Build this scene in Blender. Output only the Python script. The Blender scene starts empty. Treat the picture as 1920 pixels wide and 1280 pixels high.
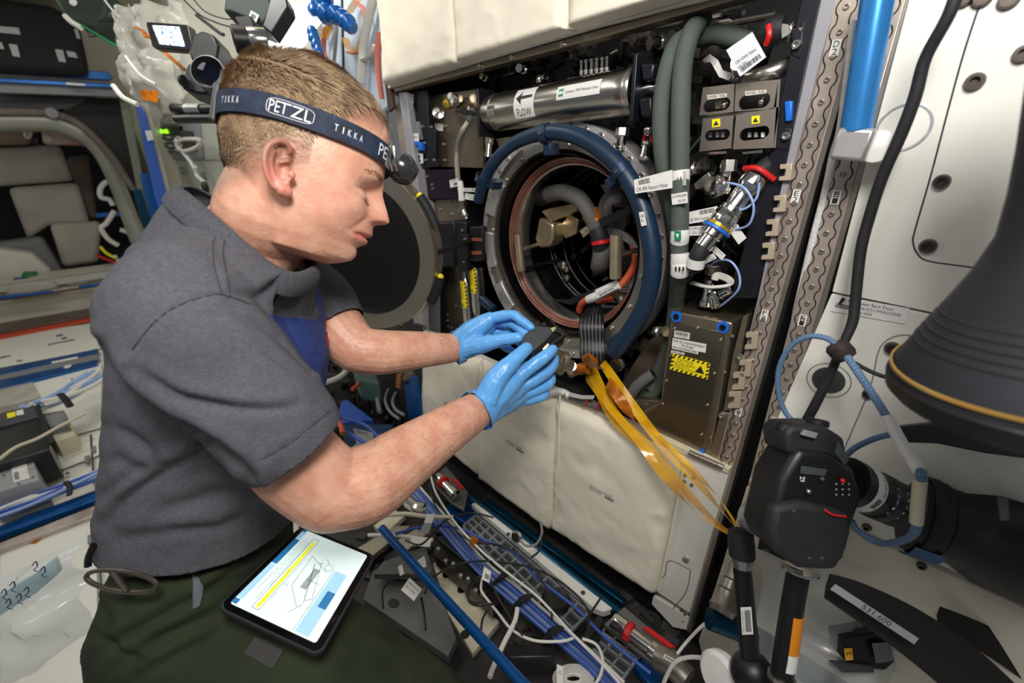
import bpy, math, random
import numpy as np
from mathutils import Vector as V, Matrix, noise as mnoise
random.seed(7); np.random.seed(7)
S = bpy.context.scene
# ---------------------------------------------------------------- camera
AX = V((0.6982506, 0.25742733, -0.66796503)); AY = V((0.71534705, -0.2860097, 0.63755552)); AZ = V((-0.02692026, -0.92300034, -0.38385632))
CP = V((0, -.74, 1.08)); FPX = 794.0
cd = bpy.data.cameras.new('camera'); cam = bpy.data.objects.new('camera', cd); S.collection.objects.link(cam); S.camera = cam
cd.sensor_width = 36; cd.lens = 36 * FPX / 1920; cd.clip_start = .02; cd.clip_end = 60
def wdir(c): return V((AX.dot(c), AY.dot(c), AZ.dot(c)))
cr, cu, cb = wdir(V((1, 0, 0))), wdir(V((0, -1, 0))), wdir(V((0, 0, -1)))
cam.matrix_world = Matrix(((cr.x, cu.x, cb.x, CP.x), (cr.y, cu.y, cb.y, CP.y), (cr.z, cu.z, cb.z, CP.z), (0, 0, 0, 1)))
cd.dof.use_dof = True; cd.dof.focus_distance = .70; cd.dof.aperture_fstop = 3.4
# ---------------------------------------------------------------- world, lamps, exposure
W_ = bpy.data.worlds.new('world'); S.world = W_; W_.use_nodes = True
W_.node_tree.nodes['Background'].inputs[0].default_value = (.78, .82, .88, 1); W_.node_tree.nodes['Background'].inputs[1].default_value = .15
S.view_settings.view_transform = 'Standard'; S.view_settings.look = 'None'; S.view_settings.gamma = 1; S.view_settings.use_curve_mapping = False
S.view_settings.exposure = 0.0
def lamp(name, loc, aim, size, power, color=(1, 1, 1), sy=None):
    l = bpy.data.lights.new(name, 'AREA'); l.energy = power; l.color = color; l.shape = 'RECTANGLE'; l.size = size; l.size_y = sy or size
    o = bpy.data.objects.new(name, l); S.collection.objects.link(o); o.location = loc
    o.rotation_euler = (V(aim) - V(loc)).to_track_quat('-Z', 'Y').to_euler(); return o
lamp('flash_light', (.10, -.72, 1.58), (-.62, 0, .9), .26, 11, (1, .97, .93))
lamp('flash_bounce_light', (-.25, -1.35, 2.05), (-.7, 0, 1.1), .5, 5, (1, .97, .93))
lamp('added_wall_light', (-1.35, -.55, 2.0), (-1.9, 0, 1.6), .25, 10, (1, .98, .93))  # added light that brightens the wall and cloth near the work lamp
lamp('ceiling_light_near', (-1.5, -1.5, 2.12), (-1.5, -1.3, 0), .25, 5, (1, .98, .92), 1.2)
lamp('ceiling_light_far', (-3.4, -1.2, 2.12), (-3.4, -1.1, 0), .3, 16, (1, .98, .92), 1.4)
# ---------------------------------------------------------------- pixel helpers (points on real planes)
def ray(u, v): return wdir(V((u - 960, v - 640, FPX)))
def onY(u, v, y=0.0):
    d = ray(u, v); return CP + d * ((y - CP.y) / d.y)
def onX(u, v, x):
    d = ray(u, v); return CP + d * ((x - CP.x) / d.x)
def onZ(u, v, z=0.0):
    d = ray(u, v); return CP + d * ((z - CP.z) / d.z)
def at(u, v, z): return CP + ray(u, v) * (z / FPX)
def proj(p):
    q = V(p) - CP; x = q.dot(cr); y = -q.dot(cu); z = -q.dot(cb); return 960 + FPX * x / z, 640 + FPX * y / z, z
# ---------------------------------------------------------------- materials
MC = {}
def lin(c):
    return tuple(((x / 255) / 12.92 if x / 255 <= .04045 else ((x / 255 + .055) / 1.055) ** 2.4) for x in c)
def mat(key, rgb=(128, 128, 128), rough=.5, metal=0, var=.0, scale=20, bump=0, bscale=None, coat=0, alpha=1, trans=0, emit=0, aniso=None, sss=0, stretch=None, rgb2=None, spec=None, ior=None):
    if key in MC: return MC[key]
    m = bpy.data.materials.new(key); m.use_nodes = True; nt = m.node_tree; N = nt.nodes; L = nt.links
    b = N['Principled BSDF']; c = lin(rgb)
    b.inputs['Base Color'].default_value = (*c, 1); b.inputs['Roughness'].default_value = rough; b.inputs['Metallic'].default_value = metal
    if coat: b.inputs['Coat Weight'].default_value = coat; b.inputs['Coat Roughness'].default_value = .15
    if alpha < 1: b.inputs['Alpha'].default_value = alpha
    if trans: b.inputs['Transmission Weight'].default_value = trans
    if ior: b.inputs['IOR'].default_value = ior
    if sss: b.inputs['Subsurface Weight'].default_value = sss; b.inputs['Subsurface Radius'].default_value = (.012, .004, .002); b.inputs['Subsurface Scale'].default_value = 1
    if spec is not None: b.inputs['Specular IOR Level'].default_value = spec
    if emit: b.inputs['Emission Color'].default_value = (*c, 1); b.inputs['Emission Strength'].default_value = emit
    tc = N.new('ShaderNodeTexCoord'); mp = N.new('ShaderNodeMapping'); L.new(tc.outputs['Object'], mp.inputs[0])
    if stretch: mp.inputs['Scale'].default_value = stretch
    if var or rgb2:
        n = N.new('ShaderNodeTexNoise'); n.inputs['Scale'].default_value = scale; n.inputs['Detail'].default_value = 5; L.new(mp.outputs[0], n.inputs['Vector'])
        r = N.new('ShaderNodeValToRGB'); c2 = lin(rgb2) if rgb2 else tuple(min(1, x * (1 + var)) for x in c); c1 = c if rgb2 else tuple(x * (1 - var) for x in c)
        r.color_ramp.elements[0].color = (*c1, 1); r.color_ramp.elements[1].color = (*c2, 1); r.color_ramp.elements[0].position = .35; r.color_ramp.elements[1].position = .65
        L.new(n.outputs['Fac'], r.inputs[0]); L.new(r.outputs[0], b.inputs['Base Color'])
    if bump:
        n2 = N.new('ShaderNodeTexNoise'); n2.inputs['Scale'].default_value = bscale or scale; n2.inputs['Detail'].default_value = 4; L.new(mp.outputs[0], n2.inputs['Vector'])
        bp = N.new('ShaderNodeBump'); bp.inputs['Strength'].default_value = bump; bp.inputs['Distance'].default_value = .002; L.new(n2.outputs['Fac'], bp.inputs['Height']); L.new(bp.outputs[0], b.inputs['Normal'])
    MC[key] = m; return m
def braid(key, ca, cb_, su=60, sv=400, rough=.6, metal=0, bump=.5):
    """woven sleeve: two crossing diagonal waves in the tube's own UV (u around, v in metres along)"""
    if key in MC: return MC[key]
    m = bpy.data.materials.new(key); m.use_nodes = True; nt = m.node_tree; N = nt.nodes; L = nt.links; b = N['Principled BSDF']
    b.inputs['Roughness'].default_value = rough; b.inputs['Metallic'].default_value = metal
    uv = N.new('ShaderNodeUVMap'); sp = N.new('ShaderNodeSeparateXYZ'); L.new(uv.outputs[0], sp.inputs[0])
    def mth(op, a, c=None):
        n = N.new('ShaderNodeMath'); n.operation = op
        for i, x in enumerate((a, c)):
            if x is None: continue
            if hasattr(x, 'is_output'): L.new(x, n.inputs[i])
            else: n.inputs[i].default_value = x
        return n.outputs[0]
    U = mth('MULTIPLY', sp.outputs[0], su * 6.2832 / 2); W2 = mth('MULTIPLY', sp.outputs[1], sv * 6.2832 / 2)
    s1 = mth('SINE', mth('ADD', U, W2)); s2 = mth('SINE', mth('SUBTRACT', U, W2)); h = mth('ABSOLUTE', mth('MULTIPLY', s1, s2))
    mx = N.new('ShaderNodeMix'); mx.data_type = 'RGBA'; L.new(h, mx.inputs[0]); mx.inputs[6].default_value = (*lin(ca), 1); mx.inputs[7].default_value = (*lin(cb_), 1)
    L.new(mx.outputs[2], b.inputs['Base Color'])
    bp = N.new('ShaderNodeBump'); bp.inputs['Strength'].default_value = bump; bp.inputs['Distance'].default_value = .001; L.new(h, bp.inputs['Height']); L.new(bp.outputs[0], b.inputs['Normal'])
    MC[key] = m; return m
M_ = dict(
 white=mat('white_paint', (214, 212, 204), .42, var=.03, scale=6), wpanel=mat('offwhite_panel', (226, 224, 214), .33, var=.02, scale=5), grey=mat('grey_paint', (150, 150, 154), .45, var=.04),
 cloth=mat('beta_cloth', (240, 232, 212), .7, var=.03, scale=14, bump=.15, bscale=45), black=mat('black_plastic', (15, 15, 17), .42, var=.1, scale=40), rubber=mat('black_rubber', (26, 27, 30), .65, var=.15, scale=60, bump=.1),
 anod=mat('black_anodised', (28, 29, 36), .38, .35, var=.15, scale=30), steel=mat('brushed_steel', (206, 202, 196), .26, .95, var=.08, scale=30), steeld=mat('dull_steel', (166, 160, 150), .36, .9, var=.12, scale=14),
 chrome=mat('bright_steel', (225, 222, 215), .14, 1), bronze=mat('warm_plated_metal', (146, 134, 116), .36, .8, var=.14, scale=9), alu=mat('aluminium', (206, 204, 202), .36, .8, var=.06, scale=25),
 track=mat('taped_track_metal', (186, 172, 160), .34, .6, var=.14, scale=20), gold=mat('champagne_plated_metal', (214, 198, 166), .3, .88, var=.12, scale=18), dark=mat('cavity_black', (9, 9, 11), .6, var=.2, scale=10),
 navy=mat('navy_rubber_sleeve', (18, 42, 66), .4, var=.12, scale=30, bump=.12, bscale=200), blue=mat('blue_anodised', (20, 84, 150), .3, .5, var=.08), blue2=mat('bright_blue_anodised', (52, 128, 196), .26, .45, var=.05), teal=mat('teal_anodised', (6, 66, 92), .25, .7, var=.08),
 kap=mat('kapton_tape', (250, 184, 16), .12, .0, alpha=.48, var=.2, scale=30, bump=.4, bscale=60), kapd=mat('dark_kapton_tape', (176, 98, 18), .16, .1, var=.35, scale=60, bump=.6, bscale=90), red=mat('red_plastic', (196, 26, 30), .4), orange=mat('orange_sleeve', (208, 84, 40), .5, var=.15, scale=40), copper=mat('copper_seal', (176, 104, 84), .35, .5, var=.15, scale=40),
 label=mat('label_stock', (222, 221, 216), .45, var=.02), ink=mat('label_ink', (28, 28, 30), .6), yellow=mat('warning_yellow', (246, 224, 20), .45), wink=mat('white_ink', (232, 234, 238), .5), green=mat('green_label', (14, 130, 84), .45), dgreen=mat('dark_green_fabric', (30, 44, 38), .7, var=.2, scale=30),
 wcable=mat('white_cable', (214, 212, 204), .5, var=.05), gcable=mat('grey_cable', (128, 128, 130), .5), bcable=mat('black_cable', (20, 20, 22), .42), blcable=mat('blue_cable', (48, 82, 168), .45, var=.1, scale=60), skyc=mat('pale_blue_cable', (140, 166, 214), .45), bluelab=mat('blue_plastic', (24, 104, 208), .35), purple=mat('purple_anodised', (46, 30, 46), .35, .5, var=.1),
 grey2=mat('mid_grey_plastic', (120, 122, 124), .5, var=.05), dgrey=mat('dark_grey_plastic', (58, 60, 62), .45, var=.1, scale=30), beige=mat('beige_plastic', (206, 198, 172), .5, var=.04), cream=mat('cream_wall', (196, 192, 172), .5, var=.05, scale=4), ired=mat('orange_red_strip', (206, 72, 36), .5))
M_['hose'] = braid('grey_green_braid', (24, 34, 32), (112, 122, 110), 26, 330); M_['bbraid'] = braid('black_silver_braid', (10, 10, 12), (150, 148, 144), 26, 260)
M_['sbraid'] = braid('steel_braid', (70, 66, 60), (225, 218, 205), 22, 330, .3, .8); M_['bluebraid'] = braid('blue_braid', (40, 70, 104), (128, 160, 196), 12, 120, .6)
# ---------------------------------------------------------------- mesh builder
def frame(d):
    d = V(d).normalized(); a = V((0, 0, 1)) if abs(d.z) < .9 else V((1, 0, 0)); x = d.cross(a).normalized(); return x, d.cross(x).normalized(), d
def catmull(P, k=6, closed=False):
    P = [V(p) for p in P]
    if len(P) < 3: return [P[0].lerp(P[-1], i / k) for i in range(k + 1)]
    n = len(P); out = []
    for i in range(n if closed else n - 1):
        if closed: a, b, c, d = P[(i - 1) % n], P[i], P[(i + 1) % n], P[(i + 2) % n]
        else: a, b, c, d = P[max(i - 1, 0)], P[i], P[i + 1], P[min(i + 2, n - 1)]
        for j in range(k):
            t = j / k; out.append(.5 * ((2 * b) + (c - a) * t + (2 * a - 5 * b + 4 * c - d) * t * t + (3 * b - a - 3 * c + d) * t ** 3))
    if not closed: out.append(P[-1])
    return out
class MB:
    def __init__(s): s.v = []; s.f = []; s.uv = []
    def add(s, vs, fs, uvs=None):
        o = len(s.v); s.v += [tuple(p) for p in vs]; s.f += [tuple(i + o for i in f) for f in fs]
        s.uv += uvs if uvs else [[(0, 0)] * len(f) for f in fs]; return s
    def box(s, c, sx, sy, sz, R=None):
        c = V(c); vs = []
        for x in (-.5, .5):
            for y in (-.5, .5):
                for z in (-.5, .5):
                    p = V((x * sx, y * sy, z * sz)); vs.append(c + (R @ p if R else p))
        return s.add(vs, [(0, 1, 3, 2), (4, 6, 7, 5), (0, 4, 5, 1), (2, 3, 7, 6), (0, 2, 6, 4), (1, 5, 7, 3)])
    def prism(s, poly, ext):
        P = [V(p) for p in poly]; e = V(ext); n = len(P)
        nrm = V((0, 0, 0))
        for i in range(n): nrm += (P[i] - P[0]).cross(P[(i + 1) % n] - P[0])
        if nrm.dot(e) > 0: P.reverse()
        return s.add(P + [p + e for p in P], [tuple(range(n)), tuple(range(2 * n - 1, n - 1, -1))] + [(i, i + n, (i + 1) % n + n, (i + 1) % n) for i in range(n)])
    def tube(s, pts, r, n=10, k=6, caps=True, closed=False, flat=None):
        P = catmull(pts, k, closed) if k > 1 else [V(p) for p in pts]; m = len(P)
        if isinstance(r, (list, tuple)): rr = [r[min(len(r) - 1, int(i / (m - 1) * (len(r) - 1)))] * (1 - (i / (m - 1) * (len(r) - 1)) % 1) + r[min(len(r) - 1, int(i / (m - 1) * (len(r) - 1)) + 1)] * ((i / (m - 1) * (len(r) - 1)) % 1) for i in range(m)]
        else: rr = [r] * m
        vs = []; L = [0]; t0 = (P[1] - P[0]); x, y, _ = frame(t0)
        for i in range(m):
            t = (P[(i + 1) % m] - P[i - 1]) if closed else (P[min(i + 1, m - 1)] - P[max(i - 1, 0)])
            if t.length < 1e-9: t = V((0, 0, 1))
            t.normalize(); x = (x - t * x.dot(t)); x = x.normalized() if x.length > 1e-6 else frame(t)[0]; y = t.cross(x)
            if i: L.append(L[-1] + (P[i] - P[i - 1]).length)
            for j in range(n):
                a = 2 * math.pi * j / n; vs.append(P[i] + (x * math.cos(a) + y * math.sin(a) * (flat or 1)) * rr[i])
        fs = []; uv = []
        for i in range(m if closed else m - 1):
            i2 = (i + 1) % m; l2 = L[i2] if i2 else L[i] + .01
            for j in range(n):
                fs.append((i * n + j, i * n + (j + 1) % n, i2 * n + (j + 1) % n, i2 * n + j)); uv.append([(j / n, L[i]), ((j + 1) / n, L[i]), ((j + 1) / n, l2), (j / n, l2)])
        if caps and not closed:
            fs += [tuple(range(n - 1, -1, -1)), tuple(range((m - 1) * n, m * n))]; uv += [[(0, 0)] * n] * 2
        return s.add(vs, fs, uv)
    def lathe(s, o, d, prof, n=24, a0=0, a1=2 * math.pi):
        """prof: (radius, distance along d); revolved about the axis"""
        o = V(o); x, y, d = frame(d); full = abs(a1 - a0 - 2 * math.pi) < 1e-6; c = n if full else n + 1; vs = []
        for r, t in prof:
            for j in range(c):
                a = a0 + (a1 - a0) * j / n; vs.append(o + d * t + (x * math.cos(a) + y * math.sin(a)) * max(r, 1e-5))
        fs = []; uv = []; L = 0
        for i in range(len(prof) - 1):
            L2 = L + math.hypot(prof[i + 1][0] - prof[i][0], prof[i + 1][1] - prof[i][1])
            for j in range(n):
                j2 = (j + 1) % c; fs.append((i * c + j, i * c + j2, (i + 1) * c + j2, (i + 1) * c + j)); uv.append([(j / n, L), ((j + 1) / n, L), ((j + 1) / n, L2), (j / n, L2)])
            L = L2
        return s.add(vs, fs, uv)
    def cyl(s, a, b, r, r2=None, n=16):
        a, b = V(a), V(b); l = (b - a).length; r2 = r if r2 is None else r2
        return s.lathe(a, b - a, [(0, 0), (r, 0), (r2, l), (0, l)], n)
    def ball(s, c, r, n=12, sc=(1, 1, 1), R=None):
        vs = []; c = V(c)
        for i in range(n + 1):
            t = math.pi * i / n
            for j in range(2 * n):
                a = math.pi * j / n; p = V((math.sin(t) * math.cos(a) * sc[0], math.sin(t) * math.sin(a) * sc[1], math.cos(t) * sc[2])) * r; vs.append(c + (R @ p if R else p))
        return s.add(vs, [(i * 2 * n + j, (i + 1) * 2 * n + j, (i + 1) * 2 * n + (j + 1) % (2 * n), i * 2 * n + (j + 1) % (2 * n)) for i in range(n) for j in range(2 * n)])
    def grid(s, G, closed=False):
        nu, nv = len(G), len(G[0]); vs = [p for row in G for p in row]; fs = []; uv = []
        for i in range(nu - 1):
            for j in range(nv if closed else nv - 1):
                j2 = (j + 1) % nv; fs.append((i * nv + j, i * nv + j2, (i + 1) * nv + j2, (i + 1) * nv + j)); uv.append([(i / nu, j / nv), (i / nu, (j + 1) / nv), ((i + 1) / nu, (j + 1) / nv), ((i + 1) / nu, j / nv)])
        return s.add(vs, fs, uv)
    def shell(s, G, t):
        """closed thin sheet: the grid and its offset copy, rims joined"""
        nu, nv = len(G), len(G[0]); B = []
        for i in range(nu):
            row = []
            for j in range(nv):
                a = V(G[min(i + 1, nu - 1)][j]) - V(G[max(i - 1, 0)][j]); b = V(G[i][min(j + 1, nv - 1)]) - V(G[i][max(j - 1, 0)]); q = a.cross(b); row.append(V(G[i][j]) - (q.normalized() if q.length > 1e-12 else V((0, 1, 0))) * t)
            B.append(row)
        s.grid(G); s.grid([list(reversed(r)) for r in B])
        ring = [(i, 0) for i in range(nu)] + [(nu - 1, j) for j in range(1, nv)] + [(i, nv - 1) for i in range(nu - 2, -1, -1)] + [(0, j) for j in range(nv - 2, 0, -1)]
        vs = [G[i][j] for i, j in ring] + [B[i][j] for i, j in ring]; n = len(ring)
        return s.add(vs, [(i, (i + 1) % n, (i + 1) % n + n, i + n) for i in range(n)])
    def mesh(s, name, m, smooth=35):
        me = bpy.data.meshes.new(name); me.from_pydata(s.v, [], s.f)
        if any(any(c != (0, 0) for c in u) for u in s.uv[:400]):
            ul = me.uv_layers.new(name='UVMap'); ul.data.foreach_set('uv', [x for u in s.uv for c in u for x in c])
        if m: me.materials.append(m)
        if smooth: me.shade_smooth() if hasattr(me, 'shade_smooth') else me.polygons.foreach_set('use_smooth', [True] * len(me.polygons)); me.set_sharp_from_angle(angle=math.radians(smooth))
        me.update(); return me
WM = {}
def link(name, data, parent=None, M=None):
    o = bpy.data.objects.new(name, data); S.collection.objects.link(o); M = M or Matrix.Identity(4)
    if parent is not None: o.parent = parent; o.matrix_parent_inverse = WM[parent.name].inverted()
    o.matrix_basis = M; WM[o.name] = M; return o
def thing(name, label, cat, base, group=None):
    o = link(name, None, None, Matrix.Translation(V(base))); o.empty_display_size = .02; o['label'] = label; o['category'] = cat
    if group: o['group'] = group
    return o
def part(name, mb, m, parent, bevel=0, smooth=35, label=None, seg=2, kind=None):
    o = link(name, mb.mesh(name, m, smooth), parent)
    if bevel:
        b = o.modifiers.new('bevel', 'BEVEL'); b.width = bevel; b.segments = seg; b.limit_method = 'ANGLE'; b.angle_limit = math.radians(40); b.use_clamp_overlap = True
    if label: o['label'] = label
    if kind: o['kind'] = kind
    return o
def solo(name, mb, m, label, cat, group=None, **k):
    o = part(name, mb, m, None, **k); o['label'] = label; o['category'] = cat
    if group: o['group'] = group
    return o
def struct(name, mb, m, parent=None, **k):
    o = part(name, mb, m, parent, **k)
    if parent is None: o['kind'] = 'structure'
    return o
def place(o_first, M, parent, name=None):
    """another object on the same mesh data (and modifiers)"""
    o = o_first.copy(); S.collection.objects.link(o); o.parent = parent; o.matrix_parent_inverse = WM[parent.name].inverted(); o.matrix_basis = M; WM[o.name] = M; return o
def orient(p, d, up=None):
    d = V(d).normalized(); x, y, _ = frame(d)
    if up is not None: y = (V(up) - d * V(up).dot(d)).normalized(); x = y.cross(d)
    return Matrix(((x.x, y.x, d.x, p[0]), (x.y, y.y, d.y, p[1]), (x.z, y.z, d.z, p[2]), (0, 0, 0, 1)))
def screw_mesh(r=.004, m=None, n=12, key='screw'):
    k = (key, r)
    if k in MC: return MC[k]
    b = MB().lathe((0, 0, -.001), (0, 0, 1), [(0, 0), (r, 0), (r, r * .45), (r * .82, r * .75 + .001), (r * .5, r * .75 + .001), (r * .45, r * .3), (0, r * .3)], n); MC[k] = b.mesh('screw', m or M_['steel']); return MC[k]
def screws(parent, pts, d, r=.004, m=None, name='screw', key='screw'):
    me = screw_mesh(r, m, key=key)
    for p in pts: link(name, me, parent, orient(V(p), d))
# ---------------------------------------------------------------- lettering
TC = {}
def glyphs(t):
    if t in TC: return TC[t]
    c = bpy.data.curves.new('lettering', 'FONT'); c.body = t; c.size = 1; c.resolution_u = 2; c.align_x = 'LEFT'
    o = bpy.data.objects.new('lettering_source', c); me = bpy.data.meshes.new_from_object(o)
    vs = [tuple(v.co) for v in me.vertices]; fs = [tuple(p.vertices) for p in me.polygons]
    bpy.data.objects.remove(o); bpy.data.curves.remove(c); bpy.data.meshes.remove(me)
    xs = [v[0] for v in vs] or [0, 1]; ys = [v[1] for v in vs] or [0, 1]
    TC[t] = (vs, fs, min(xs), max(xs), min(ys), max(ys)); return TC[t]
def text_fn(mb, t, fn, s0, t0, s1, t1):
    vs, fs, a, b, c, d = glyphs(t); mb.add([fn(s0 + (s1 - s0) * (x - a) / (b - a), t1 + (t0 - t1) * (y - c) / (d - c)) for x, y, _ in vs], fs)
def quadfn(Q, off=.0006):
    Q = [V(q) for q in Q]; n = (Q[1] - Q[0]).cross(Q[3] - Q[0]).normalized(); n = n if n.dot(CP - Q[0]) > 0 else -n
    return lambda s, t: (Q[0] * (1 - s) + Q[1] * s) * (1 - t) + (Q[3] * (1 - s) + Q[2] * s) * t + n * off
def rect_fn(mb, fn, s0, t0, s1, t1): mb.add([fn(s0, t0), fn(s0, t1), fn(s1, t1), fn(s1, t0)], [(0, 1, 2, 3)])
def bars(mb, fn, s0, t0, s1, t1, n=16, sd=1):
    rg = random.Random(sd); x = s0
    while x < s1 - 1e-6:
        w = (s1 - s0) / n * rg.uniform(.35, .9); rect_fn(mb, fn, x, t0, min(x + w, s1), t1); x += w + (s1 - s0) / n * rg.uniform(.3, .7)
def decal(parent, Q, lines=(), bar=None, m=None, ink=None, name='sticker', thick=.0006, extra=None, nb=16):
    """Q: TL TR BR BL corners of the sticker as read; lines: (text,s0,t0,s1,t1); bar: (s0,t0,s1,t1)"""
    Q = [V(q) for q in Q]; n = (Q[1] - Q[0]).cross(Q[3] - Q[0]).normalized(); n = n if n.dot(CP - Q[0]) > 0 else -n
    st = part(name, MB().prism([q + n * .0003 for q in Q], n * thick), m or M_['label'], parent, smooth=0)
    ib = MB(); fn = quadfn(Q, .0003 + thick + .0003)
    for l in lines: text_fn(ib, l[0], fn, *l[1:])
    if bar: bars(ib, fn, *bar, n=nb)
    if extra: extra(ib, fn)
    if ib.f: part('lettering', ib, ink or M_['ink'], st, smooth=0)
    return st
def YQ(pts, y): return [onY(u, v, y) for u, v in pts]
def fract(p, s, o=0): return mnoise.fractal(V(p) * s + V((o, o, o)), 1.0, 2.0, 3)
# ================================================================= the setting
struct('floor', MB().box((-2.2, -1.2, -.06), 6.3, 2.9, .1), M_['white'])
struct('wall_rack', MB().box((-3.33, .03, 1.0), 3.9, .05, 2.3), M_['cream'])
# end wall with the hatch cut out: ring of the wall around a rounded-square opening
HX = -5.15; hc = V((HX, -1.0, .98)); hw, hh, hr = .66, .66, .36
def rsq(w, h, r, n=8):
    o = []
    for cx, cz, a0 in ((w - r, h - r, 0), (-w + r, h - r, 90), (-w + r, -h + r, 180), (w - r, -h + r, 270)):
        for i in range(n + 1):
            a = math.radians(a0 + 90 * i / n); o.append((cx + r * math.cos(a), cz + r * math.sin(a)))
    return o
mb = MB(); A = rsq(hw, hh, hr); B = []
for (y, z) in A:
    a = math.atan2(z, y); k = 1.25 / max(abs(math.cos(a)), abs(math.sin(a))); B.append((k * math.cos(a) * 1.0, k * math.sin(a) * .95))
n = len(A)
vs = [(HX, hc.y + y, hc.z + z) for y, z in A] + [(HX, hc.y + y, hc.z + z) for y, z in B] + [(HX - .25, hc.y + y * .97, hc.z + z * .97) for y, z in A]
mb.add(vs, [(i, (i + 1) % n, n + (i + 1) % n, n + i) for i in range(n)] + [(i, 2 * n + i, 2 * n + (i + 1) % n, (i + 1) % n) for i in range(n)])
struct('wall_end', mb, M_['cream'])
mb = MB(); mb.grid([[(HX + t, hc.y + y * s, hc.z + z * s) for y, z in A] for s, t in ((1.0, .0), (1.0, .05), (1.08, .06), (1.1, .02), (1.1, 0))], closed=True)
struct('trim_1', mb, mat('hatch_rim', (150, 150, 138), .4, .2, var=.08, scale=5))
mb = MB(); mb.tube([(HX + .075, hc.y + y * 1.14, hc.z + z * 1.14) for y, z in A], .022, 8, 1, closed=True)
solo('hatch_seal_hose', mb, mat('greybrown_hose', (120, 108, 104), .35, .3, var=.2, scale=20), 'grey brown bent tube framing the rounded hatch opening', 'tube')
struct('wall_node', MB().box((HX - 2.6, -1, 1), .05, 3.4, 3), M_['dark'])
struct('floor_node', MB().box((HX - 1.4, -1, .2), 2.3, 3, .05), M_['dgrey'])
struct('ceiling', MB().box((-3.4, -1.0, 2.2), 3.8, 2.3, .06), M_['cream'])
# ================================================================= experiment rack
def Y(u, v, y=0.0): return onY(u, v, y)
rack = thing('experiment_rack', 'tall white and black equipment rack standing open around the round chamber', 'rack', (-.7, .05, .0))
YN = V((0, -1, 0))
def pprism(px, y, depth, mb=None): return (mb or MB()).prism([onY(u, v, y) for u, v in px], (0, depth, 0))
# cavity: back and sides
xl, xr = -1.20, -.15
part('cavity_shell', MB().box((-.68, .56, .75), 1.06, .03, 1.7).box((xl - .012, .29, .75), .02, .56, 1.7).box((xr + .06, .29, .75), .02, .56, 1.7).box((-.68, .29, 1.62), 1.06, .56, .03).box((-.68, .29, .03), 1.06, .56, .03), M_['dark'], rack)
# left edge: light strip + track
part('side_post', pprism([(747, 172), (761, 172), (800, 470), (806, 690), (797, 690), (786, 470)], .0, .05), M_['grey'], rack, bevel=.002)
tr = pprism([(736, 172), (748, 172), (790, 475), (802, 690), (790, 690), (778, 475)], .01, .04); part('seat_track', tr, M_['track'], rack)
mb = MB()
# right edge: black strip, grey strip
part('door_frame', pprism([(1503, -12), (1543, -12), (1420, 560), (1371, 560), (1398, 440), (1440, 300)], .0, .03), M_['anod'], rack, bevel=.002)
part('side_post', pprism([(1541, -12), (1572, -12), (1445, 560), (1357, 905), (1337, 903), (1420, 560)], -.004, .035), mat('post_grey', (148, 148, 154), .45, .2, var=.05), rack, bevel=.0015)
# upper hook strip, lower door latch strip hooks: C shaped catches
def catch(u, v, s, y=-.002):
    q = [(0, 0), (1, -.05), (.92, 1.3), (-.1, 1.35), (-.07, 1.0), (.42, .95), (.48, .38), (0, .4)]
    return pprism([(u + a * s, v + b * s) for a, b in q], y, .012)
for u, v in ((1462, 308), (1451, 367), (1437, 412), (1429, 456), (1398, 624), (1386, 676), (1374, 700), (1366, 735)):
    part('catch', catch(u, v, 23, -.012), mat('catch_beige', (196, 180, 158), .4, .4), rack, bevel=.0008)
part('catch_rail', pprism([(1474, 300), (1484, 300), (1440, 500), (1420, 500)], .004, .02).add([], []), M_['anod'], rack)
part('catch_rail', pprism([(1393, 592), (1403, 590), (1398, 615), (1372, 770), (1356, 770), (1375, 660)], .004, .02), M_['bronze'], rack, bevel=.001)
part('support_bar', pprism([(1351, 772), (1376, 776), (1350, 868), (1328, 860)], -.002, .03), M_['bronze'], rack, bevel=.002)
screws(rack, [onY(1353, 779, -.003), onY(1388, 668, -.003), onY(1494, 84, -.003), onY(1474, 255, -.003)], YN, .006)
part('door_frame', pprism([(1484, 55), (1508, 55), (1500, 112), (1482, 104)], -.001, .02), M_['anod'], rack, bevel=.002)
part('door_frame', pprism([(1456, 238), (1486, 240), (1482, 285), (1448, 278)], -.001, .02), M_['anod'], rack, bevel=.002)
part('blue_lever', pprism([(1470, 190), (1486, 188), (1484, 226), (1472, 229)], -.006, .02), M_['bluelab'], rack, bevel=.002, label='blue plastic latch lever')
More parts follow.
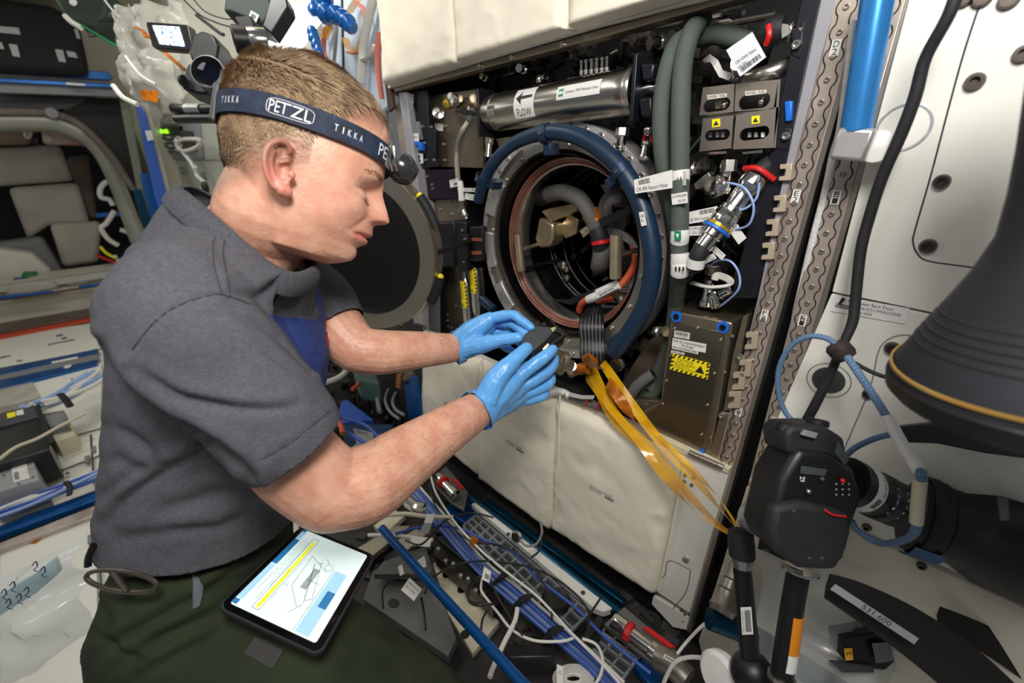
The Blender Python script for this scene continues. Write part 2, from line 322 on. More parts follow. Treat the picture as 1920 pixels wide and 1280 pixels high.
# seat tracks on the rack edge and on the neighbour
def seat_track(P0, P1, w, y, tags, name_label):
    a, b = onY(*P0, y), onY(*P1, y); d = (b - a); L = d.length; d.normalize(); s = V((d.z, 0, -d.x)); s = s if s.x > 0 else -s
    t = thing('seat_track', name_label, 'track', b, 'taped seat tracks along the rack edges')
    part('rail', MB().prism([a - s * w / 2, a + s * w / 2, b + s * w / 2, b - s * w / 2], (0, .02, 0)), M_['track'], t, bevel=.0015)
    part('edge_lip', MB().prism([a + s * w / 2, a + s * (w / 2 + .006), b + s * (w / 2 + .006), b + s * w / 2], (0, .028, 0)), M_['steeld'], t)
    # scalloped slot outline: arcs around each screw
    ring = MB(); n = int(L / .0254)
    for i in range(n):
        c = a + d * (i + .5) * .0254 + V((0, -.0006, 0))
        for sg in (1, -1):
            ring.tube([c + s * sg * .0105 * math.cos(q) + d * .0105 * math.sin(q) for q in (-.85, -.5, 0, .5, .85)], .0007, 4, 3)
            ring.tube([c + s * sg * .0068 + d * .008, c + s * sg * .0062 + d * .0127, c + s * sg * .0068 + d * .0174], .0007, 4, 2)
    part('slot_outline', ring, M_['dark'], t, smooth=0)
    screws(t, [a + d * (i + .5) * .0254 + V((0, -.0002, 0)) for i in range(n)], YN, .0036, M_['steeld'], key='trk')
    for f, txt in tags:
        c = a + d * f * L; o = V((0, -.0012, 0)); hx = s * .005; hz = d * .009
        # read sideways: text runs down the track
        decal(t, [c + hx * -1 + hz * -1 + o, c + hx - hz + o, c + hx + hz + o, c - hx + hz + o], [(txt[0], .2, .08, .8, .46), (txt[1], .2, .54, .8, .92)], thick=.0003)
    return t
def frac(P0, P1, v): return (v - P0[1]) / (P1[1] - P0[1])   # rough
Ta = ((1594, -12), (1278, 1175)); Tb = ((1672, -12), (1393, 1010))
def fr(T, v, y): a, b = onY(*T[0], y), onY(*T[1], y); t = (v - T[0][1]) / (T[1][1] - T[0][1]); p = onY(T[0][0] + (T[1][0] - T[0][0]) * t, v, y); return (p - a).length / (b - a).length
seat_track(*Ta, .030, -.004, [(fr(Ta, 90, 0), 'D2'), (fr(Ta, 368, 0), 'E2'), (fr(Ta, 590, 0), 'F2'), (fr(Ta, 771, 0), 'G2'), (fr(Ta, 920, 0), 'H2')], 'taped metal seat track marked D2 to H2 on the right rack edge')
seat_track(*Tb, .030, -.012, [(fr(Tb, 370, 0), 'E1'), (fr(Tb, 600, 0), 'F1'), (fr(Tb, 791, 0), 'G1'), (fr(Tb, 945, 0), 'H1')], 'taped metal seat track marked E1 to H1 beside the white rack door')
# black gap between the two tracks
part('gap_backing', pprism([(1590, -12), (1690, -12), (1400, 1040), (1290, 1200)], .06, .02), M_['dark'], rack)
# ---- inner equipment plates (left column)
Lc = [('mounting_plate', [(767, 170), (800, 168), (803, 235), (816, 245), (816, 300), (822, 312), (780, 316)], .02, 'anod'),
      ('back_plate', [(800, 180), (905, 165), (905, 315), (803, 312)], .05, 'bronze'),
      ('purple_plate', [(786, 318), (856, 318), (862, 372), (793, 373)], .03, 'purple'),
      ('lower_plate', [(795, 375), (868, 372), (872, 420), (800, 420)], .05, 'bronze'),
      ('base_plate', [(808, 500), (905, 500), (900, 700), (806, 700)], .09, 'bronze')]
for nm, px, y, m in Lc: part(nm, pprism(px, y, .012), M_[m], rack, bevel=.0012)
screws(rack, [onY(740 + x / 6.094, 150 + y_ / 6.094, .019) for x, y_ in ((320, 533), (425, 537), (340, 722), (355, 915), (452, 915))], YN, .0045)
screws(rack, [onY(740 + x / 6.094, 150 + y_ / 6.094, .049) for x, y_ in ((420, 733), (552, 735), (562, 918), (575, 525))], YN, .005)
screws(rack, [onY(740 + x / 6.094, 150 + y_ / 6.094, .029) for x, y_ in ((370, 1102), (312, 1160), (428, 1195), (348, 1200), (437, 1240))] + [onY(740 + x / 4.267, 350 + y_ / 4.267, .048) for x, y_ in ((268, 45), (435, 35), (362, 183), (452, 128), (452, 220), (282, 140))] + [onY(740 + x / 4.267, 350 + y_ / 4.267, .089) for x, y_ in ((362, 1042), (422, 1022), (358, 1090), (420, 1070), (370, 1140), (425, 1118), (455, 1130), (485, 955))], YN, .004)
part('latch_track', pprism([(768, 228), (784, 228), (789, 262), (770, 262)], .012, .01), M_['grey2'], rack, bevel=.001)
decal(rack, YQ([(770, 250), (785, 250), (786, 265), (771, 265)], .008), [('RELEASE', .15, .35, .85, .6)])
part('blue_lever', pprism([(769, 266), (789, 266), (791, 282), (784, 282), (783, 273), (771, 272)], .006, .012), M_['bluelab'], rack, bevel=.001, label='blue plastic latch lever')
def arrow2(ib, fn):
    ib.add([fn(s, t) for s, t in ((.5, .06), (.78, .32), (.6, .32), (.6, .68), (.78, .68), (.5, .94), (.22, .68), (.4, .68), (.4, .32), (.22, .32))], [tuple(range(10))])
decal(rack, YQ([(779, 288), (793, 288), (794, 306), (781, 307)], .015), m=M_['label'], extra=arrow2)
decal(rack, YQ([(770, 230), (773, 176), (777, 176), (774, 230)], .015), [('INSTRUMENT', 0, 0, 1, 1)], m=M_['anod'], ink=M_['wink'])
decal(rack, YQ([(815, 231), (831, 233), (831, 246), (817, 244)], .045), [('CIR Optics', .1, .15, .9, .35), ('Interface', .1, .42, .85, .6), ('Panel', .1, .68, .7, .85)])
# black electronics box with hinge
ebx = thing('electronics_box', 'matte black electronics box between the open lid and the chamber ring', 'box', onY(840, 470, .05))
part('housing', pprism([(812, 417), (850, 415), (853, 500), (808, 502)], -.01, .08), M_['anod'], ebx, bevel=.006)
part('hinge_block', pprism([(853, 416), (872, 416), (877, 508), (856, 505)], -.005, .07), M_['anod'], ebx, bevel=.003)
part('hinge_pin', pprism([(860, 440), (876, 440), (877, 485), (861, 485)], -.012, .02), M_['black'], ebx, bevel=.002)
part('connector_block', pprism([(880, 425), (904, 425), (904, 490), (880, 490)], .0, .07), M_['black'], ebx, bevel=.003)
part('copper_insert', pprism([(884, 446), (902, 446), (902, 452), (884, 452)], -.002, .01), M_['copper'], ebx)
part('copper_insert', pprism([(884, 471), (902, 470), (902, 477), (884, 477)], -.002, .01), M_['copper'], ebx)
screws(ebx, [onY(867, 432, -.006), onY(870, 491, -.006), onY(872, 448, -.013)], YN, .004)
# open lid
hx, hy, zc, la, LR = -.85, -.1708, .8926, .503, .211
ld = V((-math.cos(la), -math.sin(la), 0)); lcn = V((hx, hy, zc)) + ld * LR; ln = V((math.sin(la), -math.cos(la), 0))
lid = thing('chamber_lid', 'round steel chamber lid swung open left of the ring, dark inside', 'lid', V((hx, hy, zc - LR)))
part('rim', MB().lathe(lcn, ln, [(LR * .80, -.03), (LR * .80, 0), (LR * .985, 0), (LR, -.006), (LR, -.04), (LR * .9, -.05), (0, -.055)], 72), mat('lid_rim_metal', (168, 158, 144), .3, .85, var=.1, scale=6), lid)
part('inner_face', MB().lathe(lcn, ln, [(0, -.032), (LR * .4, -.03), (LR * .70, -.02), (LR * .80, -.008)], 72), mat('lid_black', (20, 18, 16), .35, .2, var=.3, scale=4), lid, label='near-black dished inner face')
for a0, a1 in ((.28, .62), (-.62, -.28)):
    x, y, _ = frame(ln); ee = V((0, 0, 1)); rr_ = -ld
    mb = MB(); mb.tube([lcn + (rr_ * math.cos(a) + ee * math.sin(a)) * (LR + .008) - ln * .015 for a in [a0 + (a1 - a0) * i / 6 for i in range(7)]], .011, 10, 3)
    h = part('edge_grip', mb, M_['rubber'], lid)
    a = a1 if a1 > 0 else a0; p = lcn + (rr_ * math.cos(a1) + ee * math.sin(a1)) * (LR + .008) - ln * .015
    part('yellow_cap', MB().ball(p, .0085, 6), M_['yellow'], h, label='yellow end cap')
part('hinge_arm', MB().tube([lcn + V((.19, .085, 0)) - ln * .03, V((-.90, -.06, zc)), V((-.93, .01, zc))], .007, 10, 4), M_['anod'], lid)
# pressure bottles with warning labels
def bottle(u0, v0, u1, v1, r, y, lab, q):
    t = thing('gas_bottle', lab, 'gas bottle', onY(u1, v1, y), 'small steel gas bottles left of the chamber')
    a, b = onY(u1, v1, y), onY(u0, v0, y); l = (b - a).length
    part('body', MB().lathe(a, b - a, [(0, 0), (r * .6, .003), (r * .95, .014), (r, .025), (r, l - .03), (r * .9, l - .015), (r * .4, l - .004), (r * .35, l + .01), (0, l + .01)], 28), M_['steel'], t)
    part('neck_valve', MB().cyl(b, b + (b - a).normalized() * .02, r * .45, n=10), M_['chrome'], t)
    d = (b - a).normalized(); x = V((d.z, 0, -d.x)); z0 = q[0]; z1 = q[1]
    def fn(s, tt):
        ang = (s - .5) * 2.0; return a + d * (l * (z1 + (z0 - z1) * tt)) * 1 + (x * math.sin(ang) - V((0, 1, 0)) * math.cos(ang)) * (r + .0007)
    wl = MB(); wl.grid([[fn(i / 8, j / 3) for j in range(4)] for i in range(9)]); st = part('warning_sticker', wl, M_['yellow'], t, label='yellow and black warning sticker')
    ib = MB(); f2 = lambda s, tt: fn(s, tt) + (x * math.sin((s - .5) * 2) - V((0, 1, 0)) * math.cos((s - .5) * 2)) * .0006
    for i in range(7):
        for s0, s1 in ((0, .16), (.84, 1)):
            t0 = i / 7; ib.add([f2(s0, t0 + .0), f2(s1, t0 + .05), f2(s1, min(1, t0 + .12)), f2(s0, t0 + .07)], [(0, 1, 2, 3)])
    # sideways words
    g = lambda s, tt: f2(.5 + (tt - .5) * .3 + .0, .93 - s * .6)
    text_fn(ib, 'WARNING', g, 0, 0, 1, .5); text_fn(ib, 'HIGH PRESSURE', g, 0, .65, 1, 1.0)
    ib.add([f2(.4, .05), f2(.65, .05), f2(.5, .2)], [(0, 1, 2)])
    part('lettering', ib, M_['ink'], st, smooth=0)
bottle(872, 520, 880, 612, .0165, .035, 'small steel gas bottle with yellow warning sticker, left of its pair', (.95, .42))
bottle(890, 497, 897, 592, .0165, .03, 'small steel gas bottle with yellow warning sticker, right of its pair', (.97, .48))
# ---------------------------------------------------------------- chamber ring
RC = V((-.638, .03, .896)); RO = .267; RI = .181
def ringpt(r, a, y): return V((RC.x + r * math.cos(a), y, RC.z + r * math.sin(a)))
ch = thing('combustion_chamber', 'round metal combustion chamber with bolted flange and dark open mouth', 'chamber', (RC.x, .1, RC.z - RO))
part('flange', MB().lathe((RC.x, 0, RC.z), (0, 1, 0), [(RO * .93, .024), (RO * .995, .026), (RO, .03), (RO, .07), (RO * .86, .07), (RO * .86, .024), (RO * .93, .024)], 96), M_['alu'], ch)
part('flange_step', MB().lathe((RC.x, 0, RC.z), (0, 1, 0), [(RO * .86, .02), (RO * .9, .016), (RO * .9, .04), (RO * .8, .04), (RO * .8, .02), (RO * .86, .02)], 96), M_['steeld'], ch)
part('locking_ring', MB().lathe((RC.x, 0, RC.z), (0, 1, 0), [(RO * .81, .06), (RO * .81, .035), (RO * .76, .03), (RO * .755, .10)], 96), mat('black_ring', (16, 16, 18), .25, .6), ch, label='glossy black locking ring')
pr = [(RO * .757, .075), (RO * .75, .06)]
for i in range(3): pr += [(RO * (.742 - i * .018), .058 + i * .005), (RO * (.734 - i * .018), .063 + i * .005)]
part('seal_face', MB().lathe((RC.x, 0, RC.z), (0, 1, 0), pr + [(RI, .075), (RI, .115), (RI * 1.04, .13)], 96), M_['steel'], ch)
for i in range(3): part('seal_ring', MB().tube([ringpt(RO * (.736 - i * .021), 2 * math.pi * k / 72, .060 + i * .0055) for k in range(72)], .0017, 6, 1, closed=True), M_['copper'], ch, label='reddish brown seal ring')
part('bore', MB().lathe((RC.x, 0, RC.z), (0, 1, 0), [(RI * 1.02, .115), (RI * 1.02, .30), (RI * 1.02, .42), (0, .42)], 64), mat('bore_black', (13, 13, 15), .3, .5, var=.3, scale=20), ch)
for yy, rr_ in ((.2, .995), (.215, .995), (.26, .995), (.3, .99)): part('bore_groove', MB().tube([ringpt(RI * rr_, 2 * math.pi * k / 64, yy) for k in range(64)], .0016, 5, 1, closed=True), M_['grey2'], ch)
part('inner_port', MB().lathe((RC.x + .04, 0, RC.z - .015), (0, 1, 0), [(.075, .36), (.082, .355), (.115, .355), (.118, .40)], 48, .9, 4.6), M_['alu'], ch, label='crescent shaped aluminium inner mount')
nb = 40
for k in range(nb):
    a = 2 * math.pi * (k + .3) / nb; link('bolt', screw_mesh(.0062, M_['steel'], key='bolt'), ch, orient(ringpt(RO * .955, a, .0245), YN))
for k in range(20):
    a = 2 * math.pi * (k + .6) / 20; link('bolt', screw_mesh(.0048, M_['steel'], key='bolt2'), ch, orient(ringpt(RO * .83, a, .019), YN))
# raised bayonet lugs on the flange's left arc
def arcplate(r0, r1, a0, a1, y, d, mb=None, n=10):
    P = [ringpt(r1, a0 + (a1 - a0) * i / n, y) for i in range(n + 1)] + [ringpt(r0, a1 - (a1 - a0) * i / n, y) for i in range(n + 1)]
    return (mb or MB()).prism(P, (0, d, 0))
for a0, a1 in ((2.45, 2.85), (3.05, 3.45), (3.65, 4.0), (4.5, 4.75), (1.7, 2.0)): part('bayonet_lug', arcplate(RO * .80, RO * .92, a0, a1, .012, .014), M_['alu'], ch, bevel=.0015)
# two standing handles seen as pins in the mouth
for (u0, v0, u1, v1, r, y) in ((971, 440, 978, 508, .0105, .03), (1155, 440, 1154, 522, .0125, .03)):
    a, b = onY(u0, v0, y), onY(u1, v1, y); h = part('grip_pin', MB().lathe(a, b - a, [(0, 0), (r * .9, 0), (r, .001), (r, (b - a).length - .001), (r * .9, (b - a).length), (0, (b - a).length)], 24), M_['gold'], ch, label='pale gold cylindrical grip')
    mid = a.lerp(b, .45)
    sgn = -1 if u0 < 1000 else 1
part('cross_bar', MB().tube([onY(984, 466, .04), onY(1010, 458, .09)], .005, 8, 1), M_['gold'], ch); part('cross_bar', MB().tube([onY(1160, 478, .04), onY(1205, 466, .10)], .006, 8, 1), M_['steeld'], ch)
part('rod', MB().tube([onY(984, 503, .06), onY(1050, 486, .2)], .005, 8, 1), M_['anod'], ch); part('rod', MB().tube([onY(978, 411, .12), onY(1025, 405, .2)], .005, 8, 1), M_['steeld'], ch)
# stuff inside the bore
ib_ = onY
part('gold_bracket', MB().prism([onY(u, v, .12) for u, v in ((1010, 408), (1024, 413), (1037, 420), (1036, 450), (1029, 463), (1012, 466), (1002, 450))], (0, .05, 0)), M_['gold'], ch, bevel=.006, label='champagne gold rounded bracket')
part('gold_bracket', MB().prism([onY(u, v, .13) for u, v in ((1014, 396), (1030, 390), (1078, 380), (1083, 394), (1032, 416))], (0, .03, 0)), M_['gold'], ch, bevel=.002)
part('gold_bracket', MB().prism([onY(u, v, .16) for u, v in ((1045, 425), (1068, 400), (1085, 412), (1080, 438), (1060, 448))], (0, .02, 0)), M_['gold'], ch, bevel=.003)
part('gold_bracket', MB().prism([onY(u, v, .14) for u, v in ((1122, 345), (1160, 342), (1185, 392), (1150, 388))], (0, .02, 0)), M_['steeld'], ch, bevel=.003)
part('gold_bracket', MB().prism([onY(u, v, .10) for u, v in ((1086, 432), (1101, 422), (1108, 434), (1093, 446))], (0, .006, 0)), M_['gold'], ch, bevel=.001)
part('strap', MB().prism([onY(u, v, .09) for u, v in ((1100, 421), (1112, 435), (1195, 392), (1185, 388), (1160, 394))], (0, .004, 0)), M_['rubber'], ch)
screws(ch, [onY(1107, 427, .088), onY(1092, 437, .098), onY(1098, 432, .098)], YN, .003)
for u, v, r, d in ((1058, 497, .012, .02), (1063, 505, .009, .012), (1064, 521, .010, .015), (1008, 540, .02, .03), (1052, 585, .018, .02)):
    p = onY(u, v, .2 if u > 1040 and v < 530 else .16); part('adjuster_knob', MB().lathe(p, (-.3, -1, .2), [(0, 0), (r, 0), (r, d * .4), (r * .6, d * .5), (r * .6, d), (0, d)], 16), M_['steeld'], ch)
part('latch_arm', MB().prism([onY(u, v, .11) for u, v in ((1022, 568), (1032, 561), (1062, 562), (1120, 540), (1124, 548), (1070, 572), (1045, 566), (1038, 570), (1024, 575))], (0, .012, 0)), M_['anod'], ch, bevel=.002)
part('connector_block', MB().prism([onY(u, v, .14) for u, v in ((1140, 550), (1160, 538), (1190, 560), (1172, 578))], (0, .03, 0)), M_['bronze'], ch, bevel=.003)
part('dark_box', MB().prism([onY(u, v, .2) for u, v in ((985, 480), (1010, 478), (1015, 530), (990, 520))], (0, .05, 0)), M_['black'], ch, bevel=.002)
for (c, r) in (((1168, 560), .012), ((1186, 572), .010)): a = onY(*c, .12); part('connector', MB().lathe(a, (.6, -.6, -.5), [(0, 0), (r, 0), (r, .012), (r * .8, .012), (r * .8, .03), (0, .03)], 16), M_['steeld'], ch)
# random small dark hardware deep in the bore (geometry, joined)
rg = random.Random(3); mb = MB()
for i in range(70):
    a = rg.uniform(0, 6.28); r = rg.uniform(.06, .165); p = ringpt(r, a, rg.uniform(.24, .38)); mb.box(p, rg.uniform(.008, .03), rg.uniform(.01, .03), rg.uniform(.008, .03), Matrix.Rotation(rg.uniform(0, 3), 3, 'Y'))
part('internal_hardware', mb, M_['black'], ch, kind='stuff')
mb = MB()
for i in range(45):
    a = rg.uniform(0, 6.28); r = rg.uniform(.05, .165); p = ringpt(r, a, rg.uniform(.22, .34)); mb.cyl(p, p + V((rg.uniform(-.01, .01), -.01, rg.uniform(-.01, .01))), rg.uniform(.003, .007), n=8)
part('internal_fitting', mb, M_['steeld'], ch, kind='stuff')
# cables inside the chamber
def hose(name, label, cat, px, r, m, group=None, n=12, k=7, sub=None, parent=None):
    P = [onY(*p) if len(p) == 3 else V(p) for p in px]; mb = MB().tube(P, r, n, k)
    return part(name, mb, m, parent) if parent is not None else solo(name, mb, m, label, cat, group)
mh = solo('sleeved_harness', MB().tube([onY(1000, 362, .20), onY(1008, 372, .16), onY(1024, 366, .12), onY(1052, 360, .10), (onY(1085, 372, .09)), onY(1105, 398, .09), onY(1120, 430, .10), onY(1128, 455, .11), onY(1130, 485, .12), onY(1122, 500, .14)], [.017, .021, .021, .019, .019, .018, .018, .019, .023, .026, .02], 16, 7), M_['bbraid'], 'thick black and silver braided harness looping through the chamber mouth', 'cable')
part('boot', MB().tube([onY(998, 378, .17), onY(1006, 370, .14), onY(1020, 367, .12), onY(1031, 364, .115)], [.02, .0225, .0225, .021], 16, 5), M_['rubber'], mh)
for a, b, r in (((1031, 364, .118), (1040, 362, .114), .0205), ((1106, 398, .095), (1118, 416, .1), .0215)): part('tape_wrap', MB().tube([onY(*a), onY(*b)], r, 16, 3), M_['kapd'], mh, label='amber tape wrap')
part('red_tie', MB().tube([onY(1126, 450, .10), onY(1127, 457, .10)], .0225, 16, 2), M_['red'], mh, label='red cable tie'); part('boot', MB().tube([onY(1120, 430, .10), onY(1126, 448, .10), onY(1128, 472, .115)], .021, 16, 4), M_['rubber'], mh)
for i in range(7):
    o = i * 3.2; c_ = M_['bbraid'] if i < 3 else M_['gcable']
    solo('looped_cable', MB().tube([onY(1148 - o * .2, 445 + o * .2, .12), onY(1130 + o, 420, .10 + .004 * i), onY(1126 + o, 385, .10), onY(1140 + o, 362 + o * .8, .10), onY(1165 + o * .3, 355 + o, .12), onY(1185, 365 + o, .15)], .0045, 8, 6), c_, ('black and silver sleeved wire' if i < 3 else 'thin grey wire') + ' looping over inside the chamber mouth', 'cable', 'sleeved wires looping in the chamber' if i < 3 else 'grey wires looping in the chamber')
for i in range(4):
    solo('looped_cable', MB().tube([onY(1150, 430 + i * 3, .12), onY(1175, 440 + i * 4, .11), onY(1198 - i, 470, .11), onY(1200 - i * 3, 510, .11), onY(1180, 530 + i * 5, .12), onY(1158, 530 + i * 4, .14)], .0032, 6, 5), M_['gcable'], 'thin grey wire hanging down the right side of the chamber mouth', 'cable', 'grey wires at the right of the chamber mouth')
oc = solo('orange_tube', MB().tube([onY(1170, 440, .13), onY(1186, 456, .12), onY(1192, 485, .11), onY(1184, 508, .10), onY(1168, 530, .08), onY(1140, 550, .06), onY(1110, 558, .06), onY(1092, 568, .07), onY(1086, 582, .09)], .0085, 12, 6), M_['orange'], 'orange red tube curving down to a white labelled sleeve', 'tube')
part('sleeve', MB().tube([onY(1104, 561, .058), onY(1120, 554, .052), onY(1160, 534, .062)], .0105, 14, 4), M_['label'], oc, label='white label sleeve')
Q = YQ([(1116, 543), (1157, 524), (1163, 538), (1119, 560)], .040); st = decal(oc, Q, [('67211MFAG20400', .1, .45, .9, .62)], (.12, .68, .8, .9))
solo('orange_tube', MB().tube([onY(1150, 560, .10), onY(1125, 566, .09), onY(1112, 575, .10), onY(1108, 588, .11)], .007, 10, 5), M_['orange'], 'short orange tube end below the white sleeve', 'tube')
for u, v in ((1083, 590), (1098, 588)):
    p = onY(u, v, .085); solo('hex_fitting', MB().lathe(p, (0, -.1, -1), [(0, 0), (.009, 0), (.009, .012), (.012, .014), (.012, .024), (0, .024)], 6), M_['chrome'], ('left' if u < 1090 else 'right') + ' silver hex fitting at the end of the orange tubes', 'fitting')
# black/white ribbon cables out over the rim
for i in range(13):
    f_ = i / 12; ox = f_ * 42
    solo('flat_ribbon_wire', MB().tube([onY(1105 + f_ * 16, 560, .12), onY(1098 + f_ * 30, 585 - 8 * math.sin(f_ * 3.1), .06), onY(1088 + ox, 606, .015), onY(1090 + ox * .95, 640, .005), onY(1090 + ox, 668, -.005), onY(1093 + ox, 690, .01), onY(1070 + f_ * 60, 705, .03)], .0034, 6, 6), M_['bcable'], 'black insulated wire of the bundle spilling over the lower chamber rim', 'cable', 'black wires spilling over the lower rim')
for i in range(0, 12, 2):
    f_ = (i + .5) / 12; ox = f_ * 42
    solo('pale_lacing_wire', MB().tube([onY(1098 + f_ * 30, 585 - 8 * math.sin(f_ * 3.1), .055), onY(1088 + ox, 606, .010), onY(1090 + ox * .95, 640, .0), onY(1090 + ox, 668, -.01), onY(1093 + ox, 690, .005)], .0007, 5, 6), M_['gcable'], 'thin pale wire between the black wires spilling over the rim', 'cable', 'pale wires spilling over the lower rim')
# blue-sheathed bumper hoop around the ring
y = -.035
bl = thing('bumper_hose', 'thick dark blue padded hose hooped around the top and right of the ring', 'hose', onY(1160, 660, y))
hp = [(896, 378), (905, 345), (926, 305), (962, 270), (1015, 250), (1062, 250), (1110, 268), (1160, 310), (1195, 365), (1216, 430), (1224, 495), (1213, 560), (1190, 608), (1160, 650), (1150, 664)]
part('padding', MB().tube([onY(*p, y) for p in hp], [.0115, .0135, .0135, .0135, .0145, .0155, .016, .016, .016, .0165, .0165, .0165, .017, .018, .014], 20, 7), M_['navy'], bl)
part('end_tube', MB().tube([onY(903, 560, -.02), onY(912, 568, -.02), onY(925, 580, -.02)], .0125, 14, 4), M_['navy'], bl)
for u, v, ang in ((1023, 250, 95), (1166, 320, 38), (905, 335, 155)):
    p = onY(u, v, y); a = math.radians(ang); t = V((math.sin(a), 0, -math.cos(a)))
    part('clamp', MB().lathe(p - t * .009, t, [(.0155, 0), (.0185, 0), (.0185, .018), (.0155, .018)], 20).prism([p + t * .009 - V((math.cos(a), 0, math.sin(a))) * .018, p - t * .009 - V((math.cos(a), 0, math.sin(a))) * .018, p - t * .009 - V((math.cos(a), 0, math.sin(a))) * .04, p + t * .009 - V((math.cos(a), 0, math.sin(a))) * .04], (0, .03, 0)), mat('clamp_blue', (34, 52, 78), .4, .4), bl, bevel=.001)
    link('screw', screw_mesh(.004), bl, orient(p + V((0, -.018, 0)), YN))
part('end_shoe', MB().prism([onY(u, v, -.03) for u, v in ((1134, 640), (1186, 604), (1190, 612), (1150, 668), (1141, 665))], (0, .03, 0)), mat('clamp_blue'), bl, bevel=.004)
decal(bl, YQ([(1198, 398), (1208, 396), (1213, 422), (1203, 424)], y - .018), [('FCF 50270', .15, .2, .85, .4), ('BR-11', .15, .5, .7, .7)])
# ---------------------------------------------------------------- filter cylinder FLOW
y = .02
ca, cb2 = onY(921, 213, y), onY(1197, 170, y); cr_ = .0385; cd_ = (cb2 - ca); cl = cd_.length; cd_.normalize()
fc = thing('filter_canister', 'long brushed steel filter canister with FLOW arrow above the chamber', 'canister', ca)
part('body', MB().lathe(ca, cd_, [(0, 0), (cr_ * .92, 0), (cr_ * .98, .004), (cr_ * .98, .028), (cr_, .03), (cr_, cl - .03), (cr_ * 1.0, cl - .004), (cr_ * .94, cl), (0, cl)], 64), mat('satin_steel', (196, 192, 184), .24, 1, var=.06, scale=80, stretch=(1, 1, 8)), fc)
part('end_ring', MB().lathe(ca + cd_ * .027, cd_, [(cr_, 0), (cr_ * 1.015, .001), (cr_ * 1.015, .003), (cr_, .004)], 48), M_['steeld'], fc); part('end_ring', MB().lathe(ca + cd_ * (cl - .012), cd_, [(cr_, 0), (cr_ * 1.02, .001), (cr_ * 1.02, .008), (cr_, .01)], 48), M_['steel'], fc)
part('inlet_tube', MB().cyl(ca - cd_ * .04, ca, .010, n=14), M_['chrome'], fc); part('outlet_tube', MB().cyl(cb2, cb2 + cd_ * .05, .012, n=14), M_['chrome'], fc)
cx_ = V((0, -1, 0)); cx_ = (cx_ - cd_ * cx_.dot(cd_)).normalized(); cz_ = cx_.cross(cd_); cz_ = cz_ if cz_.z > 0 else -cz_
def cyfn(s0, s1, a0, a1, off): return lambda s, t: ca + cd_ * (s0 + (s1 - s0) * s) + (cx_ * math.cos(a0 + (a1 - a0) * t) + cz_ * math.sin(a0 + (a1 - a0) * t)) * (cr_ + off)
def cyl_label(s0, s1, a0, a1, items, bar=None, extra=None, m=None, green=False):
    f0 = cyfn(s0 * cl, s1 * cl, a0, a1, .0006); mb = MB(); mb.grid([[f0(i / 2, j / 8) for j in range(9)] for i in range(3)]); st = part('sticker', mb, m or M_['label'], fc)
    ib = MB(); f1 = cyfn(s0 * cl, s1 * cl, a0, a1, .0011)
    for l in items: text_fn(ib, l[0], f1, *l[1:])
    if bar: bars(ib, f1, *bar)
    if extra: extra(ib, f1)
    part('lettering', ib, M_['ink'], st, smooth=0)
    if green:
        gb = MB(); rect_fn(gb, f1, .05, .25, .16, .78); part('recycle_mark', gb, M_['green'], st, label='green square mark')
        wb = MB(); f2 = cyfn(s0 * cl, s1 * cl, a0, a1, .0015); wb.add([f2(.105, .34), f2(.135, .62), f2(.075, .62)], [(0, 1, 2)]); part('triangle', wb, M_['wink'], st)
def arr(ib, fn): ib.add([fn(.1, .36), fn(.38, .14), fn(.36, .3), fn(.9, .3), fn(.9, .39), fn(.36, .41), fn(.38, .58)], [(0, 1, 2), (3, 4, 5, 2), (0, 2, 5), (0, 5, 6)])
cyl_label(.295, .445, .95, -.6, [('FLOW', .15, .70, .85, .93)], extra=arr)
cyl_label(.60, .86, .62, -.02, [('Contents: 100% Molecular Sieve', .2, .42, .95, .62)], green=True)
cyl_label(.075, .135, .30, -.28, [('CIR Adsorber', .1, .5, .95, .68), ('67211MFAG', .1, .78, .9, .95)], bar=(.1, .08, .9, .38), m=mat('clear_label', (186, 180, 168), .3, .6))
for s in (-.004, cl + .006):
    p = ca + cd_ * s; part('end_bracket', MB().prism([p + cz_ * .05 + cx_ * .035, p + cz_ * .05 - cx_ * .02, p - cz_ * .05 - cx_ * .02, p - cz_ * .05 + cx_ * .035], cd_ * (.008 if s > 0 else -.008)), M_['anod'], fc, bevel=.002)
bk = onY(1230, 120, .03); part('end_clamp', MB().prism([onY(u, v, -.01) for u, v in ((1200, 118), (1228, 118), (1222, 150), (1203, 152))], (0, .06, 0)).prism([onY(u, v, -.01) for u, v in ((1196, 185), (1222, 180), (1222, 222), (1200, 218))], (0, .06, 0)), M_['anod'], fc, bevel=.004)
# steel braided line, left
bh = solo('braided_line', MB().tube([onY(879, 228, .02), onY(866, 250, .01), onY(857, 285, .01), onY(858, 325, .01), onY(864, 360, .01)], .0075, 14, 7), M_['sbraid'], 'silver braided steel line curving down beside the ring', 'hose')
part('sleeve', MB().tube([onY(862, 340, .009), onY(864, 352, .009), onY(866, 376, .009)], .0085, 14, 3), M_['label'], bh, label='white marking sleeve')
for vv in (350, 362): part('black_band', MB().tube([onY(863, vv, .009), onY(863.3, vv + 1, .009)], .0088, 14, 1), M_['ink'], bh)
part('end_fitting', MB().lathe(onY(866, 378, .01), (0.05, 0, -1), [(0, 0), (.007, 0), (.007, .014), (.012, .015), (.013, .028), (.009, .03), (0, .03)], 8), M_['chrome'], bh)
part('end_fitting', MB().lathe(onY(870, 396, .01), (.7, -.2, -.7), [(0, 0), (.010, 0), (.010, .02), (.007, .022), (.007, .03), (0, .03)], 10), M_['chrome'], bh)
part('upper_fitting', MB().lathe(onY(880, 224, .02), (.5, 0, .8), [(0, 0), (.008, 0), (.008, .02), (.011, .022), (.011, .032), (0, .032)], 10), M_['chrome'], bh)
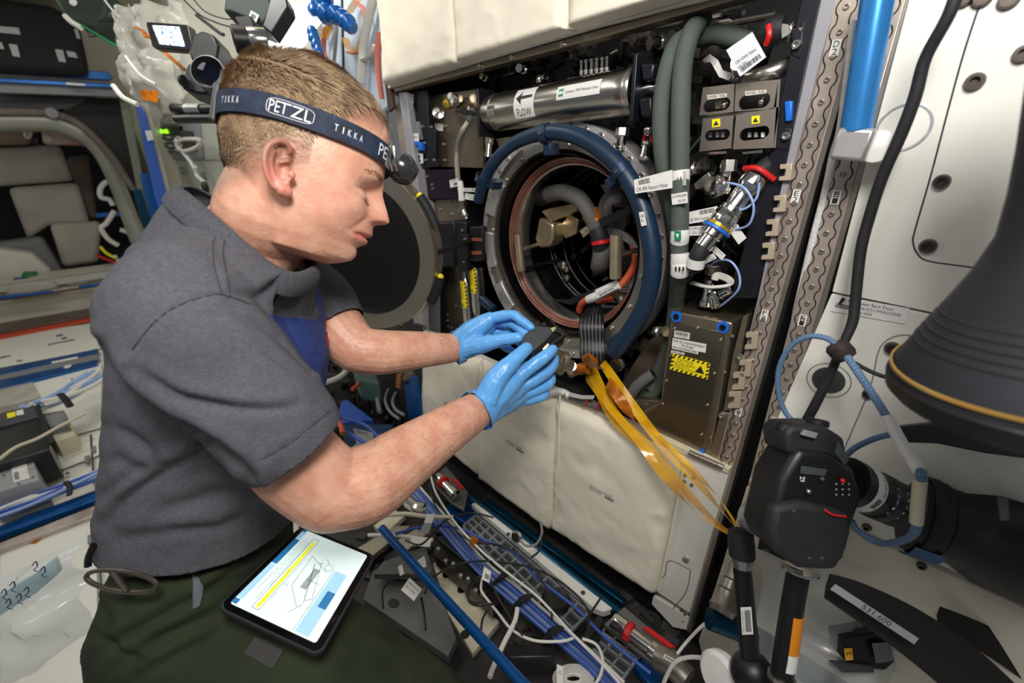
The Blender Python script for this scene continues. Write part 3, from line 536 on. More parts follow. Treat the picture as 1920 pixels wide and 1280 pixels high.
decal(bh, YQ([(843, 338), (859, 334), (861, 348), (845, 352)], .002), [('CIR SPEC', .1, .1, .9, .3)], (.4, .45, .95, .85))
decal(bh, YQ([(869, 352), (900, 353), (899, 360), (869, 359)], .004), [('67211MFAG', .1, .15, .9, .85)]); decal(bh, YQ([(873, 362), (897, 366), (895, 377), (872, 373)], .002), [('CIR Vacuum', .1, .1, .9, .4), ('Supply', .3, .5, .9, .85)])
# valves and fittings cluster upper left
vl = thing('valve_cluster', 'shiny steel valve with yellow collar at the left end of the canister', 'valve', onY(850, 205, .05))
p = onY(838, 195, .03); part('yellow_collar', MB().lathe(p, V((1, 0, .12)), [(0, 0), (.014, 0), (.0155, .008), (.0155, .02), (.012, .022), (0, .022)], 20), mat('yellow_collar', (190, 160, 50), .25, .5), vl)
part('valve_body', MB().lathe(p + V((.022, 0, .003)), V((1, 0, .12)), [(0, 0), (.011, 0), (.011, .01), (.014, .011), (.014, .02), (.009, .022), (.009, .035), (0, .035)], 8).lathe(p + V((.05, -.01, .015)), V((0, -.3, -1)), [(0, 0), (.01, 0), (.012, .012), (.008, .03), (0, .03)], 8), M_['chrome'], vl)
part('valve_knob', MB().ball(p + V((.035, -.012, .012)), .010, 8), M_['label'], vl); part('handwheel', MB().lathe(onY(822, 212, .02), V((.7, -.6, .2)), [(0, 0), (.016, 0), (.016, .006), (.006, .008), (.006, .02), (0, .02)], 8), M_['chrome'], vl)
part('lever', MB().prism([onY(u, v, .01) for u, v in ((850, 208), (862, 201), (892, 206), (896, 216), (870, 216))], (0, .012, 0)), M_['black'], vl, bevel=.003)
part('amber_tape', MB().ball(onY(896, 198, .02), .010, 8, (1, .8, .9)), M_['kapd'], vl)
# pipes, lines and fittings packed behind (each a thing of its own kind)
rg = random.Random(11)
def fitting(name, label, u, v, y, d, r, l, m='steel', n=12, group=None):
    p = onY(u, v, y); t = thing(name, label, 'fitting', p, group)
    part('nut', MB().lathe(p, d, [(0, 0), (r, 0), (r, l * .35), (0, l * .35)], 6), M_[m], t, bevel=.0006)
    part('barrel', MB().lathe(p + V(d).normalized() * l * .3, d, [(0, 0), (r * .72, 0), (r * .72, l * .5), (r * .9, l * .52), (r * .9, l * .7), (0, l * .7)], n), M_['chrome'], t); return t
for i, u in enumerate((1090, 1099, 1109, 1119, 1129, 1138)): fitting('tube_fitting', 'small bright tube fitting in the row standing above the canister', u, 142 - i * 1.2, .05, (.05, -.1, 1), .0045, .026, group='row of tube fittings above the canister')
for lab, u, v, d, r, l in (('steel elbow fitting under the left end of the canister', 918, 258, (0, -.2, -1), .011, .045), ('small polished fitting beside the hose clamp', 940, 285, (0, 0, -1), .007, .04), ('steel fitting right of the canister under the bracket', 1168, 240, (0, -.1, -1), .013, .04),
  ('polished nut in front of the canister outlet', 1205, 168, (1, -.2, 0), .010, .03), ('fitting above the canister beside a white label', 1010, 150, (1, -.3, .1), .008, .03), ('dim fitting under the upper door edge', 985, 132, (.3, -1, 0), .009, .03),
  ('small fitting at top left of the canister', 912, 148, (.2, -1, .2), .007, .02), ('hex fitting between ring and hoses', 1213, 262, (.2, -.5, -1), .009, .035), ('bright square-ended fitting at upper centre', 1248, 78, (-.6, -1, -.1), .012, .03), ('silver fitting right of the hoses', 1300, 318, (.8, -.6, .3), .012, .035),
  ('angled steel fitting above the ring hose label', 1240, 300, (.4, -.8, -.6), .010, .03), ('round knurled coupler below right of the ring', 1232, 622, (.6, -.4, .3), .012, .035), ('chrome fitting low beside the ring flange', 1148, 700, (.2, -1, .2), .008, .02), ('dull ball fitting under the blue hose end', 1160, 682, (.1, -1, .1), .017, .02),
  ('silver cap fitting over oxygen bracket', 1376, 152, (0, -.3, 1), .008, .015), ('bright nut above the oxygen bracket', 1388, 128, (.3, -1, .2), .014, .025), ('knurled fitting at the top right', 1478, 62, (.8, -.6, -.1), .013, .04)):
    fitting('pipe_fitting', lab, u, v, .03, d, r, l)
lamp_ = thing('indicator_fitting', 'clear domed fitting on red wires right of the canister', 'fitting', onY(1216, 244, .01)); part('dome', MB().ball(onY(1216, 244, .01), .009, 8), M_['chrome'], lamp_); part('red_lead', MB().tube([onY(1211, 249, .015), onY(1207, 262, .02)], .003, 8, 2).tube([onY(1219, 250, .015), onY(1223, 266, .02)], .003, 8, 2), M_['red'], lamp_)
for i in range(26):
    u0 = rg.uniform(770, 1440); v0 = 175 - .25 * (u0 - 770) + rg.uniform(-10, 60); L_ = rg.uniform(30, 120)
    solo('dark_pipe', MB().tube([onY(u0, v0, rg.uniform(.12, .3)), onY(u0 + L_ * .5, v0 - L_ * .12 + rg.uniform(-8, 8), .25), onY(u0 + L_, v0 - L_ * .2, rg.uniform(.12, .3))], rg.uniform(.003, .009), 8, 4), M_['steeld'] if i % 3 else M_['black'], 'narrow dim pipe running in the dark space above the canister', 'pipe', 'dim pipes in the upper cavity')
for i in range(30):
    u0 = rg.uniform(1240, 1440); v0 = rg.uniform(240, 560); r_ = rg.uniform(.06, .2)
    solo('wire_lead', MB().tube([onY(u0, v0, r_), onY(u0 + rg.uniform(-30, 30), v0 + rg.uniform(5, 30), r_ - .02), onY(u0 + rg.uniform(-50, 50), v0 + rg.uniform(20, 60), r_)], .0028, 6, 5), (M_['bcable'], M_['gcable'], M_['bbraid'])[i % 3], 'short dark wire lead in the shadow behind the right hand hoses', 'cable', 'dark wire leads behind the hoses')
rgx = random.Random(5); mb = MB()
for i in range(160):
    u0 = rgx.uniform(1240, 1440); v0 = rgx.uniform(60, 600); mb.box(onY(u0, v0, rgx.uniform(.16, .3)), rgx.uniform(.01, .04), .02, rgx.uniform(.01, .04), Matrix.Rotation(rgx.uniform(0, 3), 3, 'Y'))
for i in range(120):
    u0 = rgx.uniform(780, 1250); v0 = rgx.uniform(60, 240); mb.box(onY(u0, v0, rgx.uniform(.16, .3)), rgx.uniform(.01, .05), .02, rgx.uniform(.01, .03), Matrix.Rotation(rgx.uniform(0, 3), 3, 'Y'))
for i in range(60):
    u0 = rgx.uniform(1100, 1260); v0 = rgx.uniform(600, 740); mb.box(onY(u0, v0, rgx.uniform(.12, .2)), rgx.uniform(.01, .04), .02, rgx.uniform(.01, .04), Matrix.Rotation(rgx.uniform(0, 3), 3, 'Y'))
part('deep_hardware', mb, mat('deep_hardware_grey', (92, 88, 82), .35, .7, var=.7, scale=20), rack, kind='stuff')
# loose plates behind
part('grey_bracket', pprism([(912, 320), (960, 318), (940, 356), (905, 350)], .06, .02), M_['steeld'], rack, bevel=.002)
part('side_bracket', pprism([(1214, 640), (1252, 610), (1248, 690), (1190, 770), (1150, 740)], .10, .02), M_['bronze'], rack, bevel=.003)
part('beige_backing', pprism([(930, 260), (1010, 250), (1000, 280), (945, 300)], .08, .01), M_['gold'], rack)
# ---------------------------------------------------------------- big green-grey braided hoses
def bigh(lab, pts, r): return solo('braided_hose', MB().tube(pts, r, 20, 8), M_['hose'], lab, 'hose', 'grey green braided hoses')
bigh('left grey green braided hose dropping right of the ring, paler labels', [onY(1330, 70, .06), onY(1300, 66, .03), onY(1270, 82, .0), onY(1254, 118, -.02), onY(1243, 170, -.03), onY(1239, 230, -.035), onY(1243, 300, -.03), onY(1256, 360, -.02), onY(1268, 430, -.01), onY(1272, 500, .01), onY(1266, 590, .03), onY(1250, 660, .05), onY(1225, 710, .06), onY(1190, 745, .06)], .0135)
h2 = bigh('right grey green braided hose hanging straight in front of the other', [onY(1318, 36, .05), onY(1296, 62, -.01), onY(1281, 120, -.03), onY(1276, 200, -.045), onY(1275, 300, -.05), onY(1275, 380, -.05), onY(1274, 460, -.045), onY(1272, 525, -.02), onY(1266, 575, .03), onY(1258, 630, .06), onY(1244, 690, .06), onY(1222, 730, .05)], .0140)
bigh('grey green braided hose running off right behind the white tag', [onY(1290, 78, .05), onY(1340, 65, .04), onY(1400, 78, .04), onY(1440, 85, .06)], .0135)
bigh('lowest grey green hose curving under the instrument box', [onY(1262, 640, .04), onY(1240, 720, .05), onY(1205, 750, .05), onY(1160, 762, .06)], .0125)
solo('black_braided_hose', MB().tube([onY(1225, 700, .03), onY(1200, 718, .02), onY(1178, 745, .02), onY(1160, 765, .03)], .012, 14, 6), M_['bbraid'], 'black braided hose lying left of the grey green hoses low down', 'hose')
for v0, v1, m, lab in ((320, 348, 'label', 'white band'), (432, 452, 'label', 'white and green band'), (475, 495, 'label', 'grey clear band'), (496, 512, 'label', 'arrow band')):
    part('hose_band', MB().tube([onY(1275, v0, -.05), onY(1275, (v0 + v1) / 2, -.05), onY(1274, v1, -.047)], .0148, 18, 2), M_[m], h2, label=lab)
gm = YQ([(1265, 433), (1277, 433), (1277, 450), (1265, 450)], -.066)
def vmark(ib, fn): ib.add([fn(.25, .3), fn(.75, .3), fn(.5, .8)], [(0, 1, 2)])
decal(h2, gm, m=M_['green'], ink=M_['wink'], extra=vmark)
for du in (0, 7, 14): decal(h2, YQ([(1266 + du, 500), (1269 + du, 500), (1269 + du, 508), (1266 + du, 508)], -.066), m=M_['ink'])
decal(h2, YQ([(1189, 337), (1262, 318), (1264, 352), (1191, 363)], -.062), [('CIR IRR Return Hose', .05, .62, .85, .88)], (.12, .12, .42, .45))
part('tag_loop', MB().prism([onY(1258, 322, -.045), onY(1286, 320, -.066), onY(1286, 347, -.066), onY(1262, 352, -.045)], (0, .001, 0)), M_['label'], h2)
decal(h2, YQ([(1259, 364), (1289, 359), (1290, 380), (1261, 384)], -.068), [('67211MFAG20400', .05, .15, .95, .4), ('S/N 2001', .4, .6, .9, .85)])
decal(h2, YQ([(1288, 398), (1345, 386), (1350, 410), (1290, 420)], -.03), [('CIR IRR Supply Hose', .04, .6, .95, .9)], (.42, .08, .9, .42))
decal(h2, YQ([(1285, 425), (1330, 422), (1330, 440), (1285, 442)], -.028), [('67211MFAG30400', .04, .1, .96, .42), ('S/N 2001', .3, .55, .8, .88)])
# ---------------------------------------------------------------- oxygen / fuel bracket
ob = thing('oxygen_fuel_bracket', 'bead blasted metal bracket marked OXYGEN FUEL at upper right', 'bracket', onY(1380, 280, .0))
def slotplate(px, slot, y, d):
    """front plate with a rounded slot cut through: outer polygon bridged to the slot"""
    O = [onY(u, v, y) for u, v in px]; c = V((0, 0, 0)); a, b = onY(slot[0], slot[1], y), onY(slot[2], slot[3], y); r = slot[4]; ax = (b - a).normalized(); az = V((-ax.z, 0, ax.x)); n = 20
    Sl = [];
    for i in range(n):
        t = 2 * math.pi * (i + .5) / n; q = ax * math.cos(t) + az * math.sin(t); Sl.append((b if math.cos(t) > 0 else a) + q * r)
    cen = (a + b) / 2; Oo = []
    for q in Sl:   # radial projection to the outer polygon
        d2 = q - cen; best = None
        for i in range(len(O)):
            p0, p1 = O[i], O[(i + 1) % len(O)]; e = p1 - p0; den = d2.x * e.z - d2.z * e.x
            if abs(den) < 1e-12: continue
            t = ((p0.x - cen.x) * e.z - (p0.z - cen.z) * e.x) / den; s = ((p0.x - cen.x) * d2.z - (p0.z - cen.z) * d2.x) / den
            if t > 0 and -1e-6 <= s <= 1 + 1e-6 and (best is None or t < best): best = t
        Oo.append(cen + d2 * best)
    for c0 in O:   # snap nearest samples to the corners
        j = min(range(n), key=lambda k: (Oo[k] - c0).length); Oo[j] = c0
    e = V((0, d, 0)); mb = MB(); mb.add(Oo + Sl + [p + e for p in Oo] + [p + e for p in Sl], [(i, (i + 1) % n, n + (i + 1) % n, n + i) for i in range(n)] + [(i, 2 * n + i, 2 * n + (i + 1) % n, (i + 1) % n) for i in range(n)] + [(n + i, n + (i + 1) % n, 3 * n + (i + 1) % n, 3 * n + i) for i in range(n)]); return mb
mbk = mat('bead_blasted_metal', (178, 168, 156), .38, .95, var=.05, scale=12)
for px, slot, tx in (([(1318, 164), (1377, 157), (1375, 210), (1311, 216)], (1329, 199, 1358, 195, .0085), ((1326, 178), (1363, 175), (1363, 182), (1327, 187))), ([(1380, 157), (1459, 149), (1450, 204), (1377, 209)], (1398, 192, 1430, 188, .0095), ((1397, 171), (1438, 168), (1437, 175), (1398, 180))),
    ([(1318, 222), (1375, 216), (1371, 278), (1311, 284)], (1330, 254, 1359, 252, .0075), None), ([(1380, 216), (1461, 200), (1450, 277), (1374, 280)], (1398, 252, 1430, 248, .0085), None)):
    part('front_plate', slotplate(px, slot, -.01, .004), mbk, ob)
    if tx: decal(ob, YQ(tx, -.0105), [('OXYGEN', .05, .2, .5, .8), ('FUEL', .65, .2, .95, .8)], m=mat('tape_label', (206, 198, 188), .4))
    else:
        u, v = (px[0][0] + px[1][0]) / 2 - 4, px[0][1] + 2
        def tri(ib, fn): ib.add([fn(.5, .2), fn(.85, .8), fn(.15, .8)], [(0, 1, 2)]); 
        decal(ob, YQ([(u - 7, v), (u + 8, v - 2), (u + 8, v + 13), (u - 7, v + 15)], -.0105), m=M_['yellow'], extra=tri)
part('lower_shelf', MB().prism([onY(u, v, .0) for u, v in ((1311, 216), (1450, 206), (1452, 214), (1318, 222))], (0, .03, 0)), mbk, ob); part('side_flange', MB().prism([onY(1459, 149, -.01), onY(1450, 277, -.01), onY(1450, 277, .04), onY(1459, 149, .04)], (.003, 0, 0)), mbk, ob)
part('backing', pprism([(1320, 166), (1455, 152), (1448, 275), (1315, 280)], .03, .01), M_['dark'], ob)
for u, v, r in ((1358, 197, .006), (1428, 191, .006)): part('valve_ball', MB().ball(onY(u, v, .005), r, 8), M_['chrome'], ob)
part('valve_tag', pprism([(1341, 189), (1359, 187), (1359, 202), (1341, 204)], .008, .003), M_['gold'], ob)
part('foot_clip', pprism([(1325, 285), (1362, 283), (1362, 288), (1325, 290)], -.006, .01).prism([onY(u, v, -.006) for u, v in ((1392, 285), (1430, 281), (1430, 286), (1392, 289))], (0, .01, 0)), M_['chrome'], ob)
for u0 in (1328, 1342, 1352, 1402, 1414, 1427): part('connector_pin', pprism([(u0, 248), (u0 + 6, 247.5), (u0 + 6, 257), (u0, 257.5)], .004, .006), M_['label'] if u0 % 2 else M_['alu'], ob)
# white tag above it
tg = thing('white_tag', 'white barcode tag reading CIR FOMA above the oxygen bracket', 'tag', onY(1385, 100, -.02)); decal(tg, YQ([(1362, 94), (1411, 60), (1437, 107), (1388, 144)], -.035), [('CIR FOMA Optics', .08, .50, .85, .64), ('S/N 2001', .08, .68, .4, .76)], (.12, .76, .88, .92), name='tag_card', m=mat('tag_white', (214, 216, 222), .35))
tw = MB(); tw.shell([[onY(u, v, yy) + V((0, 0, 0)) for (u, v, yy) in row] for row in ([(1316, 112, .02), (1330, 102, -.01), (1346, 112, -.02), (1356, 132, -.01), (1376, 138, .0)], [(1320, 118, .02), (1332, 116, -.01), (1338, 126, -.02), (1348, 144, -.01), (1366, 151, .0)])], .0006); solo('paper_tag', tw, M_['label'], 'curled white paper tag left of the barcode tag', 'tag')
solo('paper_tag', MB().shell([[onY(1464, 44, .0), onY(1478, 46, -.01), onY(1484, 54, .01)], [onY(1466, 72, .0), onY(1476, 66, -.01), onY(1482, 62, .01)]], .0006), M_['label'], 'small white paper tag at the top right behind black sleeve', 'tag')
solo('black_sleeve', MB().tube([onY(1415, 120, .06), onY(1425, 85, .03), onY(1445, 60, .01), onY(1466, 56, .01)], .018, 12, 5), M_['rubber'], 'thick black cable sleeve at upper right with a red tie', 'cable')
solo('cable_tie', MB().tube([onY(1441, 48, -.01), onY(1442, 66, -.013), onY(1436, 84, -.008)], .004, 8, 4), M_['red'], 'red cable tie around the thick black sleeve top right', 'cable tie')
solo('steel_tube', MB().tube([onY(1400, 150, .04), onY(1440, 138, .03), onY(1490, 118, .05)], .012, 14, 4), M_['steel'], 'shiny steel tube running right above the oxygen bracket', 'pipe')
# big connectors right centre
cn = thing('circular_connector', 'large nickel circular connector with blue ring pointing down left', 'connector', onY(1330, 430, -.03))
a = onY(1418, 334, .0); b = onY(1318, 462, -.05); d = (b - a).normalized(); L = (b - a).length; r = .0165
part('backshell', MB().lathe(a, d, [(0, 0), (r * 1.2, 0), (r * 1.25, .004), (r * 1.25, .014), (r * 1.05, .018), (r * .95, .03), (r * .95, .05), (r * 1.15, .052), (r * 1.15, .058), (r, .06), (r, L * .55), (0, L * .55)], 28), M_['chrome'], cn)
part('coupling_nut', MB().lathe(a + d * L * .5, d, [(0, 0), (r * 1.15, 0), (r * 1.2, .004), (r * 1.2, .02), (r * 1.05, .024), (0, .024)], 10), M_['chrome'], cn, bevel=.0008)
part('blue_ring', MB().lathe(a + d * (L * .5 + .026), d, [(r, 0), (r * 1.42, .001), (r * 1.42, .005), (r, .006)], 28), M_['bluelab'], cn, label='blue indicator ring')
part('gold_collar', MB().lathe(a + d * (L * .5 + .021), d, [(r, 0), (r * 1.3, .001), (r * 1.3, .005), (r, .006)], 28), mat('yellow_collar'), cn)
part('tail_shell', MB().lathe(a + d * (L * .5 + .031), d, [(0, 0), (r * 1.0, 0), (r * 1.0, .01), (r * .85, .012), (r * .85, .03), (0, .03)], 24), M_['chrome'], cn)
part('cable_boot', MB().tube([b - d * .012, b, b + d * .012 + V((0, 0, -.008)), b + d * .02 + V((0, .01, -.022))], [.0135, .014, .0135, .011], 14, 4), M_['rubber'], cn)
part('boot_end', MB().tube([b + d * .012 + V((0, 0, -.008)), b + d * .018 + V((0, .005, -.018))], .0138, 14, 3), M_['label'], cn, label='white boot end')
part('boot_top', MB().tube([a - d * .002, a - d * .015, a - d * .03 + V((.01, .02, .01))], .014, 14, 3), M_['rubber'], cn); part('red_clip', MB().tube([a - d * .012 + V((-.022, -.01, .004)), a - d * .012 + V((0, -.02, .004)), a - d * .012 + V((.022, -.01, -.012))], .004, 8, 4), M_['red'], cn)
cap = onY(1352, 350, -.02); c2 = thing('dust_cover', 'round knurled dust cap hanging on a white cord', 'cap', cap); part('cap_shell', MB().lathe(cap, (-.5, -.8, .15), [(0, 0), (.017, 0), (.018, .003), (.018, .008), (.0155, .01), (.0155, .018), (.013, .02), (0, .018)], 24), M_['chrome'], c2)
part('lanyard', MB().tube([onY(1363, 342, -.03), onY(1395, 352, -.035), onY(1413, 385, -.035), onY(1405, 420, -.03), onY(1380, 430, -.02)], .0018, 6, 6).tube([onY(1424, 342, -.03), onY(1418, 372, -.03), onY(1395, 392, -.03), onY(1368, 392, -.02)], .0018, 6, 6), M_['skyc'], c2)
fitting('hex_connector', 'steel connector hanging below the oxygen bracket', 1368, 300, .0, (.05, -.1, -1), .012, .05)
solo('square_nut', MB().prism([onY(u, v, .0) for u, v in ((1300, 345), (1328, 322), (1340, 346), (1304, 356))], (0, .02, 0)), M_['steel'], 'flat square steel block left of the dust cap', 'fitting', bevel=.001)
def tagc(lab, Q, y, lines, bar=None, m=None):
    t = thing('label_tag', lab, 'tag', onY(*Q[0], y)); decal(t, YQ(Q, y), lines, bar, name='tag_card', m=m); return t
tagc('white tag below the blue ringed connector, slanting down right', [(1328, 449), (1361, 478), (1354, 488), (1322, 458)], -.03, [('67211MFAG', .1, .2, .9, .4), ('S/N 2002', .1, .5, .6, .8)])
tagc('white tag with three lines left of the small cluster', [(1283, 500), (1338, 474), (1344, 484), (1287, 511)], -.03, [('PWCM to CIR GC', .2, .08, .9, .45), ('Instrumentation Package', .05, .55, .95, .92)])
solo('ribbon_tag', MB().shell([[onY(1364, 422, -.01), onY(1372, 440, -.02), onY(1385, 458, -.02)], [onY(1378, 410, -.01), onY(1390, 432, -.02), onY(1400, 446, -.02)]], .0006), M_['label'], 'folded white tag hanging right of the blue ringed connector', 'tag')
# small connector cluster on box top
cc = thing('connector_cluster', 'cluster of small circular connectors with a white cable tie on the box top', 'connector', onY(1330, 570, .03))
for (u, v, d, r, l) in ((1322, 572, (.05, -.05, 1), .010, .05), (1344, 574, (-.3, -.15, 1), .0115, .03), (1336, 512, (0, -.2, 1), .012, .02), (1352, 552, (.7, -.1, .6), .009, .025)):
    p = onY(u, v, .03); part('connector', MB().lathe(p, d, [(0, 0), (r * 1.15, 0), (r * 1.15, l * .2), (r, l * .22), (r, l * .6), (r * 1.12, l * .62), (r * 1.12, l * .85), (r * .9, l), (0, l)], 18), M_['bronze'] if u == 1336 else M_['chrome'], cc)
part('white_tie', MB().tube([onY(1297, 530, .0), onY(1330, 538, -.01), onY(1368, 534, .0), onY(1366, 524, .01), onY(1345, 516, .0), onY(1340, 524, .0)], .006, 8, 6, flat=.5), M_['wcable'], cc, label='wide white cable tie')
part('lanyard', MB().tube([onY(1330, 500, .0), onY(1345, 488, -.02), onY(1370, 490, -.03), onY(1386, 515, -.03), onY(1383, 545, -.03), onY(1352, 573, -.01)], .0018, 6, 6), M_['skyc'], cc)
part('black_lead', MB().tube([onY(1336, 505, .03), onY(1340, 490, .02), onY(1356, 498, .04), onY(1352, 520, .06)], .008, 10, 5), M_['rubber'], cc)
# ---------------------------------------------------------------- GC instrumentation package
gc = thing('instrument_box', 'brown metal GC instrumentation box with yellow caution sticker lower right of the ring', 'box', onY(1300, 840, .0))
gp = [(1258, 582), (1372, 604), (1374, 612), (1332, 858), (1300, 850), (1180, 792), (1176, 786), (1238, 752), (1256, 590)]
gm_ = mat('gc_box_metal', (150, 138, 118), .36, .9, var=.08, scale=5)
part('housing', pprism(gp, .0, .20), gm_, gc, bevel=.006, seg=3)
part('front_cover', pprism([(1263, 603), (1355, 622), (1357, 635), (1318, 850), (1195, 790), (1240, 757)], -.0025, .003), mat('gc_cover_metal', (142, 132, 112), .3, .95, var=.06, scale=4), gc, bevel=.001)
for u, v in ((1269, 593), (1356, 613)):
    p = onY(u, v, -.001); part('blue_washer', MB().lathe(p, YN, [(.0055, 0), (.0105, .0), (.0105, .0025), (.0055, .0025)], 24), M_['bluelab'], gc, label='blue washer'); part('captive_bolt', MB().lathe(p, YN, [(0, 0), (.0055, 0), (.0055, .004), (.003, .004), (.003, .001), (0, .001)], 16), M_['black'], gc)
part('blue_washer', MB().lathe(onY(1316, 845, -.001), YN, [(.0, 0), (.006, .0), (.006, .0025), (.0, .0025)], 16), M_['bluelab'], gc)
screws(gc, [onY(1180 + x / 3.766, 560 + y_ / 3.766, -.003) for x, y_ in ((318, 210), (483, 205), (645, 290), (600, 527), (262, 578), (550, 750), (235, 743), (510, 958), (290, 397), (120, 737))] + [onY(1180 + x / 3.766, 560 + y_ / 3.766, -.001) for x, y_ in ((730, 262), (676, 518), (575, 982))], YN, .003)
decal(gc, YQ([(1265, 619), (1294, 624), (1293, 636), (1264, 631)], -.003), [('00117895J', .2, .72, .8, .92)], (.08, .1, .92, .62))
decal(gc, YQ([(1262, 633), (1325, 645), (1323, 661), (1260, 648)], -.003), [('CIR GC Instrumentation', .04, .1, .96, .46), ('Package', .3, .54, .66, .92)])
decal(gc, YQ([(1261, 646), (1310, 657), (1309, 664), (1260, 653)], -.0035), [('P/N 67212MFAK20000', .05, .15, .95, .85)]); decal(gc, YQ([(1259, 656), (1284, 661), (1283, 665), (1258, 661)], -.0036), [('S/N 2001', .1, .12, .9, .9)])
def caution(ib, fn):
    for t0, t1 in ((0, .16), (.84, 1)):
        for i in range(8): s = i / 8; ib.add([fn(s + .03, t1), fn(s + .08, t1), fn(min(1, s + .12), t0), fn(s + .07, t0)], [(0, 1, 2, 3)])
    for s0, s1 in ((0, .07), (.93, 1)):
        for i in range(3): t = .16 + i * .24; ib.add([fn(s0, t + .04), fn(s1, t), fn(s1, t + .1), fn(s0, t + .16)], [(0, 1, 2, 3)])
    ib.add([fn(.78, .28), fn(.9, .74), fn(.66, .74)], [(0, 1, 2)])
decal(gc, YQ([(1262, 662), (1332, 681), (1327, 711), (1256, 692)], -.004), [('CAUTION', .16, .2, .58, .38), ('PARTS AND ASSEMBLIES', .1, .43, .64, .54), ('SENSITIVE TO', .1, .57, .5, .67), ('ELECTROSTATIC DAMAGE', .1, .7, .66, .8)], m=M_['yellow'], extra=caution)
ct = part('cable_trough', pprism([(1160, 745), (1236, 752), (1176, 790)], .02, .02), gm_, gc, bevel=.002)
# ---------------------------------------------------------------- lower door with quilted covers
ld_ = thing('lower_rack_door', 'white lower rack door with quilted cream covers under the chamber', 'door', onY(1100, 1130, .0))
DT, DB = -.012, .03
def D(u, v, y=-.012): return onY(u, v, y)
part('door_panel', MB().prism([D(u, v) for u, v in ((793, 620), (830, 640), (1010, 722), (1366, 886), (1293, 1150), (1232, 1110), (1038, 984), (905, 888), (802, 795), (798, 700))], (0, .025, 0)), M_['wpanel'], ld_, bevel=.002)
part('lower_lip', MB().prism([D(u, v, -.006) for u, v in ((1225, 1118), (1292, 1158), (1286, 1180), (1262, 1175), (1222, 1132))], (0, .02, 0)), M_['wpanel'], ld_); part('top_rail', MB().prism([D(u, v, -.016) for u, v in ((1020, 722), (1052, 735), (1368, 880), (1364, 888), (1040, 745))], (0, .03, 0)), M_['beige'], ld_, bevel=.001)
part('seal_strip', MB().prism([D(u, v, .0) for u, v in ((1030, 705), (1130, 745), (1372, 872), (1366, 882), (1130, 768), (1020, 716))], (0, .03, 0)), M_['anod'], ld_)
hg = MB();
for u0, v0, u1, v1 in ((1292, 848, 1312, 857), (1313, 857, 1345, 871), (1346, 871, 1356, 876)): hg.cyl(D(u0, v0, -.02), D(u1, v1, -.02), .0055, n=12)
part('hinge', hg, M_['steeld'], ld_, label='steel barrel hinge')
screws(ld_, [D(1280 + x / 2.667, 800 + y_ / 2.667, -.013) for x, y_ in ((15, 237), (57, 252), (10, 270), (47, 287))], YN, .0042)
screws(ld_, [D(1287, 1047, -.013)], YN, .0075, key='latchscrew')
part('recess_line', MB().tube([D(u, v, -.0125) for u, v in ((1232, 1092), (1247, 1076), (1250, 1055), (1262, 1052), (1290, 1066), (1294, 1072), (1286, 1110), (1262, 1140))], .0008, 4, 4), M_['dgrey'], ld_)
def quilt(px, name='quilted_cover', th=.03, sd=0, y0=-.012, nx=44, ny=44, lines=(), parent=None, lab=None, rag=0.0):
    """puffy cloth pad over a quad TL TR BR BL, edges rounded under"""
    P = [onY(u, v, y0) for u, v in px]; G = []
    for i in range(nx + 1):
        row = []
        for j in range(ny + 1):
            s, t = i / nx, j / ny; p = (P[0] * (1 - s) + P[1] * s) * (1 - t) + (P[3] * (1 - s) + P[2] * s) * t
            e = min(s, 1 - s, t, 1 - t) * 14; puff = th * (1 - max(0, 1 - e) ** 2.2) ** .5 if e < 1 else th
            w = fract(p, 3, sd) * .007 + max(0, abs(fract(p, 6, sd + 3)) - .25) * .008 + fract(V((p.x * .3 + p.z * 1.5, p.y, p.z * .2 - p.x)), 14, sd) * .0007 + .006 * max(0, 1 - e / 2.2) * abs(fract(p, 15, sd + 6))
            if e > .2: puff -= abs(w) * 1.2 - .002
            if rag and t > .9: p = p + V((0, 0, 1)) * rag * fract(V((s * 3, sd, 0)), 1.7)
            row.append(p + V((0, -puff, 0)))
        G.append(row)
    mb = MB(); mb.grid(G); c = part(name, mb, M_['cloth'], parent, smooth=60); return c
q1 = quilt([(798, 645), (905, 672), (905, 892), (800, 800)], sd=1, parent=ld_, nx=30)
q2 = quilt([(905, 672), (1050, 738), (1040, 990), (905, 893)], sd=2, parent=ld_)
q3 = quilt([(1050, 742), (1284, 855), (1235, 1108), (1040, 985)], sd=5, parent=ld_, nx=60)
part('seam_piping', MB().tube([D(1050, 742, -.042), D(1047, 850, -.044), D(1041, 985, -.038)], .0022, 6, 6), M_['cloth'], ld_); part('seam_piping', MB().tube([D(905, 680, -.042), D(906, 780, -.044), D(905, 890, -.038)], .0022, 6, 6), M_['cloth'], ld_); part('seam_piping', MB().tube([D(1284, 860, -.030), D(1262, 985, -.036), D(1234, 1106, -.03)], .0022, 6, 6), M_['cloth'], ld_)
def printq(Q, y, par, lines, bar):
    ib = MB(); fn = quadfn(YQ(Q, y), .0); [text_fn(ib, l[0], fn, *l[1:]) for l in lines]; bars(ib, fn, *bar); part('printed_label', ib, M_['ink'], par, smooth=0)
printq([(1105, 908), (1151, 932), (1150, 942), (1104, 918)], -.0465, q3, [('PAP Acoustic Panel #3', 0, 0, .9, .35), ('S/N 2001 67211MFAG', 0, .45, .5, .75)], (.66, .5, 1, .95))
printq([(949, 823), (982, 843), (981, 851), (948, 831)], -.0455, q2, [('PAP Acoustic Panel #2', 0, 0, .9, .35), ('S/N 2001', 0, .45, .4, .75)], (.6, .5, 1, .95))
printq([(834, 752), (856, 766), (852, 778), (830, 764)], -.0455, q1, [('PAP Acoustic Panel', 0, 0, .95, .35), ('S/N 2001', 0, .45, .5, .75)], (.6, .5, 1, .95))
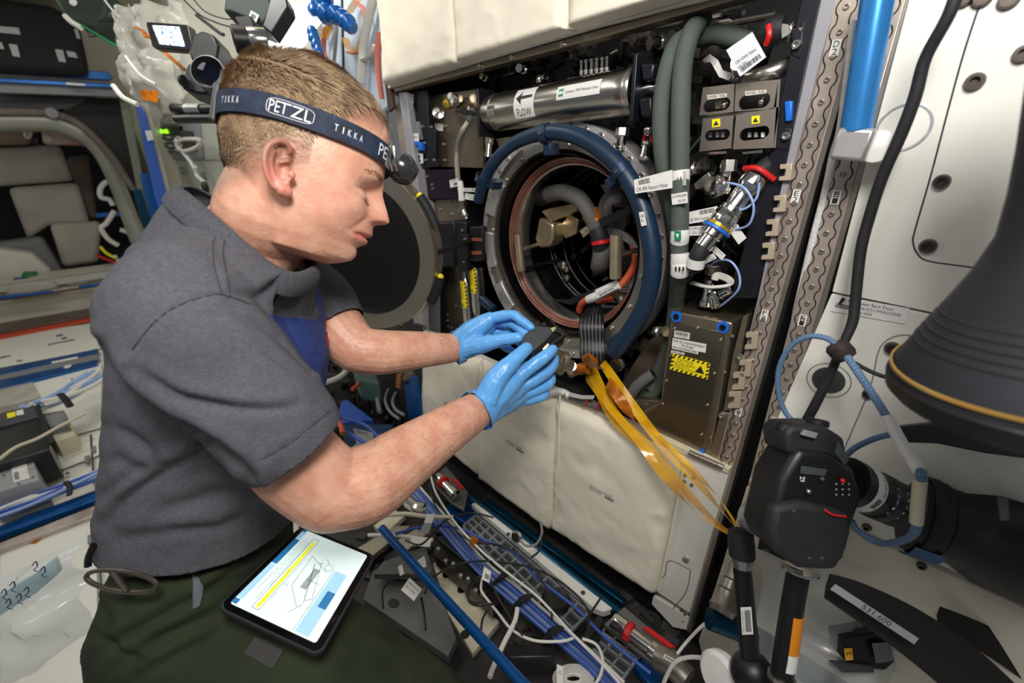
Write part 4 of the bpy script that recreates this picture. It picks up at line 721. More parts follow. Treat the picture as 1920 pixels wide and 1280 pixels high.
# ---------------------------------------------------------------- upper door with quilted cover
ud = thing('upper_rack_door', 'white upper rack door with cream quilted cover along the top', 'door', onY(1000, 80, -.03))
part('door_panel', MB().prism([onY(u, v, -.02) for u, v in ((708, -25), (727, 166), (735, 164), (1120, 50), (1520, -50), (1500, -120), (700, -80))], (0, .03, 0)), M_['wpanel'], ud, bevel=.002)
part('bottom_rail', MB().prism([onY(u, v, -.012) for u, v in ((735, 164), (1120, 56), (1510, -48), (1510, -38), (1120, 72), (740, 172))], (0, .03, 0)), M_['bronze'], ud, bevel=.002)
for px, sd in (([(716, -80), (866, -90), (872, 122), (732, 164)], 11), ([(862, -90), (1085, -100), (1078, 60), (872, 122)], 13), ([(1085, -100), (1520, -110), (1500, -62), (1078, 60)], 17)): quilt(px, sd=sd, y0=-.022, parent=ud, th=.035, nx=40, ny=40)
screws(ud, [onY(713, 14, -.021)], YN, .005)
for u, v in ((1060, 92), (965, 116), (905, 132)): fitting('edge_clip', 'little metal clip on the lower edge of the upper door', u, v - 9, -.005, (0, -1, -.2), .005, .012, group='clips along the upper door edge')
# ================================================================= right hand side
def PR(px, y, d, mb=None): return (mb or MB()).prism([onY(u, v, y) for u, v in px], (0, d, 0))
rd = thing('neighbour_rack_door', 'white rack door with inset panel at the right, labelled Lower Rack Door', 'door', onY(1700, 1000, -.02))
yd = -.02
part('upper_panel', PR([(1712, -30), (2300, -30), (2300, 700), (1560, 547)], yd, .03), M_['wpanel'], rd, bevel=.001)
part('lower_panel', PR([(1559, 551), (2300, 705), (2300, 1300), (1586, 980), (1405, 905)], yd, .03), M_['wpanel'], rd, bevel=.001)
part('bottom_panel', PR([(1400, 912), (1588, 990), (2300, 1310), (2300, 1900), (1340, 1330), (1310, 1200)], yd + .006, .03), mat('cream_panel', (206, 202, 186), .4, var=.03), rd, bevel=.001)
def lineY(px, y, w, m, nm, k=5): return part(nm, MB().tube([onY(u, v, y) for u, v in px], w, 5, k), m, rd)
lineY([(1850, -30), (1810, 90), (1782, 190), (1745, 330), (1716, 430), (1712, 455), (1722, 478), (1745, 490), (1830, 502), (1960, 520)], yd, .0009, M_['dgrey'], 'inset_seam')
lineY([(1960, 640), (1740, 632), (1690, 628), (1660, 640), (1645, 665), (1630, 730), (1580, 850), (1560, 920)], yd, .0009, M_['grey2'], 'inset_seam')
for u, v, r in ((1809, -4, .0085), (1843, -4, .0085), (1893, -1, .0085), (1828, 153, .0085), (1919, 101, .008), (1766, 340, .008), (1740, 461, .0085), (1673, 652, .0085), (1628, 738, .007), (1625, 988, .006), (1728, 1060, .006)):
    link('fastener', screw_mesh(r, mat('dark_screw', (92, 84, 78), .35, .8, var=.2), 16, key='fst'), rd, orient(onY(u, v, yd - .0005), V((0, -1, 0))))
p = onY(1693, 240, yd); part('round_recess', MB().lathe(p, V((0, -1, 0)), [(0, -.004), (.019, -.002), (.024, .0006), (.025, .0012), (.0262, .0006), (.0262, -.001)], 40), mat('recess_disc', (206, 206, 210), .25, .5), rd)
p = onY(1553, 713, yd); part('latch_plug', MB().lathe(p, V((0, -1, 0)), [(0, .001), (.0195, .001), (.0205, 0)], 36), mat('plug_dark', (66, 66, 66), .45), rd, label='dark grey round latch plug'); part('plug_ring', MB().lathe(p, V((0, -1, 0)), [(.026, .0), (.0265, .0008), (.0275, 0)], 36), M_['grey2'], rd)
decal(rd, YQ([(1567, 553), (1706, 578), (1697, 607), (1558, 583)], yd - .0006), [('FCF Lower Rack Door', .20, .12, .82, .32), ('P/N 67211MFAG10300', .36, .42, .92, .60), ('S/N 2003', .34, .70, .56, .86)], (.04, .45, .26, .72))
decal(rd, YQ([(1580, 556), (1585, 561), (1575, 572), (1572, 568)], yd - .0018), m=M_['ink'])
# blue handrail
hr = thing('handrail', 'bright blue metal handrail standing off the rack at the top right', 'handrail', onY(1602, 262, -.07))
a, b = onY(1655, -60, -.07), onY(1604, 246, -.07); part('bar', MB().tube([a, b], .0155, 20, 4), M_['blue2'], hr)
dn = (b - a).normalized(); part('end_block', MB().box(b + dn * .014, .036, .028, .034, Matrix.Rotation(.12, 3, 'Y')), M_['alu'], hr, bevel=.004)
part('mount_disc', MB().lathe(b + dn * .018 + V((.022, .02, 0)), V((0, -1, 0)), [(0, .02), (.016, .018), (.018, .012), (.018, -.04), (0, -.04)], 24), M_['label'], hr); part('stand_off', MB().cyl(b + dn * .014, b + dn * .014 + V((0, .07, 0)), .011), M_['alu'], hr)
solo('white_rope', MB().tube([onY(1600, 40, -.02), onY(1577, 230, -.03), onY(1563, 290, -.02), onY(1548, 360, -.01), onY(1527, 440, -.01), onY(1508, 520, -.006), onY(1492, 590, 0), onY(1488, 625, .01), onY(1497, 640, .02)], [.0035, .004, .005, .005, .005, .0052, .005, .0045, .003], 10, 6), mat('white_braid', (206, 204, 200), .7, var=.1, scale=120, bump=.6, bscale=240), 'white braided cable running down between the two seat tracks', 'cable')
solo('thin_white_line', MB().tube([onY(1500, 735, .01), onY(1470, 800, .01), onY(1440, 890, .01), onY(1412, 980, .01)], .0016, 6, 5), M_['wcable'], 'thin white line low between the two seat tracks', 'cable')
solo('black_cable', MB().tube([onY(1800, -30, -.10), onY(1778, 30, -.10), onY(1735, 110, -.09), onY(1716, 180, -.085), onY(1690, 250, -.08), onY(1655, 330, -.075), onY(1632, 400, -.07), onY(1614, 470, -.07), onY(1604, 560, -.075), onY(1598, 605, -.08), onY(1576, 655, -.09), onY(1555, 705, -.09), onY(1525, 765, -.09), onY(1505, 800, -.08)], [.0055, .0055, .0055, .006, .0062, .006, .006, .006, .006, .006, .005, .0055, .0062, .006], 12, 6), M_['rubber'], 'long black taped cable hanging in front of the white door', 'cable')
solo('ferrite_clamp', MB().lathe(onY(1566, 646, -.10), onY(1590, 672, -.10) - onY(1566, 646, -.10), [(0, -.002), (.010, -.002), (.0135, .002), (.0135, .016), (.011, .021), (0, .021)], 20), mat('dark_brown_plastic', (44, 34, 34), .6, bump=.4, bscale=200), 'small dark cylindrical clamp gathering the blue and black cables', 'clamp')
bc = solo('blue_cable', MB().tube([onY(1572, 650, -.10), onY(1550, 634, -.10), onY(1515, 631, -.10), onY(1482, 650, -.10), onY(1461, 690, -.10), onY(1460, 735, -.10), onY(1474, 775, -.10), onY(1502, 800, -.10)], .0036, 10, 6), M_['bluebraid'], 'blue braided cable looping left of the camera clamp', 'cable')
b2 = solo('blue_cable', MB().tube([onY(1588, 668, -.11), onY(1610, 700, -.12), onY(1640, 745, -.13), onY(1665, 785, -.14), onY(1690, 830, -.15), onY(1716, 875, -.16), onY(1728, 890, -.17), onY(1722, 935, -.17), onY(1719, 985, -.17), onY(1700, 1010, -.16), onY(1650, 1018, -.14), onY(1610, 995, -.13), onY(1596, 975, -.12)], [.0045] * 4 + [.005] * 5 + [.004] * 4, 10, 6), M_['bluebraid'], 'blue braided cable with white sleeves running down to the long lens', 'cable')
part('sleeve', MB().tube([onY(1662, 778, -.14), onY(1690, 830, -.15), onY(1724, 885, -.165)], .0062, 12, 4), M_['label'], b2, label='white sleeve'); part('sleeve', MB().tube([onY(1725, 900, -.172), onY(1721, 940, -.172), onY(1718, 980, -.172)], .0062, 12, 4), mat('cream_sleeve', (200, 192, 168), .5), b2, label='cream sleeve')
solo('thin_black_cable', MB().tube([onY(1590, 672, -.10), onY(1620, 690, -.10), onY(1655, 705, -.10), onY(1700, 712, -.11)], .0026, 8, 5), M_['bcable'], 'thin black cable curving from the clamp to the large lens', 'cable')
solo('blue_grey_cable', MB().tube([onY(1588, 852, -.10), onY(1605, 838, -.11), onY(1640, 822, -.12), onY(1678, 812, -.13)], .0036, 8, 5), M_['bluebraid'], 'short blue grey cable stub behind the camera', 'cable')
# ---- the still camera
def A(u, v, z): return at(u, v, z)
cz = wdir(V((0, 0, 1))); cx = wdir(V((1, 0, 0))); cy = wdir(V((0, 1, 0)))
def AP_(px, z, d, mb=None): return (mb or MB()).prism([A(u, v, z) for u, v in px], cz * d)
cm = thing('still_camera', 'black still camera body turned on its side at the lower right', 'camera', A(1520, 1080, .5))
part('body', AP_([(1486, 862), (1500, 840), (1560, 850), (1604, 880), (1622, 930), (1600, 990), (1592, 1030), (1570, 1072), (1500, 1068), (1450, 1030), (1440, 1000), (1452, 950), (1464, 900)], .50, .06), M_['black'], cm, bevel=.008, seg=3)
part('prism_hump', AP_([(1472, 812), (1484, 797), (1545, 796), (1586, 822), (1592, 868), (1570, 885), (1498, 858), (1476, 850)], .505, .05), M_['rubber'], cm, bevel=.007, seg=3)
part('viewfinder', MB().lathe(A(1480, 800, .52), cx * -1 + cy * .9, [(0, 0), (.010, 0), (.012, .004), (.010, .012), (0, .012)], 20), M_['black'], cm); part('hot_shoe', AP_([(1511, 806), (1535, 812), (1530, 823), (1504, 816)], .498, .006), M_['grey2'], cm, bevel=.001)
part('dial', MB().lathe(A(1532, 797, .52), cy * -1 + cx * .2, [(0, 0), (.012, 0), (.012, .006), (.010, .008), (0, .008)], 24), M_['black'], cm)
part('grip', AP_([(1452, 950), (1500, 940), (1592, 960), (1600, 1000), (1585, 1050), (1556, 1072), (1500, 1068), (1452, 1035), (1444, 1000)], .49, .02), M_['rubber'], cm, bevel=.008, seg=3)
part('lcd_panel', AP_([(1504, 874), (1552, 880), (1548, 893), (1502, 888)], .497, .003), mat('lcd_grey', (66, 70, 72), .2), cm, bevel=.0008)
part('side_screen', AP_([(1572, 826), (1592, 862), (1584, 872), (1566, 850)], .502, .002), mat('lcd_grey'), cm)
ib = MB(); text_fn(ib, 'Z9', lambda s, t: A(1509 - t * 9 , 893 + s * 10 , .488), 0, 0, 1, 1); 
for i in range(9): text_fn(ib, '+', lambda s, t, i=i: A(1566 + (i % 3) * 12 + s * 4, 905 + (i // 3) * 10 + t * 4, .496), 0, 0, 1, 1)
part('lettering', ib, M_['wink'], cm, smooth=0)
part('red_swoosh', MB().tube([A(1545, 955, .489), A(1562, 965, .486), A(1586, 968, .487)], .0012, 6, 4), M_['red'], cm, label='red curved accent')
for u, v in ((1516, 921), (1487, 957), (1542, 898), (1516, 1045), (1540, 1045)): part('button', MB().ball(A(u, v, .492), .0028, 6), M_['chrome'] if u == 1516 and v < 1000 else M_['dgrey'], cm)
part('red_button', MB().ball(A(1580, 901, .496), .003, 6), M_['red'], cm)
# lens: mount -> silver label band -> barrel
la, lb_ = A(1585, 900, .53), A(1720, 965, .55); ld3 = (lb_ - la).normalized(); 
ln_ = thing('camera_lens', 'short black lens with a white label band and red marks on the camera', 'lens', la)
part('mount', MB().lathe(la, ld3, [(0, 0), (.030, 0), (.030, .012), (.028, .014), (0, .014)], 32), M_['black'], ln_)
part('barrel', MB().lathe(la + ld3 * .012, ld3, [(0, 0), (.028, 0), (.029, .02), (.0285, .022), (.0285, .034), (.030, .035), (.030, .05), (.027, .052), (.027, .075), (0, .075)], 36), M_['black'], ln_)
part('label_band', MB().lathe(la + ld3 * .014, ld3, [(.0292, 0), (.0296, .0003), (.0296, .0145), (.0292, .015)], 36), M_['label'], ln_, label='white label band')
x3, y3, _ = frame(ld3); cam_dir = (CP - la).normalized(); cam_dir = (cam_dir - ld3 * cam_dir.dot(ld3)).normalized(); s3 = ld3.cross(cam_dir)
ib = MB(); f3 = lambda s0, a0: (lambda s, t: la + ld3 * (s0 + .010 * (1 - t)) + (cam_dir * math.cos(a0 + s) + s3 * math.sin(a0 + s)) * .0302)
text_fn(ib, '24-120 DX', f3(.016, -.9), 0, 0, .9, .35); bars(ib, f3(.016, .1), 0, .1, .5, .8)
part('lettering', ib, M_['ink'], ln_, smooth=0)
ib = MB()
for i, tx in enumerate(('.4', '.5', '.7', '1', '2')): text_fn(ib, tx, f3(.036, -.7 + i * .28), 0, 0, .1, .35)
for i, tx in enumerate(('22', '16', '11', '8', '4')): text_fn(ib, tx, f3(.052, -.7 + i * .28), 0, 0, .1, .3)
part('lettering', ib, M_['wink'], ln_, smooth=0); part('grip_ring', MB().lathe(la + ld3 * .065, ld3, [(.0275, 0), (.029, .001), (.029, .018), (.0275, .019)], 36), M_['rubber'], ln_)
# long telephoto going off frame
ta, tb_ = A(1700, 958, .58), A(2050, 1075, .50); td = (tb_ - ta).normalized()
tl = thing('telephoto_lens', 'long black telephoto lens running out of frame at the lower right', 'lens', ta)
part('barrel', MB().lathe(ta, td, [(0, -.002), (.038, 0), (.050, .004), (.052, .03), (.048, .034), (.048, .05), (.053, .06), (.060, .075), (.064, .12), (.068, .22), (.068, .4), (0, .4)], 48), mat('lens_black', (19, 20, 22), .5, bump=.1, bscale=100), tl)
part('mount_collar', MB().lathe(ta + td * .01, td, [(.0525, 0), (.054, .001), (.054, .012), (.0525, .013)], 48), M_['rubber'], tl)
part('blue_cloth_strip', MB().lathe(ta + td * .004, td, [(.0555, .0), (.0556, .030)], 20, .2, 1.2), mat('blue_cloth', (58, 96, 130), .8, bump=.4, bscale=200), tl, label='blue fabric strap pad')
part('name_plate', PR([(1870, 935), (1890, 935), (1893, 975), (1876, 975)], -.3, .002), M_['dgrey'], tl)
# giant foreground lens (out of focus)
gc_ = A(2022, 690, .31); gd = wdir(V((.18, .93, .28))).normalized()
_gp = [(.058, -.074), (.078, -.04), (.092, -.015)]
gl_ = thing('large_lens', 'very large blurred black lens with a gold ring hanging close at the right edge', 'lens', gc_)
part('hood', MB().lathe(gc_ - gd * .14, gd, [(0, -.15), (.052, -.15), (.046, -.07), (.046, -.02), (.047, .01), (.050, .04), (.060, .066), (.078, .10), (.092, .125), (.1005, .14), (.103, .146), (.104, .160), (.101, .166), (.092, .17), (.088, .12), (0, .10)], 72), mat('lens_dark', (30, 32, 38), .5, var=.2, scale=8, bump=.1, bscale=60), gl_)
part('gold_ring', MB().lathe(gc_, gd, [(.1015, 0), (.1032, .0005), (.1036, .0025), (.1025, .003)], 72), mat('gold_ring', (214, 170, 92), .3, .7), gl_, label='thin gold ring')
for i in range(9):
    t_ = -.070 + i * .006; r_ = float(np.interp(t_, [-.074, -.04, -.015], [.058, .078, .092])); part('grip_ridge', MB().lathe(gc_ + gd * t_, gd, [(r_ - .001, 0), (r_ + .0012, .0006), (r_ + .0016, .002), (r_ + .001, .003)], 64), M_['rubber'], gl_)
part('front_lip', MB().lathe(gc_ + gd * .008, gd, [(.1035, 0), (.1055, .002), (.1055, .012), (.103, .014)], 64), M_['black'], gl_)
solo('strap_bar', AP_([(1690, 800), (1780, 790), (1925, 815), (1925, 860), (1850, 850), (1760, 832), (1700, 830)], .50, .01), M_['black'], 'black flat strap behind the big lens hood', 'strap', bevel=.002)
# ---- clamp arms
def arm(lab, pts, rr, m, n=18): return [part('tube', MB().tube([A(*p) for p in pts], rr, n, 4), m, lab)]
a1 = thing('clamp_arm', 'black clamp arm with ribbed grip taped at its top, left of two', 'support arm', A(1410, 1280, .62), 'black clamp arms')
part('tube', MB().tube([A(1391, 1062, .62), A(1400, 1160, .62), A(1408, 1255, .62)], [.0125, .0128, .014], 18, 4), M_['black'], a1)
part('grip', MB().lathe(A(1388, 996, .62), A(1392, 1050, .62) - A(1388, 996, .62), [(0, 0), (.016, 0), (.0175, .004), (.017, .012), (.018, .016), (.0175, .036), (.013, .040), (0, .040)], 14), M_['rubber'], a1)
part('collar_nut', MB().lathe(A(1391, 1044, .62), cy, [(0, 0), (.017, 0), (.017, .006), (.014, .008), (.014, .014), (0, .014)], 10), M_['steel'], a1)
part('knob', MB().lathe(A(1400, 966, .63), cx * .3 - cz + cy * -.1, [(0, .03), (.019, .03), (.0225, .024), (.0225, .006), (.017, 0), (0, 0)], 32), M_['alu'], a1, label='silver round knob'); part('joint_block', MB().tube([A(1404, 992, .66), A(1418, 960, .67), A(1428, 935, .68)], .011, 12, 3), M_['steeld'], a1)
part('base_joint', MB().ball(A(1411, 1262, .62), .030, 12, (1, 1, 1)), M_['black'], a1)
decal(a1, [A(1388, 1138, .6045), A(1408, 1137, .6045), A(1412, 1188, .6045), A(1391, 1189, .6045)], (), (.32, .1, .85, .9), extra=lambda ib, fn: text_fn(ib, 'Multi-use Bracket', lambda s, t: fn(.06 + t * .14, 1 - s), .1, 0, .9, 1))
a2 = thing('clamp_arm', 'black clamp arm with orange and white label band, right of two', 'support arm', A(1470, 1280, .56), 'black clamp arms')
d2 = A(1468, 1262, .56) - A(1496, 1060, .56); part('tube', MB().tube([A(1496, 1075, .56), A(1485, 1140, .56), A(1474, 1210, .56), A(1464, 1280, .56)], .0135, 20, 4), M_['black'], a2)
part('label_band', MB().tube([A(1485, 1148, .56), A(1475, 1217, .56)], .0139, 20, 2), mat('orange_label', (214, 130, 24), .35), a2, label='orange label band')
part('label_band', MB().tube([A(1475, 1217, .56), A(1470, 1249, .56)], .0139, 20, 2), M_['label'], a2, label='white label band')
ib = MB(); text_fn(ib, 'P/N SEG3312', lambda s, t: A(1466 + t * 8 - s * 0 + 4, 1247 - s * 28, .545), 0, 0, 1, 1); text_fn(ib, 'MADE IN', lambda s, t: A(1474 + t * 8, 1196 - s * 30, .545), 0, 0, 1, 1); part('lettering', ib, M_['ink'], a2, smooth=0)
part('collar_nut', MB().lathe(A(1500, 1062, .56), d2, [(0, 0), (.016, 0), (.022, .003), (.022, .006), (.016, .008), (0, .010)], 12), M_['steel'], a2); part('base_collar', MB().lathe(A(1466, 1266, .56), d2, [(0, 0), (.0165, 0), (.0165, .006), (0, .006)], 20), M_['steeld'], a2)
part('lever', MB().tube([A(1470, 1058, .56), A(1485, 1066, .55), A(1505, 1074, .545)], .003, 8, 4), M_['steeld'], a2)
# straps at the lower right
def strap(lab, rows, m, th=.002):
    cols_ = [catmull([A(*r[j]) for r in rows], 6) for j in range(3)]; return solo('strap', MB().shell([list(x) for x in zip(*cols_)], th), m, lab, 'strap', smooth=60)
s1 = strap('wide black strap labelled 531.600 crossing the lower right corner', [[(1555, 1075, .56), (1548, 1098, .56), (1545, 1118, .57)], [(1610, 1090, .55), (1600, 1120, .55), (1590, 1150, .56)], [(1700, 1130, .54), (1682, 1170, .54), (1668, 1206, .55)], [(1790, 1185, .53), (1765, 1225, .53), (1745, 1268, .54)], [(1870, 1250, .52), (1840, 1290, .52), (1815, 1330, .53)], [(1940, 1320, .51), (1900, 1360, .51), (1880, 1400, .52)]], mat('strap_black', (20, 17, 15), .75, bump=.3, bscale=300))
decal(s1, [A(1566, 1094, .54), A(1722, 1196, .52), A(1713, 1207, .52), A(1556, 1104, .54)], [('531.600', .36, .15, .70, .85)], m=mat('grey_label', (150, 152, 150), .5))
s2 = strap('short black strap end with orange tape at the right edge', [[(1762, 1136, .60), (1756, 1152, .60), (1758, 1172, .60)], [(1800, 1150, .59), (1795, 1172, .59), (1792, 1196, .59)], [(1870, 1180, .58), (1862, 1205, .58), (1856, 1232, .58)], [(1960, 1225, .57), (1950, 1255, .57), (1940, 1290, .57)]], mat('strap_black'))
part('orange_tape', MB().tube([A(1790, 1200, .59), A(1806, 1212, .585), A(1815, 1224, .58), A(1840, 1226, .58)], .004, 8, 4), M_['kapd'], s2, label='orange tape')
# cream edge gap, teal rail, bag etc. at bottom right
solo('teal_handrail', MB().tube([A(1330, 1158, .80), A(1400, 1186, .79), A(1480, 1236, .76), A(1580, 1300, .72)], .0205, 18, 4), M_['teal'], 'shiny teal tube handrail crossing the bottom right', 'handrail')
solo('rail_coupler', MB().lathe(A(1352, 1150, .78), A(1372, 1090, .80) - A(1352, 1150, .78), [(0, 0), (.020, 0), (.024, .01), (.022, .014), (.022, .04), (.018, .044), (.018, .06), (.013, .064), (.013, .10), (0, .10)], 14), M_['steeld'], 'steel knurled coupler rising from the teal handrail end', 'fitting')
pk = thing('white_puck', 'round white puck on a grey stem at the bottom centre right', 'knob', A(1345, 1262, .66)); part('disc', MB().lathe(A(1352, 1264, .66), wdir(V((-.9, -.1, -.45))), [(0, -.012), (.030, -.012), (.034, -.004), (.034, .006), (.028, .011), (0, .012)], 36), M_['label'], pk); part('stem', MB().cyl(A(1358, 1266, .66), A(1388, 1272, .68), .017), M_['steeld'], pk)
solo('white_cable', MB().tube([A(1240, 1290, .8), A(1262, 1245, .78), A(1290, 1232, .76), A(1330, 1234, .72), A(1375, 1235, .68)], .0036, 8, 6), M_['wcable'], 'white cable looping to the white puck', 'cable')
solo('white_cable', MB().tube([A(1270, 1225, .85), A(1290, 1200, .85), A(1320, 1170, .82), A(1345, 1160, .80)], .003, 8, 6), M_['wcable'], 'thin white cable rising to the teal handrail', 'cable')
sb = thing('sensor_box', 'small black box with yellow label inside the clear bag at the bottom right', 'device', A(1630, 1270, .7)); part('housing', AP_([(1578, 1195), (1640, 1185), (1665, 1190), (1680, 1240), (1660, 1258), (1600, 1250), (1582, 1235)], .66, .03), M_['black'], sb, bevel=.003); decal(sb, [A(1582, 1215, .655), A(1597, 1214, .655), A(1599, 1236, .655), A(1585, 1237, .655)], [('M', .2, .3, .8, .6)], m=mat('amber_label', (226, 160, 30), .4)); decal(sb, [A(1634, 1205, .655), A(1668, 1203, .655), A(1676, 1238, .655), A(1642, 1242, .655)], (), m=M_['grey2']); part('clasp', AP_([(1560, 1244), (1640, 1250), (1640, 1262), (1580, 1262)], .655, .01), M_['dgrey'], sb, bevel=.002)
solo('dark_tube', MB().tube([A(1480, 1180, .72), A(1540, 1215, .70), A(1585, 1230, .68)], .018, 14, 4), M_['steeld'], 'dim cylindrical tube inside the clear bag', 'tube')
clear = mat('clear_plastic', (225, 228, 226), .12, alpha=.22, bump=.8, bscale=9)
def bag(lab, outl, z, sd, m=None, amp=.02, n=22, name='clear_bag'):
    P = [A(u, v, z) for u, v in outl]; G = []
    for i in range(n + 1):
        row = []
        for j in range(n + 1):
            s, t = i / n, j / n; p = (P[0] * (1 - s) + P[1] * s) * (1 - t) + (P[3] * (1 - s) + P[2] * s) * t; e = math.sin(math.pi * s) * math.sin(math.pi * t)
            row.append(p - cz * (amp * 1.6 * e ** .5 + amp * fract(p, 16, sd)) + cx * fract(p, 7, sd + 4) * .012 + cy * fract(p, 7, sd + 9) * .012)
        G.append(row)
    return solo(name, MB().shell(G, .0004), m or clear, lab, 'plastic bag', smooth=80)
bag('crumpled clear plastic bag behind the camera arms at the bottom right', [(1425, 1020), (1600, 1080), (1760, 1300), (1420, 1300)], .70, 3)
part_tag = thing('paper_tag', 'white barcode tag with small print hanging left of the camera', 'tag', A(1432, 890, .60)); decal(part_tag, [A(1404, 900, .61), A(1440, 853, .60), A(1470, 876, .59), A(1438, 918, .60)], [('MWA Bracket', .1, .62, .8, .72), ('S/N 1014', .1, .8, .6, .9)], (.15, .22, .85, .48), name='tag_card', m=mat('tag_white'))
solo('black_strap_end', MB().shell([[A(1424, 1010, .72), A(1440, 990, .70), A(1490, 1020, .66)], [A(1420, 1028, .72), A(1450, 1040, .69), A(1520, 1075, .62)]], .002), M_['rubber'], 'black strap behind the camera grip', 'strap')
# ---- amber tape strands from the ring down to the clamp arm
def ribbon(lab, pts, w, tw=0, m='kap'):
    P = catmull([onY(*p) for p in pts], 8); rows = []
    for i, p in enumerate(P):
        t = (P[min(i + 1, len(P) - 1)] - P[max(i - 1, 0)]).normalized(); s = t.cross(V((0, -1, 0))).normalized(); f = i / (len(P) - 1); ww = w * (1 - f * .3); tws = tw * math.sin(f * 5); dd = (s * math.cos(tws) + V((0, -1, 0)) * math.sin(tws)); rows.append([p - dd * ww / 2, p + V((0, -.001, 0)), p + dd * ww / 2])
    return solo('tape_strand', MB().shell(rows, .0004), M_[m], lab, 'tape', smooth=80)
ribbon('widest amber tape strand, crumpled near the ring, drawn down to the clamp arm', [(1108, 690, -.01), (1130, 740, -.03), (1160, 790, -.045), (1215, 840, -.065), (1290, 925, -.10), (1350, 985, -.14), (1388, 1005, -.16)], .032, .5)
ribbon('right hand amber tape strand stretched straight to the clamp arm', [(1130, 680, -.02), (1180, 752, -.035), (1240, 830, -.06), (1310, 905, -.10), (1360, 965, -.14), (1392, 1000, -.16)], .022, .9)
ribbon('middle amber tape strand twisted over the quilted cover', [(1100, 705, -.01), (1150, 770, -.05), (1200, 830, -.07), (1250, 900, -.09), (1320, 970, -.13), (1385, 1008, -.16)], .020, 1.2)
ribbon('short thick amber tape flap with bright folds below the ring', [(1140, 716, -.03), (1160, 745, -.05), (1180, 775, -.05), (1195, 797, -.04)], .026, .8, 'kapd')
ribbon('outermost amber tape strand, thin, over the white door edge', [(1165, 745, -.03), (1230, 812, -.055), (1290, 870, -.09), (1345, 930, -.13), (1390, 998, -.16)], .012, 1.4)
tw_ = solo('taped_bundle', MB().tube([onY(1070, 698, -.03), onY(1085, 692, -.03), onY(1105, 690, -.03)], .013, 14, 4), M_['kapd'], 'black cable bundle wrapped in dark amber tape below the ring', 'tape'); solo('curled_tape', MB().shell([[onY(1090, 668, -.05), onY(1104, 660, -.07), onY(1122, 675, -.05)], [onY(1092, 676, -.05), onY(1108, 672, -.075), onY(1118, 690, -.05)], [onY(1110, 690, -.05), onY(1122, 686, -.06), onY(1136, 694, -.05)]], .0004), M_['kapd'], 'curled amber tape end on top of the black wires', 'tape')
rc = thing('round_connector', 'large round steel connector plug behind the near glove', 'connector', onY(1050, 690, -.08)); p = onY(1042, 676, -.10); part('shell', MB().lathe(p, wdir(V((1, .35, .35))), [(0, .002), (.022, .002), (.0245, 0), (.0255, .004), (.0235, .010), (.0265, .013), (.0265, .020), (.016, .024), (.013, .04), (0, .04)], 32), M_['bronze'], rc); part('clear_clamp', MB().tube([p + wdir(V((1, .35, .35))).normalized() * .04, onY(1072, 696, -.03)], .011, 14, 3), M_['alu'], rc)
lc_ = solo('white_wrapped_cable', MB().tube([onY(1020, 745, -.035), onY(1048, 733, -.035), onY(1068, 742, -.03)], .0085, 14, 4), M_['label'], 'white sleeved end of a dark cable lying on the lower door top', 'cable'); part('black_line', MB().tube([onY(1061, 738, -.032), onY(1063, 739, -.032)], .0088, 14, 1), M_['ink'], lc_)
solo('tie_head', MB().shell([[onY(1066, 737, -.04), onY(1090, 742, -.04), onY(1113, 742, -.04)], [onY(1066, 743, -.04), onY(1090, 748, -.04), onY(1112, 748, -.04)]], .004), M_['wcable'], 'flat white tie strap on the lower door top', 'cable tie', bevel=.001)
dc = solo('dark_cable', MB().tube([onY(1070, 743, -.025), onY(1100, 753, -.02), onY(1130, 764, -.015), onY(1150, 775, 0)], .010, 12, 4), M_['bbraid'], 'dark braided cable with two red ties beside the white sleeve', 'cable')
for u, v in ((1099, 752), (1121, 760)): part('red_tie', MB().tube([onY(u + 4, v - 8, -.032), onY(u, v, -.034), onY(u - 3, v + 8, -.03)], .0028, 8, 3), M_['red'], dc, label='red cable tie')
# ================================================================= the person
def C3(u, v, z): return at(u, v, z)
HZ = .54; pp = math.radians(14); ps = math.radians(18)
cF0 = V((math.cos(pp), math.sin(pp), 0)); cU = V((math.sin(pp), -math.cos(pp), 0))
HF = wdir(cF0 * math.cos(ps) + V((0, 0, 1)) * math.sin(ps)).normalized(); HU = wdir(cU).normalized(); HN = wdir(V((0, 0, -1)) * math.cos(ps) + cF0 * math.sin(ps)).normalized()
HO = at(570, 300, HZ); k_ = HZ / .56
def H(a, y, b): return HO + HF * a + HN * y + HU * b          # head frame: forward, to the right side, up
def hpx(u, v, off):                                            # pixel -> point on the plane at lateral offset
    d = ray(u, v); t = ((HO + HN * off) - CP).dot(HN) / d.dot(HN); return CP + d * t
def itp(x, T):
    T = sorted(T); return float(np.interp(x, [t[0] for t in T], [t[1] for t in T]))
FP = [(-.124, .050), (-.119, .060), (-.112, .070), (-.10, .079), (-.08, .088), (-.06, .093), (-.04, .0955), (-.02, .096), (0, .097), (.012, .1015), (.03, .1005), (.06, .0985), (.083, .089), (.10, .076), (.115, .054), (.126, .024), (.1305, -.006)]
BP = [(-.124, -.010), (-.11, -.025), (-.09, -.045), (-.06, -.066), (-.034, -.084), (-.006, -.0945), (.03, -.1), (.065, -.096), (.09, -.085), (.11, -.064), (.122, -.040), (.1305, -.008)]
WP = [(-.124, .030), (-.119, .044), (-.10, .053), (-.08, .059), (-.06, .064), (-.03, .0695), (0, .0735), (.04, .0765), (.075, .073), (.10, .060), (.118, .040), (.126, .024), (.1305, .003)]
NP = [(.01, 0), (0, .006), (-.012, .0095), (-.023, .016), (-.034, .0225), (-.041, .0255), (-.046, .0245), (-.0505, .017), (-.0545, .004), (-.058, 0)]
NS = [(.01, .006), (0, .0075), (-.02, .0085), (-.036, .0115), (-.045, .0145), (-.052, .014), (-.058, .012)]
